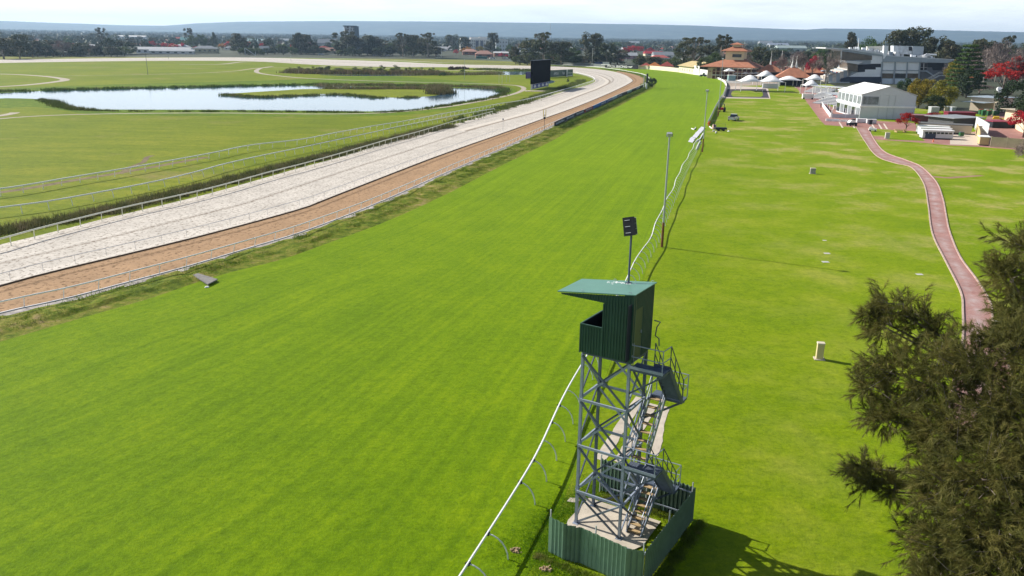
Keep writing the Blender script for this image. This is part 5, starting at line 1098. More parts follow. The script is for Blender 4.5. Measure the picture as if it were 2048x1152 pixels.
# pagoda tower building
b = G(1466, 158, 0); sc_ = depth(b) / F
t = thing('pagoda_building', 'cream pagoda tower with stacked terracotta roofs over a wide tiled hall', 'building', (b[0], b[1], 0), R(-27))
zz = lambda y: HT(b, y)
MB().box((0, 5, 0), (24, 20, zz(139))).build('hall_wall', mat('maroon_wall', (.14, .06, .05), .7, var=.3, scale=.4), t)
mb = MB(); z1, z2 = zz(133.5), zz(117.5)
mb.add([(-19, -12, z1), (15.5, -12, z1), (15.5, 18, z1), (-19, 18, z1), (-5, 1, z2), (5.5, 1, z2), (5.5, 6, z2), (-5, 6, z2), (-19, -12, z1 - .3), (15.5, -12, z1 - .3), (15.5, 18, z1 - .3), (-19, 18, z1 - .3)], [(0, 1, 5, 4), (1, 2, 6, 5), (2, 3, 7, 6), (3, 0, 4, 7), (4, 5, 6, 7), (8, 9, 1, 0), (9, 10, 2, 1), (10, 11, 3, 2), (11, 8, 0, 3), (11, 10, 9, 8)]); mb.build('hall_roof', M_tile, t)
MB().box((0, 3, z2 - 2.6), (11.5, 8, zz(102) - z2 + 2.4)).build('tower_wall', M_cwall, t)
w_ = MB().box((1.4, -1.12, z2 + .3), (7.4, .2, zz(105.5) - z2 - .3)).build('tower_frame', M_cwall, t); MB().box((1.4, -1.26, z2 + .9), (5.6, .12, zz(107.5) - z2 - 1.1)).build('window', M_glass, w_)
mb = MB(); z3, z4 = zz(101.8), zz(93.5); mb.add([(-8.4, -3.6, z3), (8.4, -3.6, z3), (8.4, 9.6, z3), (-8.4, 9.6, z3), (-2.4, 1, z4), (2.4, 1, z4), (2.4, 5, z4), (-2.4, 5, z4), (-8.4, -3.6, z3 - .25), (8.4, -3.6, z3 - .25), (8.4, 9.6, z3 - .25), (-8.4, 9.6, z3 - .25)], [(0, 1, 5, 4), (1, 2, 6, 5), (2, 3, 7, 6), (3, 0, 4, 7), (4, 5, 6, 7), (8, 9, 1, 0), (9, 10, 2, 1), (10, 11, 3, 2), (11, 8, 0, 3), (11, 10, 9, 8)]); mb.build('tower_roof', M_tile, t)
MB().box((0, 3, z4 - 1), (4.8, 4, zz(89) - z4 + 1)).build('lantern_wall', M_cwall, t); z5 = zz(89); mb = MB(); mb.add([(-3.9, -.6, z5), (3.9, -.6, z5), (3.9, 6.6, z5), (-3.9, 6.6, z5), (0, 3, zz(84.5)), (-3.9, -.6, z5 - .2), (3.9, -.6, z5 - .2), (3.9, 6.6, z5 - .2), (-3.9, 6.6, z5 - .2)], [(0, 1, 4), (1, 2, 4), (2, 3, 4), (3, 0, 4), (5, 6, 1, 0), (6, 7, 2, 1), (7, 8, 3, 2), (8, 5, 0, 3), (8, 7, 6, 5)]); mb.build('lantern_roof', M_tile, t)
MB().box((-1.5, -7.2, zz(144)), (25, .4, zz(141.8) - zz(144))).build('balustrade', mat('pink_band', (.45, .25, .22), .7), t)
for i in range(10): MB().box((-12 + i * 2.7, -8, 0), (.35, .35, z1)).build('column', M_cwall, t)
MB().box((0, -7.2, zz(151)), (24, .3, .5)).build('floor_band', M_wwall, t)
MB().box((-14.5, 8, 0), (6, 8, zz(137))).build('side_block', mat('pinkish_render', (.66, .52, .46), .8, var=.2, scale=.3), t)
# long cream hall with arches
b = G(1357, 144.5, 0); b2 = G(1387, 149, 0); ang = math.atan2(b2[1] - b[1], b2[0] - b[0]); Lg = math.hypot(b2[0] - b[0], b2[1] - b[1])
t = thing('cream_hall', 'cream hall with small arched openings and a tan gable roof', 'building', (b[0], b[1], 0), ang)
h_ = HT(b, 131); MB().box((Lg / 2, 10, 0), (Lg, 20, h_)).build('wall', mat('cream_render', (.74, .68, .5), .8, var=.05), t)
mb = MB(); mb.add([(-1, -1.5, h_), (Lg + 1, -1.5, h_), (Lg + 1, 10, h_ + 3.6), (-1, 10, h_ + 3.6), (Lg + 1, 21, h_), (-1, 21, h_)], [(0, 1, 2, 3), (2, 4, 5, 3), (0, 3, 5), (1, 4, 2)]); mb.build('roof', mat('tan_roof_sheet', (.5, .4, .2), .7, var=.15, scale=.3), t)
MB().prism([(Lg + .8, 0, h_), (Lg + .8, 20, h_), (Lg + .8, 10, h_ + 3.3)], (.5, 0, 0)).build('gable_end', mat('brick_red', (.2, .05, .04), .8), t)
for i in range(6): x = Lg * (.1 + .16 * i); MB().prism([(x - .55, -.08, 1.6), (x + .55, -.08, 1.6), (x + .55, -.08, 2.9), (x + .3, -.08, 3.4), (x - .3, -.08, 3.4), (x - .55, -.08, 2.9)], (0, .12, 0)).build('window', mat('brown_opening', (.12, .08, .05)), t)
strip_wall('boundary_wall', 'white wall along the turf beneath the orange-roofed kiosks', 'wall', [(1276, 138.2), (1300, 139), (1330, 141.6), (1357, 144.5)], 3.1, .3, mat('cream_render', (.74, .68, .5)), 0, None)
strip_wall('boundary_wall', 'white wall between the cream hall and the umbrella terrace', 'wall', [(1387, 149), (1395, 150), (1398, 150.5)], 6.2, .3, M_wwall, 0, None)
strip_wall('boundary_wall', 'low white wall in front of the mower shed corner', 'wall', [(1399, 150.8), (1410, 152.5), (1419, 154.2)], 4.2, .3, M_wwall, 0, None)
for px, py, yt, wp, mr, lb in ((1292, 139, 125.5, 21, M_tile2, 'leftmost red-tiled kiosk behind the white wall'), (1309, 139.5, 124.5, 26, mat('orange_tile', (.46, .16, .04), .8, var=.2), 'bright orange-tiled kiosk in the middle of three'), (1334, 141, 123, 26, M_tile2, 'rightmost red pyramid-roofed kiosk behind the white wall')):
    b = G(px, py, 0); b = b + np.array([1.5, 10, 0]); W_ = wp / F * depth(b); house(b, R(-10), W_, W_ * .8, HT(b, 132.2), HT(b, yt) - HT(b, 132.2), M_wwall, mr, lb, 'kiosk', 'kiosk', nwin=0, ridge=.05, group='tiled kiosks by the white wall')
# spired pavilions
def spire_pav(px, py, ytop, wpx, ye, label, spires, yps):
    b = G(px, py, 0); W_ = wpx / F * depth(b); t = thing('pavilion', label, 'pavilion', (b[0], b[1], 0), R(-14))
    ze, zt = HT(b, ye), HT(b, ytop)
    for sx in (-1, 0, 1):
        for sy in (-1, 1): MB().box((sx * W_ * .4, sy * W_ * .3, 0), (.35, .35, ze)).build('column', M_wwall, t)
    MB().box((0, W_ * .15, 0), (W_ * .8, W_ * .4, ze * .9)).build('inner_wall', M_inside, t)
    hip(MB(), W_, W_ * .75, ze, zt - ze, 1.0, .12).build('roof', M_tile, t)
    for i in range(spires):
        x = (i - (spires - 1) / 2) * 2.4; zs = HT(b, yps)
        mb = MB(); mb.tube([(x, 0, zt - .8), (x * .9, 0, zt + 1.2)], .9, 6, .5); mb.tube([(x * .9, 0, zt + 1.2), (x * .85, 0, zt + 2.6)], .45, 6, .3); mb.tube([(x * .85, 0, zt + 2.6), (x * .85, 0, zs)], .16, 5, .05); mb.build('spire', M_wwall, t)
spire_pav(1538, 160, 128, 46, 143, 'tiled pavilion with a single white spire right of the pagoda', 1, 101)
spire_pav(1584, 171, 133, 62, 154, 'tiled pavilion crowned by twin white spires', 2, 111)
b = G(1627, 160, 0); house(b, R(-14), 20, 14, 4.6, 3.4, mat('dark_red_wall', (.16, .05, .04), .8), M_tile, 'low tiled hall behind the pale bare trees', 'tiled_hall', 'building', nwin=3)
# shade sails and umbrellas
def sail(px, py, yt, wpx, dpx, label, peaks=1, rzz=R(-6), hpost=.62, cat='canopy'):
    b = G(px, py, 0); W_ = wpx / F * depth(b); Dp = dpx; t = thing('shade_canopy', label, cat, (b[0], b[1], 0), rzz); zt = HT(b + np.array([0, Dp / 2, 0]), yt); ze = zt * hpost; mb = MB(); n = 6; nu_ = 2 * n * peaks
    for i in range(nu_ + 1):
        u = i / nu_
        for k in range(n + 1):
            v = k / n; pk = abs(math.sin(math.pi * u * peaks)); z = ze + (zt - ze) * (pk ** 1.6) * (math.sin(math.pi * v) ** 1.1) + .02
            xx = (u - .5) * W_; yy = v * Dp * (1 - .12 * math.sin(math.pi * u)) + .06 * Dp * math.sin(math.pi * u); mb.v.append((xx, yy, z))
    m0 = n + 1
    for i in range(nu_):
        for k in range(n): mb.f.append((i * m0 + k, i * m0 + k + 1, (i + 1) * m0 + k + 1, (i + 1) * m0 + k))
    o = mb.build('canopy', M_canvas, t, smooth=True); sd = o.modifiers.new('thick', 'SOLIDIFY'); sd.thickness = .08
    for i in range(peaks + 1):
        for y in (0, Dp): MB().tube([((i / peaks - .5) * W_, y, 0), ((i / peaks - .5) * W_, y, ze)], .14, 6).build('post', M_white, t)
    return t
sail(1525, 184, 150.5, 86, 15, 'long white shade sail beside the dark parade ring', 2)
sail(1538, 171, 141.5, 36, 9, 'white shade sail with an upswept corner behind the long one', 1, R(12))
sail(1582, 174, 152, 46, 14, 'white peaked canopy before the twin-spired pavilion', 1)
sail(1625, 190, 160, 30, 9, 'small white peaked canopy above the white benches', 1)
sail(1632, 177, 149, 36, 10, 'white peaked canopy behind the bench stand', 1)
for i, (px, py, yt, wp, lb) in enumerate(((1424, 155, 143.5, 11, 'leftmost small umbrella on the terrace'), (1431, 155, 142.5, 10, 'second small umbrella on the terrace'), (1439, 156, 142.5, 12, 'third umbrella, just left of the large square one'), (1447, 156, 143, 9, 'small umbrella behind the large square one'), (1456.5, 162, 136.5, 17, 'large square umbrella on a tall white mast'), (1465, 156, 144, 9, 'small umbrella right of the large square one'), (1475, 159, 143.5, 13, 'umbrella in the middle of the right-hand row'), (1490, 160, 143.5, 11, 'umbrella second in the right-hand row'), (1501, 160, 143.5, 11, 'umbrella third in the right-hand row'), (1511, 160, 143.5, 11, 'rightmost terrace umbrella beside the tiled pavilion'))):
    b = G(px, py, 0); W_ = wp / F * depth(b); h_ = HT(b, yt); t = thing('umbrella', 'white ' + lb, 'umbrella', tuple(b), rt.uniform(0, 1), 'white terrace umbrellas')
    MB().tube([(0, 0, 0), (0, 0, h_ * .98)], .07 if W_ < 6 else .3, 6).build('pole', M_white, t); a_ = W_ / 2; z = h_ * .8
    MB().add([(-a_, -a_, z), (a_, -a_, z), (a_, a_, z), (-a_, a_, z), (0, 0, h_), (-a_, -a_, z - .2), (a_, -a_, z - .2), (a_, a_, z - .2), (-a_, a_, z - .2)], [(0, 1, 4), (1, 2, 4), (2, 3, 4), (3, 0, 4), (5, 6, 1, 0), (6, 7, 2, 1), (7, 8, 3, 2), (8, 5, 0, 3)]).build('canopy', M_canvas, t)
b = G(1462, 166, 0); t = thing('glass_screen', 'pale blue glass kiosk under the large square umbrella', 'kiosk', tuple(b)); MB().box((0, 0, 0), (4, 3, 4.2)).build('glass', mat('blue_glass', (.25, .38, .42), .2), t); MB().box((0, 0, 4.2), (4.3, 3.3, .2)).build('roof', M_white, t)
b = G(1540, 176.5, 0); t = thing('serving_counter', 'grey metal counter under the right end of the long sail', 'counter', tuple(b)); MB().box((0, 0, 0), (7.5, 2, 2.1)).build('cabinet', M_post, t); MB().box((0, -.1, 2.1), (7.8, 2.4, .1)).build('counter_top', M_steel, t)
strip_wall('picket_fence', 'white fence panels in front of the pagoda terrace', 'fence', [(1452, 166), (1475, 167), (1500, 168)], 1.2, .08, M_wwall, .1, 3)
strip_wall('railing', 'dark low hedge-rail along the pagoda forecourt', 'railing', [(1464, 165.5), (1500, 165.8)], 1.0, .5, mat('dark_hedge', (.03, .02, .02), .9), 0, None)
# ---------------------------------------------------------------- grandstand
pl = Plane(G(1740, 167, 0), (.97, -.24)); gx, gy = pl.u, pl.n
stand = thing('grandstand', 'multi-level white and grey grandstand with sloping roof and rooftop plant', 'grandstand', (pl.p0[0], pl.p0[1], 0), math.atan2(pl.u[1], pl.u[0]))
def cq(cx_, cy_, v=0.0): return pl.q(1640 + cx_ / 5.76, 60 + cy_ / 5.76, v)
def gpoly(name, pts, v0, v1, mt, parent=stand, vq=None):
    P_ = [cq(x, y, v0 if vq is None else vq) for x, y in pts]; return MB().prism([(u, v0, z) for u, z in P_], (0, v1 - v0, 0)).build(name, mt, parent)
M_sgrey = mat('stand_grey', (.4, .45, .5), .6, var=.12, scale=.3); M_swhite = mat('stand_white', (.9, .92, .95), .6, var=.06, scale=.3); M_navy = mat('navy_band', (.03, .045, .08), .5, var=.2, scale=.3)
M_brown = mat('brown_glazing', (.1, .075, .05), .2, var=.5, scale=.25, spec=.7); M_sroof = mat('stand_roof', (.66, .69, .72), .5, var=.1, scale=.2)
gpoly('front_roof', [(65, 200), (330, 213), (745, 262), (745, 288), (330, 232), (65, 214)], -1.0, 52, M_sroof)
gpoly('front_fascia', [(255, 226), (740, 286), (740, 306), (262, 246)], -.6, 50, M_sgrey)
gpoly('rear_roof', [(722, 296), (1545, 344), (1540, 352), (1478, 378), (722, 366)], -1.2, 50, M_sgrey)
gpoly('roof_sheet', [(720, 288), (1548, 338), (1548, 345), (720, 297)], -1.4, 50, M_sroof)
gpoly('core_block', [(262, 246), (735, 306), (735, 366), (1478, 378), (1470, 640), (320, 640), (330, 400)], 1.0, 46, M_sgrey)
gpoly('glazing', [(258, 246), (600, 302), (600, 345), (255, 350)], .3, 40, M_brown)
gpoly('end_wall', [(600, 290), (730, 306), (706, 540), (330, 540), (432, 488), (520, 482), (520, 455), (644, 455), (644, 430), (704, 430), (704, 388), (585, 388), (590, 345), (600, 345)], 0, .95, M_swhite)
gpoly('dark_opening', [(435, 400), (704, 388), (704, 430), (644, 455), (520, 482), (430, 488)], .5, .97, M_inside)
gpoly('front_box', [(300, 352), (500, 366), (440, 395), (310, 376)], -2, 36, M_canvas); gpoly('front_box_glazing', [(312, 378), (438, 398), (432, 480), (320, 460)], -1, 34, M_brown)
gpoly('navy_band', [(325, 540), (706, 540), (706, 602), (240, 602), (240, 560)], -.8, 40, M_navy)
gpoly('undercroft', [(340, 604), (710, 604), (710, 660), (340, 660)], .4, 30, M_inside)
for i, (x0, x1) in enumerate(((728, 858), (876, 1003), (1018, 1150))):
    gpoly('wall_panel', [(x0, 368), (x1, 369), (x1 - 2, 462), (x0 - 4, 460)], .35, .98, M_swhite); gpoly('window', [(x0 - 10, 502), (x1 - 16, 504), (x1 - 18, 556), (x0 - 12, 554)], .5, .98, M_brown if i != 1 else M_glass)  # brown reflections of the outer windows are put into their colour
    gpoly('spandrel', [(x0 - 8, 472), (x1 - 8, 474), (x1 - 12, 500), (x0 - 10, 498)], .4, .98, M_swhite); gpoly('lower_wall', [(x0 - 14, 560), (x1 - 20, 562), (x1 - 22, 640), (x0 - 16, 640)], .4, .98, mat('stand_blue_white', (.66, .74, .82), .6, var=.06))
for x in (716, 866, 1010, 1152): gpoly('column', [(x - 6, 366), (x + 6, 366), (x - 14, 640), (x - 28, 640)], -.3, .6, M_sgrey)
gpoly('floor_beam', [(712, 461), (1150, 465), (1150, 473), (712, 469)], -.1, .6, M_sgrey)
gpoly('recess', [(1160, 376), (1475, 378), (1465, 640), (1150, 640)], .7, .99, mat('stand_painted_shade', (.17, .18, .2), .7)); gpoly('window', [(1240, 378), (1425, 380), (1425, 465), (1300, 462), (1290, 430), (1240, 430)], .4, .75, M_inside)  # flat dark slab; the recess shade is painted into its colour
f_ = gpoly('door', [(1165, 385), (1232, 386), (1230, 460), (1160, 458)], .3, .75, M_glass)
gpoly('door_frame', [(1194, 385), (1200, 385), (1198, 460), (1192, 460)], .15, .35, M_white, f_)
gpoly('stair', [(1235, 590), (1262, 590), (1385, 530), (1470, 530), (1470, 520), (1375, 520)], -3.0, -1.0, mat('pale_stair', (.5, .52, .55), .6)); gpoly('stair', [(1160, 468), (1235, 468), (1330, 530), (1320, 540), (1225, 478), (1160, 478)], -2.0, -.2, M_sgrey)
for y in (0, 12): gpoly('stair_rail', [(1238, 572 - y), (1244, 566 - y), (1375, 495 - y), (1480, 497 - y), (1480, 500 - y), (1376, 499 - y), (1244, 571 - y)], -3.05, -2.95, M_white)
gpoly('landing', [(1450, 497), (1482, 497), (1482, 532), (1450, 532)], -3.1, -.5, M_swhite)
gpoly('rail_panel', [(1155, 430), (1235, 432), (1235, 434), (1155, 432)], -2, -1.9, M_white)
gpoly('fin_column', [(738, 180), (790, 180), (785, 260), (742, 330), (728, 330)], -1.6, 2, M_swhite)
gpoly('plant_screen', [(850, 180), (1060, 185), (1190, 190), (1180, 290), (850, 270)], 6, 16, mat('pale_plant', (.62, .66, .7), .5, .1, var=.3, scale=.5), vq=6)
gpoly('plant_screen', [(1068, 186), (1196, 190), (1188, 300), (1068, 295)], 5, 14, M_sgrey, vq=5)
gpoly('plant_box', [(545, 190), (740, 184), (740, 240), (545, 232)], 5, 9, mat('cream_plant', (.68, .66, .58)), vq=5)
rs_ = random.Random(9)
for i in range(34):
    x = rs_.uniform(330, 1320); y = 215 + (x - 330) * .1 + rs_.uniform(-2, 14) + (12 if x > 740 else 0); w_ = rs_.uniform(14, 50); h_ = rs_.uniform(14, 38)
    gpoly('plant_unit', [(x, y - h_), (x + w_, y - h_), (x + w_, y + 22), (x, y + 22)], 1.5 + rs_.uniform(0, 2.5), 4.5 + rs_.uniform(0, 3), rs_.choice([M_swhite, M_post, M_swhite, M_sgrey, M_canvas]), vq=2)
gpoly('duct', [(1205, 300), (1215, 280), (1240, 270), (1270, 280), (1278, 300)], 1, 4, M_post, vq=1); gpoly('duct', [(1260, 272), (1345, 275), (1345, 292), (1262, 288)], 1, 3, M_swhite, vq=1); gpoly('dark_vent', [(1022, 192), (1062, 193), (1060, 240), (1022, 238)], 4.6, 5, M_inside, vq=5)
mb = MB(); u, z = cq(505, 205); u2, z2_ = cq(512, 85); mb.tube([(u, 20, z - 1), (u2, 20, z2_)], .3, 6, .08); mb.build('mast', M_white, stand)
u, z = cq(244, 215); u2, z2_ = cq(242, 388); MB().tube([(u, -.4, z), (u2, -.4, z2_)], .35, 6).build('column', M_wwall, stand)
# stepped terrace in front of the stand
for k in range(7):
    x0 = 60 + k * 42; gpoly('terrace_step', [(x0, 540 - k * 15), (x0 + 44, 536 - k * 15), (x0 + 44, 600), (x0, 600)], 1.0, 44, M_sgrey if k % 2 else mat('terrace_mix', (.62, .56, .5), .8, var=.4, scale=.5))
gpoly('terrace_deck', [(10, 640), (120, 600), (340, 600), (340, 620), (120, 625), (10, 655)], -2, 42, M_sgrey)
for k in range(5): gpoly('terrace_shade', [(20 + k * 6, 470), (100 + k * 6, 466), (200 + k * 4, 500), (196, 508), (98 + k * 6, 474), (20 + k * 6, 478)], 1 + k * 8, 7 + k * 8, M_canvas if k % 2 else mat('sky_blue', (.35, .5, .65)), vq=1 + k * 6)
for i in range(26):
    u0 = rs_.uniform(85, 310); v_ = rs_.uniform(0, 30); y0 = 470 + (u0 - 100) * .22
    gpoly('terrace_seat', [(u0, y0 - 8), (u0 + 14, y0 - 8), (u0 + 14, y0 + 8), (u0, y0 + 8)], v_, v_ + 3, rs_.choice([M_canvas, M_tile2, mat('sky_blue', (.35, .5, .65)), M_canvas]), vq=v_)
# red and white furniture on the lower terrace
for i, (px, py) in enumerate([(1655 + (k % 6) * 6.5 + (k // 6) * 4.5, 179 + (k % 6) * 1.2 + (k // 6) * 6.5) for k in range(22)]):
    b = G(px, py, 0); t = thing('terrace_chair', 'red terrace chair, number of several between bench stand and marquee', 'chair', tuple(b), rs_.uniform(0, 3), 'red chairs on the lower terrace'); t['label'] = 'red chair with white frame on the lower terrace left of the marquee'
    MB().box((0, 0, .4), (1.3, 1.1, .14)).build('seat', M_tile2 if i % 3 else mat('pink_seat', (.6, .25, .22)), t); MB().box((0, .5, .5), (1.3, .12, 1.1)).build('backrest', mat('chair_red', (.5, .05, .05)) if i % 4 else M_canvas, t)
    for sx in (-.55, .55):
        for sy in (-.45, .45): MB().box((sx, sy, 0), (.1, .1, .42)).build('leg', M_white, t)
# bench stands (white tiered benches under a flat roof)
for i, (px, py, lb) in enumerate(((1628, 186, 'farthest block of white tiered benches beside the brick promenade'), (1640, 198, 'middle block of white tiered benches beside the brick promenade'), (1652, 209, 'nearest block of white tiered benches beside the brick promenade'))):
    b = G(px, py, 0); t = thing('bench_stand', lb, 'bench stand', tuple(b), R(-62), 'white tiered bench stands')
    for k in range(6): MB().box((0, 1.2 + k * 1.25, .35 + k * .42), (13.5, .45, .08)).build('bench', M_white, t)
    MB().prism([(-6.9, .4, .02), (-6.9, 8.0, .02), (-6.9, 8.0, 2.1), (-6.9, .4, .1)], (13.8, 0, 0)).build('riser', mat('grey_riser', (.2, .21, .24), .8), t)
b = G(1668, 196, 0); t = thing('stand_roof', 'flat pale roof sheltering the white benches', 'roof shelter', tuple(b), R(-62)); MB().box((0, 3, 4.2), (26, 5.5, .15)).build('roof', mat('pale_translucent_roof', (.55, .57, .6), .5), t)
for x in (-12, -4, 4, 12):
    for y in (.6, 5.4): MB().box((x, y, 0), (.2, .2, 4.2)).build('post', M_white, t)
b = G(1615, 198.5, 0); t = thing('starter_booth', 'small white hutch on the brick promenade by the benches', 'booth', tuple(b), R(-10)); MB().box((0, 0, .3), (4.2, 1.8, 1.7)).build('body', M_white, t); MB().box((0, 0, 2.0), (4.4, 2.0, .12)).build('lid', M_canvas, t)
for x in (-1.6, 1.6): MB().tube([(x, -.95, .35), (x, -.75, .35)], .33, 10).build('wheel', M_inside, t)
# ---------------------------------------------------------------- marquee
a, b = G(1718, 237, 0), G(1826, 239.5, 0); mq_ang = math.atan2(b[1] - a[1], b[0] - a[0]); mw = math.hypot(b[0] - a[0], b[1] - a[1])
mq = thing('marquee', 'big two-storey white marquee with a pitched white roof', 'marquee', (a[0], a[1], 0), mq_ang); ze = HT(a, 189.5); zm = HT(a, 212.5); zr = HT((a + b) / 2, 172.8)
lb_ = G(1699, 177, ze); Dm = 26.0
M_mq = mat('marquee_wall', (.6, .64, .68), .6, var=.05, scale=.4)
MB().box((mw / 2, Dm / 2, 0), (mw, Dm, zm - .25)).build('lower_wall', M_mq, mq); MB().box((mw / 2, Dm / 2, zm + .25), (mw, Dm, ze - zm - .27)).build('upper_wall', M_mq, mq)
MB().box((mw / 2, Dm / 2, zm - .25), (mw + .5, Dm + .5, .5)).build('floor_edge', M_white, mq)
MB().prism([(0, 0, ze), (mw, 0, ze), (mw / 2, 0, zr - .08)], (0, Dm, 0)).build('gable', M_mq, mq)
mb = MB(); mb.prism([(-.3, -.15, ze), (mw / 2, -.15, zr), (mw / 2, -.15, zr + .1), (-.3, -.15, ze + .1)], (0, Dm + .3, 0)).prism([(mw / 2, -.15, zr), (mw + .3, -.15, ze), (mw + .3, -.15, ze + .1), (mw / 2, -.15, zr + .1)], (0, Dm + .3, 0)); mb.build('roof', M_canvas, mq)
MB().box((mw * .17, -.04, zm + .55), (mw * .29, .08, ze - zm - 1.0)).build('window', mat('marquee_window', (.22, .25, .27), .3, var=.5, scale=.8), mq)
mb = MB()
for x in (.02, mw * .335, mw * .5, mw * .62, mw - .02): mb.box((x, -.05, .02), (.06, .06, ze - .1))
mb.build('frame_seams', mat('seam_grey', (.42, .45, .48), .5), mq)
for k in range(6):
    y = Dm * (k + .5) / 6; MB().box((-.04, y, .4), (.08, Dm / 6 * .8, zm - 1.0)).build('side_window', M_glass if k % 2 else mat('marquee_window', (.22, .25, .27)), mq); MB().box((-.05, y, zm + .6), (.08, Dm / 6 * .7, ze - zm - 1.1)).build('side_window', mat('marquee_window', (.22, .25, .27)), mq)
# terrace pen left of the marquee
strip_wall('pen_wall', 'low white wall slanting along the brick promenade beside the marquee', 'wall', [(1643, 210), (1650, 220), (1661, 235)], 1.1, .2, M_white, 0, None)
strip_wall('glass_fence', 'pale glass fence across the front of the marquee terrace', 'fence', [(1663, 235.5), (1717, 237)], 1.1, .06, mat('pale_glass_panel', (.5, .54, .58), .3), .05, 2.0, M_white)
for i, (px, py, yt) in enumerate(((1655, 214, 203), (1659, 220, 206), (1693, 212, 202), (1663, 232, 218), (1690, 232, 216), (1701, 232, 214), (1708, 234, 212), (1648, 205, 190), (1672, 208, 186), (1680, 212, 188))):
    thin_pole(px, py, yt, 'white terrace post, %s' % ['beside the low slanting wall', 'just nearer than the one by the wall', 'before the dark undercroft', 'at the left corner of the glass fence', 'in the middle of the pen', 'right of the pen middle', 'closest to the marquee corner', 'rising through the bench stand roof', 'tall, left of the undercroft', 'tall, right of its twin by the undercroft'][i], .12, M_white, 'terrace_post', 'post')
b = G(1682, 219, 0); t = thing('bar_counter', 'white bar counter inside the marquee terrace', 'counter', tuple(b), R(-15)); MB().box((0, 0, 0), (5, 1.2, 1.2)).build('cabinet', M_white, t); MB().box((0, 0, 1.2), (5.3, 1.5, .08)).build('counter_top', M_canvas, t)
b = G(1690, 205, 0); t = thing('deck', 'dark raised deck between the benches and the marquee', 'deck', tuple(b), mq_ang); MB().box((0, 3, 0), (12, 14, 1.2)).build('platform', M_inside, t); MB().box((0, 3, 2.9), (12.5, 14, .15)).build('roof', M_post, t)
for x in (-5.9, 5.9): MB().box((x, -3.8, 0), (.25, .25, 2.9)).build('post', M_white, t)
# ---------------------------------------------------------------- cabins, sheds, yard
def cabin(px0, py0, px1, py1, yt, dp, mw, mr, label, dark=None, name='cabin', cat='cabin', over=.15, win=True, group=None, h_=None):
    a, b = G(px0, py0, 0), G(px1, py1, 0); an = math.atan2(b[1] - a[1], b[0] - a[0]); L_ = math.hypot(b[0] - a[0], b[1] - a[1]); h_ = h_ or HT(a, yt); t = thing(name, label, cat, (a[0], a[1], 0), an, group)
    MB().box((L_ / 2, dp / 2, .25), (L_, dp, h_ - .4)).build('wall', mw, t); MB().box((L_ / 2, dp / 2, h_ - .15), (L_ + 2 * over, dp + 2 * over, .15)).build('roof', mr, t)
    MB().box((L_ / 2, dp / 2, 0), (L_ - .2, dp - .2, .25)).build('base', M_inside, t)
    if win:
        mb = MB(); n = 7
        for i in range(n): mb.box((L_ * (.12 + .78 * i / (n - 1)), -.03, h_ - .85), (L_ / n * .72, .08, .4))
        mb.build('window', M_glass, t)
    if dark: MB().box((L_ * .26, -.04, .1), (L_ * .34, .1, h_ * .55)).build('door', mat('navy_door', (.04, .06, .1), .5), t)
    return t
M_cab = mat('white_cabin_wall', (.62, .63, .66), .5, var=.05); M_beige = mat('beige_wall', (.5, .43, .34), .7, var=.08, scale=.4); M_tan = mat('tan_sheet', (.55, .42, .22), .6, var=.1); M_dark = M_inside
cabin(1844, 277.5, 1905, 279.5, 259.5, 2.4, M_cab, M_white, 'front white cabin with a dark doorway, nearest of three in a row', dark=True, group='white toilet cabins')
cabin(1840, 271.5, 1901, 273.5, 255, 2.4, M_cab, M_white, 'middle white cabin of the three in a row', group='white toilet cabins')
cabin(1836.5, 266.5, 1897, 268.5, 251, 2.4, M_cab, M_white, 'rear white cabin of the three in a row', group='white toilet cabins')
t = cabin(1834, 264, 1942, 270, 245.5, 4, M_beige, mat('dark_roof_edge', (.14, .14, .14)), 'long beige cabin behind the three white cabins', win=False); MB().box((13.5, -.05, .3), (.9, .1, 2.0)).build('door', mat('beige_door', (.56, .48, .38)), t); MB().box((13.5, -.7, 0), (1.6, 1.3, .3)).build('step', M_conc, t)
t = cabin(1905, 254, 1960, 252, 236, 8, mat('dark_wall', (.1, .1, .11)), M_greyroof, 'grey flat-roofed building behind the long beige cabin', over=.8, win=False)
cabin(1960, 252, 1984, 256, 239, 6, M_dark, mat('maroon_roof', (.3, .05, .08), .5), 'maroon-roofed shed right of the grey flat roof', win=False)
cabin(1823, 243, 1895, 246, 229.5, 5, mat('maroon_wall_sheet', (.16, .06, .08), .6), mat('pink_roof', (.42, .22, .24), .5), 'long low pinkish-roofed stall behind the small red tree', win=False)
cabin(1895, 236, 1950, 237, 224, 3, mat('maroon_sign', (.2, .02, .04), .5), mat('maroon_roof', (.3, .05, .08)), 'maroon panelled kiosk below the golden trees', win=False)
for i, (px, py, w_, mt_, lb) in enumerate(((1866, 229, 16, M_post, 'grey caravan below the golden trees'), (1893, 228, 7, M_beige, 'beige cupboard between caravan and maroon kiosk'), (1903, 229, 8, M_steel, 'small dark grey bin store beside the maroon kiosk'))):
    b = G(px, py, 0); W_ = w_ / F * depth(b); t = thing('storage_unit', lb, 'storage unit', tuple(b)); MB().box((0, 0, .3), (W_, 2, 2.0)).build('body', mt_, t); MB().box((0, 0, 2.3), (W_ + .2, 2.2, .12)).build('roof', M_white, t)
a = G(1946, 263.5, 0); strip_wall('sheet_fence', 'white corrugated fence slanting beside the beige cabin', 'fence', [(1949, 259), (1962, 267), (1974, 276)], 2.6, .1, M_cab, .6, 1.2, M_white)
strip_wall('sheet_fence', 'tan sheet fence below the white corrugated one', 'fence', [(1951, 266), (1956, 277), (1957, 287)], 2.2, .1, M_tan, 0, 1.5)
cabin(1958, 291, 1977, 292, 273, 3.5, M_tan, M_white, 'tan gated enclosure at the left end of the long fence', win=False, name='enclosure', cat='enclosure')
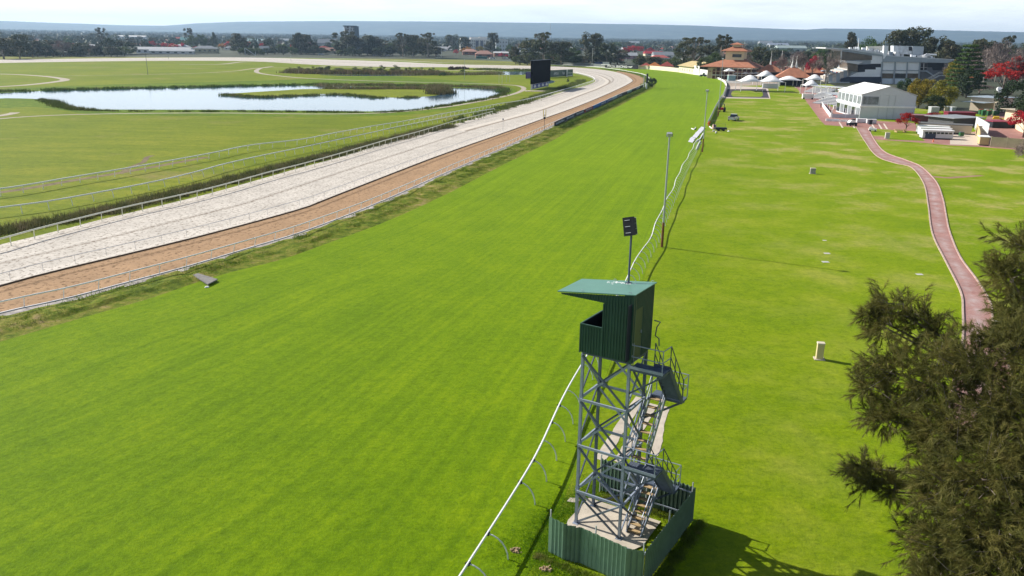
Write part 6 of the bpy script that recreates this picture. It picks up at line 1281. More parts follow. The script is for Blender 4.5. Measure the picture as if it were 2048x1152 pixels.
strip_wall('sheet_fence', 'long tan-grey sheet fence at the right edge of the lawn', 'fence', [(1980, 293.5), (2048, 298.5), (2200, 310), (2400, 328)], 2.1, .1, mat('tan_grey_sheet', (.34, .3, .2), .6, var=.15, scale=.8), 0, 2.6, mat('tan_post', (.5, .44, .3)))
strip_wall('boundary_wall', 'cream panel wall of the yard at the far right', 'wall', [(2027, 255), (2048, 266), (2120, 290)], 2.6, .2, M_cwall, 0, None)
t = cabin(2006, 250, 2110, 264, 217, 9, M_cwall, mat('tan_roof', (.44, .38, .3)), 'open yard shed with tan roof at the right edge', win=False, over=1.0, name='shed', cat='shed')
b = G(2012, 243, 0); t = thing('boat_trailer', 'yellow flat trailer parked before the open yard shed', 'trailer', tuple(b), R(-28)); MB().box((0, 0, .6), (7, 2.2, .25)).build('deck', M_yel, t); MB().box((-2.6, 0, .85), (1.4, 2.2, .5)).build('cab', M_yel, t)
for x in (-1.2, .2):
    for y in (-1.2, 1.2): MB().tube([(x, y - .1, .35), (x, y + .1, .35)], .35, 12).build('wheel', M_inside, t)
for i in range(7):
    b = G(1960 + i * 5.6, 229.5 + (i % 2) * 2.5, 0); t = thing('wheelie_bin', 'green wheelie bin, %s in the row by the yard' % ORD[i], 'bin', tuple(b), 0, 'green bins in the yard'); MB().box((0, 0, .12), (.9, .9, 1.5), 0, 1.12).build('body', mat('bin_green', (.03, .12, .05), .5), t); MB().box((0, 0, 1.62), (1.05, 1.05, .1)).build('lid', mat('bin_lid_%d' % (i % 3), ((.4, .1, .08), (.05, .2, .08), (.5, .5, .5))[i % 3]), t)
# satellite dish shed
t = cabin(1938, 222, 1990, 226, 192.5, 10, M_beige, mat('blue_grey_roof', (.3, .36, .42), .4), 'beige depot building with a blue-grey roof and dish', over=1.0, win=False, name='depot', cat='building')
mb = MB(); mb.box((4, -3, 3.2), (8, 6, .15)); mb.build('carport_roof', mat('blue_grey_roof', (.3, .36, .42)), t)
zt_ = 6.2; mb = MB(); mb.tube([(6.5, 5, zt_ - 1), (6.5, 5, zt_ + 1)], .1, 6); mb.tube([(6.3, 4.9, zt_ + 1.0), (6.45, 4.8, zt_ + 1.15)], 1.2, 14, 1.0); mb.build('dish', M_white, t)
strip_wall('boundary_wall', 'pale beige wall end by the depot', 'wall', [(1985, 232), (1998, 224), (2003, 216)], 4.0, .3, M_cwall, 0, None)
# ---------------------------------------------------------------- vehicles and lawn clutter
def car(p, rz_, col_, label, ute=False, s=1.0, name='parked_car', cat='car', group=None):
    t = thing(name, label, cat, tuple(map(float, p)), rz_, group); t.scale = (s, s, s); Lc, Wc = 4.9, 1.85
    prof = [(-2.45, .45), (-2.45, .95), (-.75, 1.0), (-.6, 1.0)] if ute else [(-2.3, .45), (-2.35, .9), (-1.9, .98)]
    body = [(-2.45, .4), (-2.45, 1.0), (1.0, 1.02), (2.2, .92), (2.42, .7), (2.4, .4)]
    MB().prism([(x, -Wc / 2, z) for x, z in body], (0, Wc, 0)).build('body', col_, t)
    cab = [(-.75, 1.0), (-.6, 1.62), (.45, 1.65), (1.15, 1.02)] if ute else [(-1.9, 1.0), (-1.5, 1.48), (.3, 1.5), (1.15, 1.02)]
    c_ = MB(); n = len(cab); c_.v = [(x, -Wc / 2 + (.08 if z < 1.1 else .22), z) for x, z in cab] + [(x, Wc / 2 - (.08 if z < 1.1 else .22), z) for x, z in cab]; c_.f = [tuple(range(n)), tuple(range(2 * n - 1, n - 1, -1))] + [(i, i + n, (i + 1) % n + n, (i + 1) % n) for i in range(n)]
    cb = c_.build('window', M_glass, t); x0, x1 = cab[1][0], cab[2][0]; MB().box(((x0 + x1) / 2, 0, cab[1][1] + .0), (x1 - x0 + .1, Wc - .4, .06)).build('roof', col_, t)
    if ute:
        MB().box((-1.6, 0, 1.01), (1.6, 1.5, .02)).build('tray', M_inside, t)
        for y in (-.86, .86): MB().box((-1.6, y, 1.0), (1.7, .12, .12)).build('tray_side', col_, t)
    for x in (-1.5, 1.5):
        for y in (-.86, .86): w__ = MB().tube([(x, y - .11, .36), (x, y + .11, .36)], .36, 14).build('wheel', M_inside, t); MB().tube([(x, y - .125, .36), (x, y + .125, .36)], .2, 10).build('rim', M_post, w__)
    for y in (-.65, .65): MB().box((2.38, y, .68), (.1, .35, .14)).build('headlight', M_white, t); MB().box((-2.45, y, .75), (.06, .2, .2)).build('tail_light', mat('red_lamp', (.5, .02, .02), .3), t)
    return t
b = G(1467, 241, 0); car(b, R(62), mat('white_car_paint', (.6, .63, .68), .3, var=.02, spec=.6), 'white utility pickup parked on the lawn near the parade ring', True, 1.08, 'pickup', 'pickup')
b = G(1703, 251.5, 0); t = thing('lawn_tractor', 'small white buggy on the brick paving near the marquee', 'buggy', tuple(b), R(10)); MB().box((0, 0, .35), (2.4, 1.3, .5)).build('body', M_inside, t); MB().prism([(-1.1, -.6, .85), (-.5, -.6, 1.5), (.6, -.6, 1.4), (.9, -.6, .85)], (0, 1.2, 0)).build('hood', M_white, t)
for x in (-.8, .8):
    for y in (-.7, .7): MB().tube([(x, y - .1, .3), (x, y + .1, .3)], .3, 10).build('wheel', M_inside, t)
# tractor
b = G(1444, 223.5, 0); t = thing('tractor', 'small red tractor with a dark roll cage on the lawn by the panelled rail', 'tractor', tuple(b), R(-110))
MB().box((.6, 0, .6), (1.7, .8, .75)).build('bonnet', mat('tractor_red', (.45, .03, .03), .4), t); MB().box((-.6, 0, .5), (1.1, 1.1, .5)).build('seat_deck', M_inside, t); mb = MB()
for x in (-1.0, .0):
    for y in (-.55, .55): mb.bar((x, y, 1.0), (x, y, 2.3), .09)
mb.build('roll_cage', M_inside, t); MB().box((-.5, 0, 2.3), (1.3, 1.3, .1)).build('canopy_roof', mat('dark_green_roof', (.04, .1, .05)), t)
for x, y, r_ in ((-.7, -.8, .68), (-.7, .8, .68), (1.1, -.65, .42), (1.1, .65, .42)): MB().tube([(x, y - .17, r_), (x, y + .17, r_)], r_, 16).build('wheel', M_inside, t)
# people
def person(p, rz_, label, top, legs_c, crouch=False, h_=1.72, arm=0.5):
    t = thing('person', label, 'person', tuple(map(float, p)), rz_); me = bpy.data.meshes.new('body'); k = h_ / 1.72
    if crouch: J = dict(pel=(0, 0, .62), ch=(.22, 0, 1.0), nk=(.34, 0, 1.2), hd=(.42, 0, 1.34), hl=(0, .13, .58), kl=(.3, .16, .45), fl=(.05, .16, .06), tl=(.25, .17, .03), hr=(0, -.13, .58), kr=(.34, -.16, .48), fr=(.1, -.16, .06), tr=(.3, -.17, .03), sl=(.26, .2, 1.1), el=(.45, .24, .85), wl=(.62, .2, .65), sr=(.26, -.2, 1.1), er=(.45, -.24, .85), wr=(.62, -.18, .62))
    else: J = dict(pel=(0, 0, .93), ch=(0, 0, 1.3), nk=(0, 0, 1.48), hd=(.03, 0, 1.62), hl=(0, .11, .9), kl=(.05, .13, .5), fl=(0, .14, .07), tl=(.18, .15, .03), hr=(0, -.11, .9), kr=(.08, -.13, .5), fr=(.1, -.14, .07), tr=(.28, -.15, .03), sl=(0, .2, 1.4), el=(.04, .27, 1.13), wl=(.2 * arm, .26, .9), sr=(0, -.2, 1.4), er=(.1, -.27, 1.14), wr=(.3, -.2, 1.0))
    Ed = [('pel', 'ch'), ('ch', 'nk'), ('nk', 'hd'), ('pel', 'hl'), ('hl', 'kl'), ('kl', 'fl'), ('fl', 'tl'), ('pel', 'hr'), ('hr', 'kr'), ('kr', 'fr'), ('fr', 'tr'), ('ch', 'sl'), ('sl', 'el'), ('el', 'wl'), ('ch', 'sr'), ('sr', 'er'), ('er', 'wr')]
    rad = dict(pel=.15, ch=.16, nk=.06, hd=.11, hl=.1, hr=.1, kl=.065, kr=.065, fl=.045, fr=.045, tl=.04, tr=.04, sl=.07, sr=.07, el=.045, er=.045, wl=.03, wr=.03)
    for s_, w_ in (('l', 'wl'), ('r', 'wr')):
        wv = Vector(J[w_]); ev = Vector(J['e' + s_]); d = (wv - ev).normalized()
        J['h' + s_ + 'p'] = tuple(wv + d * .08); rad['h' + s_ + 'p'] = .035; Ed.append((w_, 'h' + s_ + 'p'))
        for q in range(5):
            ln_ = (.05, .075, .08, .075, .06)[q]; off = Vector((0, (q - 2) * .018, .01 if q else .03)); nm = 'f%s%d' % (s_, q); J[nm] = tuple(Vector(J['h' + s_ + 'p']) + d * ln_ + off); rad[nm] = .009; Ed.append(('h' + s_ + 'p', nm))
    ks = list(J); me.from_pydata([tuple(c * k for c in J[q]) for q in ks], [(ks.index(a), ks.index(b)) for a, b in Ed], []); o = bpy.data.objects.new('body', me); col.objects.link(o); o.parent = t
    sk = o.modifiers.new('skin', 'SKIN'); o.modifiers.new('sub', 'SUBSURF').levels = 1
    if not me.skin_vertices: me.attributes  # created with the modifier
    lay = me.skin_vertices[0] if me.skin_vertices else None
    if lay is None:
        bpy.context.view_layer.objects.active = o; bpy.ops.mesh.customdata_skin_add(); lay = me.skin_vertices[0]
    for i, q in enumerate(ks): lay.data[i].radius = (rad[q] * k,) * 2; lay.data[i].use_root = (q == 'pel')
    me.materials.append(mat('skin', (.35, .2, .14), .6, var=.03))
    def shell(name, joints, grow, mt_):
        m2 = bpy.data.meshes.new(name); e_ = [(joints.index(a), joints.index(b)) for a, b in Ed if a in joints and b in joints]; m2.from_pydata([tuple(c * k for c in J[q]) for q in joints], e_, []); o2 = bpy.data.objects.new(name, m2); col.objects.link(o2); o2.parent = t
        o2.modifiers.new('skin', 'SKIN'); o2.modifiers.new('sub', 'SUBSURF').levels = 1
        if not m2.skin_vertices: bpy.context.view_layer.objects.active = o2; bpy.ops.mesh.customdata_skin_add()
        for i, q in enumerate(joints): m2.skin_vertices[0].data[i].radius = (rad[q] * k + grow,) * 2; m2.skin_vertices[0].data[i].use_root = (i == 0)
        m2.materials.append(mt_)
    shell('jacket', ['pel', 'ch', 'sl', 'el', 'sr', 'er'], .03, top); shell('trousers', ['pel', 'hl', 'kl', 'fl', 'hr', 'kr', 'fr'], .02, legs_c)
    hd = Vector(J['hd']) * k; MB().tube([hd + Vector((0, 0, .02)), hd + Vector((0, 0, .09)), hd + Vector((0, 0, .13))], .125, 8, .05).build('hat', M_inside, t)
    return t
M_or = mat('orange_vest', (.75, .13, .02), .7); M_hv = mat('yellow_vest', (.55, .65, .05), .7); M_denim = mat('dark_trousers', (.03, .035, .05), .9)
person(G(1416.3, 252.5, 0), R(-40), 'person in an orange work outfit bending at the end of the panelled rail', M_or, M_or, True, 1.9)
person(G(1436.8, 230.5, 0), R(200), 'person in a yellow vest standing at the rail beside the tractor', M_hv, mat('green_trousers', (.06, .12, .05)), False, 1.9)
person(G(1595.5, 170.5, 0), R(-90), 'person in dark clothes walking on the brick promenade by the twin-spired pavilion', M_denim, M_denim, False, 1.85)
person(G(1641.5, 216, 0), R(-60), 'person in dark clothes by the slanting white wall', M_denim, M_denim, False, 1.8)
# laid-out rail panels, loose white pieces, trailer
P0 = [G(x, y, 0) for x, y in ((1375, 284), (1384, 286), (1411, 256), (1403, 254))]
t = thing('laid_panels', 'stack of pale rail panels laid flat on the turf beside the second lamp pole', 'rail panels', tuple(P0[0])); rs_ = random.Random(2)
for k in range(14):
    f0, f1 = k / 14, (k + .86) / 14; q = [P0[0] + (P0[3] - P0[0]) * f0, P0[1] + (P0[2] - P0[1]) * f0, P0[1] + (P0[2] - P0[1]) * f1, P0[0] + (P0[3] - P0[0]) * f1]; j = rs_.uniform(-.15, .15)
    MB().prism([tuple(x - P0[0] + np.array([j, j, .06 + .02 * (k % 3)])) for x in q], (0, 0, .07)).build('panel', mat('pale_panel', (.62, .62, .68)), t)
for i, (pts, lb) in enumerate(((((1383, 258), (1388, 260), (1391, 256)), 'bent white rail offcut on the turf left of the laid panels'), (((1400, 283), (1396, 291), (1392, 300)), 'white rail length drooping at the near end of the laid panels'), (((1392, 284), (1400, 279), (1406, 268)), 'white rail piece beside the laid panels'), (((1419, 254), (1424, 258), (1428, 256)), 'curved white rail piece beside the orange worker'), (((1425, 263), (1429, 262)), 'short white offcut near the low black trailer'), (((1432, 264), (1431, 267)), 'tiny white offcut under the black trailer'))):
    Q = [G(x, y, 0) for x, y in pts]; tag(MB().tube([tuple(q - Q[0] + np.array([0, 0, .12])) for q in Q], .14, 6).build('rail_offcut', M_white, loc=tuple(Q[0])), lb, 'rail offcut', 'loose rail pieces on the grass')
b = G(1441, 261.5, 0); t = thing('flat_trailer', 'low black flat trailer with a rail frame on the lawn', 'trailer', tuple(b), R(-4)); MB().box((0, 0, .35), (2.8, 1.6, .45)).build('deck', M_inside, t)
mb = MB(); mb.bar((-1, .8, .8), (-1, .8, 1.6), .05).bar((1.3, .8, .8), (1.3, .8, 1.6), .05).bar((-1, .8, 1.6), (1.3, .8, 1.6), .05); mb.build('frame', M_dsteel, t)
for x in (-.6, .6):
    for y in (-.85, .85): MB().tube([(x, y - .08, .3), (x, y + .08, .3)], .3, 10).build('wheel', M_inside, t)
b = G(1428, 258.5, 0); t = thing('cable_drum', 'pinkish drum standing left of the black trailer', 'drum', tuple(b)); MB().tube([(-.35, 0, .6), (.35, 0, .6)], .6, 14).build('drum', mat('pink_drum', (.5, .35, .32)), t); MB().tube([(-.12, -.1, .6), (.12, -.1, .6)], .62, 12).build('core', M_inside, t)
b = G(1457, 263, 0); tag(MB().tube([(0, 0, 0), (0, 0, .3)], .35, 8, .1).build('white_bag', M_white, loc=tuple(b)), 'white bag on the grass right of the black trailer', 'bag')
# mower and cart by the far wall
b = G(1406, 153, 0); t = thing('mower', 'dark ride-on mower working by the far white wall', 'mower', tuple(b)); MB().box((0, 0, .4), (4, 1.6, .9)).build('body', M_inside, t); MB().box((.4, 0, 1.3), (1.2, 1.2, 1.0)).build('seat', mat('dark_green_roof', (.04, .1, .05)), t); MB().box((-1.8, 0, .1), (1.2, 2.4, .5)).build('cutting_deck', mat('dark_green_roof', (.04, .1, .05)), t)
for x in (-1.2, 1.3):
    for y in (-.9, .9): MB().tube([(x, y - .15, .5), (x, y + .15, .5)], .5, 10).build('wheel', M_inside, t)
b = G(1412.5, 152.6, 0); t = thing('golf_cart', 'white buggy following the dark mower at the far wall', 'buggy', tuple(b)); MB().box((0, 0, .4), (3.2, 1.5, .9)).build('body', M_white, t); MB().box((0, 0, 2.1), (2.8, 1.5, .15)).build('roof', M_white, t)
for x in (-1.1, 1.1):
    for y in (-.7, .7): MB().box((x, y, 1.3), (.12, .12, .8)).build('roof_post', M_white, t)
# white clutter by the marquee
for i, (px, py, L_, h_, lb) in enumerate(((1664, 242.5, 3.6, .6, 'leftmost folded white barrier stack before the marquee terrace'), (1676, 243, 3.6, .4, 'second folded white barrier stack'), (1688, 243.5, 2.6, .5, 'third heap of white barriers before the marquee'), (1697, 244.5, 1.5, .6, 'small white barrier heap beside the black bin'))):
    b = G(px, py, 0); t = thing('barrier_stack', lb, 'barriers', tuple(b), R(-4), 'white barriers before the marquee')
    for k in range(4): MB().box((rs_.uniform(-.3, .3), k * .25, 0), (L_ * rs_.uniform(.7, 1), .1, h_ * rs_.uniform(.6, 1.1))).build('panel', M_white, t)
for px, py, lb in ((1706, 247, 'black bin behind the white barriers'), (1740, 248.8, 'black bin before the white crates')):
    b = G(px, py, 0); t = thing('black_bin', lb, 'bin', tuple(b)); MB().box((0, 0, 0), (.75, .75, 1.1), 0, 1.1).build('body', M_inside, t); MB().box((0, 0, 1.1), (.9, .9, .1)).build('lid', M_inside, t)
for px, py, w_, lb in ((1723, 246, 18, 'left of two long white chests below the marquee'), (1743, 247.5, 18, 'right of two long white chests below the marquee')):
    b = G(px, py, 0); W_ = w_ / F * depth(b); t = thing('white_chest', lb, 'chest', tuple(b), mq_ang); MB().box((0, .5, .1), (W_, 1.2, 1.0)).build('body', M_cab, t); MB().box((0, .5, 1.1), (W_ + .1, 1.3, .1)).build('lid', M_white, t)
b = G(1745, 263, 0); t = thing('white_buggy', 'white covered machine on the grass beside the brick path', 'machine', tuple(b), R(-20)); MB().box((0, 0, .3), (1.9, 1.0, .5), 0, .9).build('cover', M_white, t); MB().box((-.5, 0, .75), (.8, .8, .4), 0, .6).build('hump', M_white, t)
for x in (-.6, .6): MB().tube([(x, -.5, .22), (x, .5, .22)], .22, 10).build('wheel', M_inside, t)
b = G(1866.5, 284, 0); tag(MB().tube([(0, 0, 0.0), (0, 0, .75)], .22, 8, .04).build('traffic_cone', mat('cone_orange', (.7, .2, .1)), loc=tuple(b)), 'orange traffic cone in front of the nearest white cabin', 'cone')
b = G(1922, 272, 0); t = thing('planter_box', 'green box standing beside the beige cabin door', 'box', tuple(b)); MB().box((0, 0, 0), (.9, .8, .9)).build('body', mat('bin_green', (.03, .12, .05)), t); MB().box((0, 0, .9), (1.0, .9, .08)).build('lid', M_dsteel, t)
b = G(1800, 264.5, 0); t = thing('picnic_table', 'low picnic benches in the shade of the small red tree', 'picnic table', tuple(b)); MB().box((0, 0, .65), (3, .8, .08)).build('table_top', M_tread, t)
for y in (-.8, .8): MB().box((0, y, .4), (3, .3, .06)).build('bench', M_tread, t)
for x in (-1.1, 1.1): MB().box((x, 0, 0), (.1, 1.6, .65)).build('leg', M_tread, t)
# ================================================================== SUBURB
b = G(700, 101); pw_ = depth(b) / F
t = thing('apartment_tower', 'dark-edged apartment tower with patterned white panels on the skyline', 'building', tuple(b), R(14)); h_ = HT(b, 53); MB().box((0, 0, 0), (19 * pw_, 14, h_)).build('wall', mat('tower_white', (.45, .5, .56), .6), t); MB().box((14 * pw_, -1, 0), (9 * pw_, 16, h_ + .5)).build('side_slab', mat('tower_slate', (.07, .12, .17), .5), t); MB().box((2 * pw_, 0, h_), (27 * pw_, 16, 1.4)).build('parapet', mat('tower_slate', (.07, .12, .17)), t)
rs_ = random.Random(6)
for i in range(7):
    for k in range(9):
        if rs_.random() < .8: MB().box((-8 * pw_ + i * 2.6 * pw_ + rs_.uniform(-1, 1), -7.1, 4 + k * h_ / 9.6), (1.4 * pw_, .3, h_ / 12)).build('window', M_glass, t)
b = G(952, 103); pw_ = depth(b) / F
t = thing('apartment_block', 'long white four-storey apartment block with grey bays', 'building', tuple(b), R(8)); h_ = HT(b, 79); W_ = 64 * pw_; MB().box((0, 0, 0), (W_, 16, h_)).build('wall', M_wwall, t); MB().box((-2, 3, h_), (W_ * .3, 10, 3.5)).box((W_ * .22, 3, h_), (W_ * .25, 10, 4.5)).build('roof_plant', M_wwall, t); MB().box((-W_ * .5 + 2, 0, 0), (3, 17, h_ + 2)).build('stair_core', M_wwall, t)
for x in (-.27, .02, .17): MB().box((W_ * x, -8.15, 2), (W_ * .09, .5, h_ - 4)).build('bay', mat('bay_grey', (.13, .15, .2), .6), t)
for i in range(15):
    for k in range(4): MB().box((-W_ * .44 + i * W_ * .063, -8.1, 2.5 + k * h_ / 4.3), (W_ * .018, .3, h_ / 9)).build('window', M_glass, t)
b = G(1003, 104); W_ = 24 * depth(b) / F; t = thing('apartment_block', 'white apartment wing showing behind the gum trees right of the long block', 'building', tuple(b), R(8)); h_ = HT(b, 80); MB().box((0, 0, 0), (W_, 14, h_)).build('wall', mat('pale_blue_wall', (.55, .6, .64)), t); MB().box((0, 0, h_), (W_ + .5, 14.5, .6)).build('parapet', M_wwall, t)
for i in range(4):
    for k in range(3): MB().box((-W_ * .35 + i * W_ * .23, -7.1, 3 + k * h_ / 3.3), (W_ * .06, .3, h_ / 9)).build('window', M_glass, t)
HS = [(22, 0, 'x')]
def hpx(px, py, ye, yt, wpx, mw_, mr_, label, gable=False, dp=.5, nwin=3, ridge=.45, rzz=None):
    b = G(px, py); W_ = wpx / F * depth(b); he, ht = HT(b, ye), HT(b, yt); return house(b, R(6) if rzz is None else rzz, W_, W_ * dp, he, ht - he, mw_, mr_, label, gable=gable, nwin=nwin, ridge=ridge, group='houses beyond the racecourse', door=False)
hpx(182, 104, 103, 99, 24, M_cwall, mat('greyish_hip_roof', (.42, .42, .36), .7), 'hip-roofed pale house among the far left trees', ridge=.3)
hpx(330, 107, 99, 94, 104, M_cab, M_lightroof, 'long low white-roofed building left of the villa', True, .16, 9)
hpx(345, 108, 102, 98.5, 86, M_post, M_canvas, 'white verandah roof in front of the long building', True, .08, 6)
hpx(364, 101, 93, 88, 30, M_cab, M_lightroof, 'pale hipped roof behind the long white building', ridge=.2)
hpx(412, 106, 97, 91.5, 48, mat('olive_wall', (.4, .38, .26)), M_greyroof, 'grey-roofed villa with dark garage openings', False, .35, 5)
hpx(528, 106, 98, 92, 20, mat('blue_wall', (.15, .28, .42)), M_greyroof, 'small blue-walled house behind the leaning frame', True, .6, 1)
hpx(660, 107, 101, 95, 30, M_cwall, mat('salmon_tile', (.5, .28, .22), .8), 'salmon-tiled house right of the maroon trees', False, .5, 3)
hpx(655, 96, 86, 78, 36, M_greyroof, M_greyroof, 'grey warehouse roof behind the salmon-tiled house', True, .5, 0)
hpx(900, 101, 100, 91, 24, mat('slate_wall', (.15, .16, .2)), mat('pyramid_roof', (.55, .52, .52), .6), 'pale pyramid-roofed pavilion left of the white apartments', ridge=.04, dp=.9, nwin=0)
hpx(878, 102, 98, 93, 30, M_cab, M_lightroof, 'white shed roof beside the pyramid-roofed pavilion', True, .4, 0)
hpx(940, 110, 103, 98, 30, mat('brick_house', (.3, .14, .1)), mat('salmon_tile', (.5, .28, .22)), 'pinkish-tiled house under the white apartments', dp=.6, nwin=2)
hpx(968, 115, 108, 101, 34, mat('brick_house', (.3, .14, .1)), mat('salmon_tile', (.5, .28, .22)), 'large pinkish hip roof behind the green shed', dp=.6, nwin=2)
hpx(963, 119, 113.5, 113, 22, mat('teal_shed', (.02, .1, .1), .5), mat('teal_roof', (.03, .14, .13), .5), 'dark teal flat shed by the far rail', True, .3, 0)
hpx(1002, 113, 106, 103, 28, mat('brick_house', (.3, .14, .1)), M_lightroof, 'pale flat-roofed house above the parked trailers', True, .5, 2)
hpx(1110, 127, 120, 113.5, 42, M_greyroof, mat('maroon_sheet', (.33, .03, .1), .5), 'grey shed with a bright maroon roof behind the big screen', True, .35, 2)
hpx(1150, 127, 121.5, 120.5, 36, M_navy, M_navy, 'low dark navy shed right of the maroon roof', True, .3, 0)
hpx(1194, 124, 118, 112, 9, M_wwall, mat('faded_red_tile', (.5, .12, .1)), 'little red-topped white cottage above the black banner', dp=1, nwin=0, ridge=.05)
hpx(1250, 118, 111, 105, 46, mat('mauve_wall', (.3, .18, .2)), M_lightroof, 'long cream-topped building behind the red maples', True, .3, 4)
hpx(1306, 112, 107, 102, 36, M_cwall, mat('bright_red_roof', (.4, .04, .05), .6), 'bright red-roofed house above the orange kiosk', True, .5, 2)
hpx(1325, 117, 110, 103.5, 40, M_wwall, M_greyroof, 'grey-roofed house right of the bright red roof', True, .5, 2)
hpx(1318, 122, 115, 110, 36, M_wwall, mat('faded_red_tile', (.5, .12, .1)), 'red and white house just behind the kiosks', False, .5, 3)
hpx(1370, 120, 116, 111, 12, M_wwall, M_lightroof, 'small white gable showing between the gum trunks', True, .8, 0)
hpx(1580, 108, 96, 91, 60, mat('pale_green_wall', (.35, .42, .4)), mat('pale_green_roof', (.42, .5, .48), .5), 'wide pale green school roof behind the red tree', True, .3, 5)
hpx(1555, 98, 90, 86, 40, M_wwall, mat('solar_grey_roof', (.3, .34, .42), .4), 'grey-blue roof above the pale green one', True, .4, 2)
hpx(1530, 92, 86, 81.5, 26, M_wwall, M_greyroof, 'grey roof with panels right of the pagoda', True, .5, 2)
hpx(1940, 143, 139, 136, 24, M_wwall, M_lightroof, 'white roof glimpsed behind the tiered pine', True, .5, 0)
hpx(1948, 158, 155, 152.5, 22, mat('dark_red_wall', (.16, .05, .04)), mat('orange_tile', (.46, .16, .04)), 'orange-roofed shelter right of the tiered pine', True, .4, 0)
hpx(1224, 96, 92, 91, 22, M_wwall, M_canvas, 'thin white flat roof on the skyline beyond the black banner', True, .3, 0)
hpx(1268, 92, 89, 82.5, 20, M_wwall, M_canvas, 'white sloping roof on the skyline beyond the red maples', True, .6, 0)
hpx(560, 84, 80, 77, 36, M_cab, M_greyroof, 'pale distant warehouse right of the leaning frame', True, .5, 0)
hpx(510, 88, 82, 77.5, 32, M_wwall, mat('aqua_roof', (.4, .55, .55)), 'pale aqua-roofed building among the left skyline trees', True, .4, 3)
hpx(262, 80, 73, 71, 60, M_cab, M_canvas, 'long white warehouse roof on the left skyline', True, .2, 0)
hpx(360, 86, 78, 74, 14, M_wwall, mat('faded_red_tile', (.5, .12, .1)), 'white house with a red patch left of the skyline gum', True, .6, 2)
hpx(372, 88, 80, 74, 18, M_wwall, mat('teal_light_roof', (.3, .55, .5)), 'white and teal house left of the skyline gum', True, .6, 2)
hpx(178, 96, 92, 89, 12, M_wwall, M_canvas, 'white gable above the hip-roofed pale house', True, .6, 0)
hpx(165, 97, 95, 92.5, 14, M_wwall, M_lightroof, 'pale roof left of the white gable in the far left trees', True, .6, 0)
wallm = [M_wwall, M_cwall, mat('brick_house', (.3, .14, .1)), M_cab]; roofm = [('pale-roofed', M_lightroof), ('red-tiled', M_tile2), ('orange-tiled', M_tile), ('grey-roofed', M_greyroof), ('pinkish-tiled', mat('salmon_tile', (.5, .28, .22))), ('white-roofed', M_canvas)]
hc = {}
for y, n in ((106, 16), (102, 20), (97, 24), (93, 22)):
    for i in range(n):
        x = -20 + 2100 * (i + rt.random()) / n; yy = y + .0134 * (x - 1024) * .9 + rt.uniform(-1.5, 1.5)
        if x > 1640 and y > 98: continue
        b = G(x, yy); nm, mr_ = rt.choice(roofm); hc.setdefault((nm, place_words(x)), []).append((x, b, mr_))
for (nm, pw), L_ in hc.items():
    L_.sort(key=lambda q: q[0])
    for i, (x, b, mr_) in enumerate(L_):
        house(b, R(rt.uniform(-30, 30)), rt.uniform(14, 24), rt.uniform(9, 13), 3.2, rt.uniform(2.0, 3.2), rt.choice(wallm), mr_, nm + ' suburban house ' + pw + ('' if len(L_) == 1 else ', ' + ORD[min(i, 9)]), group='houses beyond the racecourse', nwin=3, door=False)
# far boundary: dark fence, parked cars and trailers
strip_wall('boundary_fence', 'low dark fence closing the far left of the course', 'fence', [(-60, 114), (60, 112), (200, 110.5), (300, 109), (420, 107.5), (480, 106.5)], 1.6, .3, mat('dark_fence', (.09, .09, .1), .8, var=.4, scale=.1), 0, None, None, 12.0)
strip_wall('boundary_fence', 'low pale fence along the far middle of the course', 'fence', [(490, 108), (600, 110), (700, 112), (800, 113)], 1.2, .3, mat('pale_old_fence', (.34, .32, .28), .8, var=.4, scale=.1), 0, None, None, 12.0)
strip_wall('boundary_fence', 'grey-green fence behind the back straight left of the screen', 'fence', [(870, 117.5), (930, 119.5), (1000, 122), (1060, 125)], 1.8, .3, mat('grey_green_fence', (.12, .15, .13), .8), 0, None, None, 8.0)
strip_wall('boundary_fence', 'tall grey mesh fence on the outside of the far bend', 'fence', [(1096, 129.2), (1140, 130.8), (1180, 132.8), (1209, 134.6)], 2.6, .2, mat('grey_mesh', (.16, .18, .18), .7, var=.1), 0, 9.0, M_wwall, 6.0)
for i, (px, py, lb, c_) in enumerate(((568, 106, 'white van parked under the far trees', M_white), (643, 110, 'small pale car right of the maroon trees', M_post), (775, 112, 'white car between the eucalypt trunks', M_white), (752, 112, 'silver car left of the white car', M_post), (875, 112, 'white car beyond the far fence left of the pyramid roof', M_white), (1012, 119, 'silver trailer left of the big screen', M_post), (1025, 120, 'white truck just left of the big screen', M_white), (985, 118, 'white boat-like trailer beside the teal shed', M_white), (1045, 122, 'pale truck partly behind the big gum', M_white))):
    b = G(px, py); car(b, R(rt.uniform(-20, 20)), c_, lb, False, 1.5 if px != 568 else 1.9, group='vehicles beyond the far fence')
t = thing('stick_shelter', 'pale slanting stick frame under a dark tree on the far side', 'frame', tuple(G(505, 111))); MB().bar((-9, 0, 9), (4, 0, 0), .6).bar((-9, 0, 9), (-9, 0, 0), .5).bar((4, 0, 5), (4, 0, 0), .5).build('strut', M_post, t)
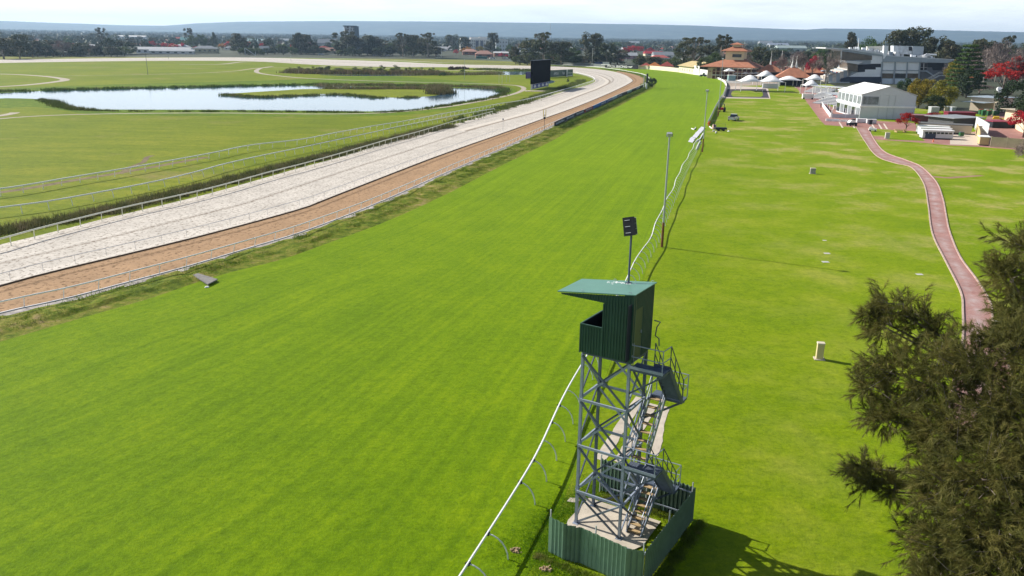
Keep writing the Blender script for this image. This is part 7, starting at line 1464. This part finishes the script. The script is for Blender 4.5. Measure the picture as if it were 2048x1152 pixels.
b = G(64, 112.5); t = thing('viewing_tower', 'slim grey viewing tower with a white cap before the far left trees', 'tower', tuple(b)); h_ = HT(b, 86); mb = MB()
for x in (-2, 2):
    for y in (-2, 2): mb.bar((x, y, 0), (x, y, h_), .35)
for z in np.linspace(2, h_ - 3, 5): mb.bar((-2, -2, z), (2, -2, z + 3), .25).bar((2, -2, z), (-2, -2, z + 3), .25)
mb.build('frame', M_post, t); MB().box((0, 0, h_), (7, 6, .8)).build('roof', M_wwall, t); MB().box((0, 0, h_ - 5), (4.6, 4.4, 3.2)).build('cabin', M_sgrey, t)
for (px, py, yt, lb) in ((696, 112, 88, 'thin light pole by the dark eucalypts'), (883, 116, 94, 'slim pole left of the pyramid roof'), (1089, 130, 97, 'light pole just above the big screen'), (1184, 131, 96, 'white light pole before the rusty-crowned gum'), (1374, 142, 109, 'floodlight pole above the cream hall'), (1560, 150, 101, 'thin white flagpole above the tiled pavilion'), (1252, 128, 103, 'thin mast above the red maples'), (1100, 90, 46, 'hazy broadcast mast on the hill')):
    thin_pole(px, py, yt, lb, .25 if yt > 60 else .6, M_wwall)
b = G(1374, 142, 0); t = thing('floodlight_cluster', 'white cluster lamp on the pole above the cream hall', 'floodlight', (b[0], b[1], HT(b, 112))); MB().box((0, 0, 0), (2.6, .8, 1.6)).build('lamp_box', M_white, t); MB().box((0, -.45, .2), (2.2, .1, 1.1)).build('lens', M_cwall, t)
# ================================================================== AIR
hz = MB().box((0, 6700, -1.5), (26000, 16000, 392)).build('haze', None); hz['kind'] = 'stuff'; hz['label'] = 'pale blue haze over the plain'; hz['category'] = 'haze'
m_ = bpy.data.materials.new('haze_air'); m_.use_nodes = True; t = m_.node_tree; t.nodes.clear(); o_ = t.nodes.new('ShaderNodeOutputMaterial'); v = t.nodes.new('ShaderNodeVolumePrincipled')
v.inputs['Color'].default_value = (.5, .72, 1.0, 1); v.inputs['Density'].default_value = 7.5e-5; v.inputs['Anisotropy'].default_value = .3; t.links.new(v.outputs[0], o_.inputs['Volume']); hz.data.materials.append(m_)
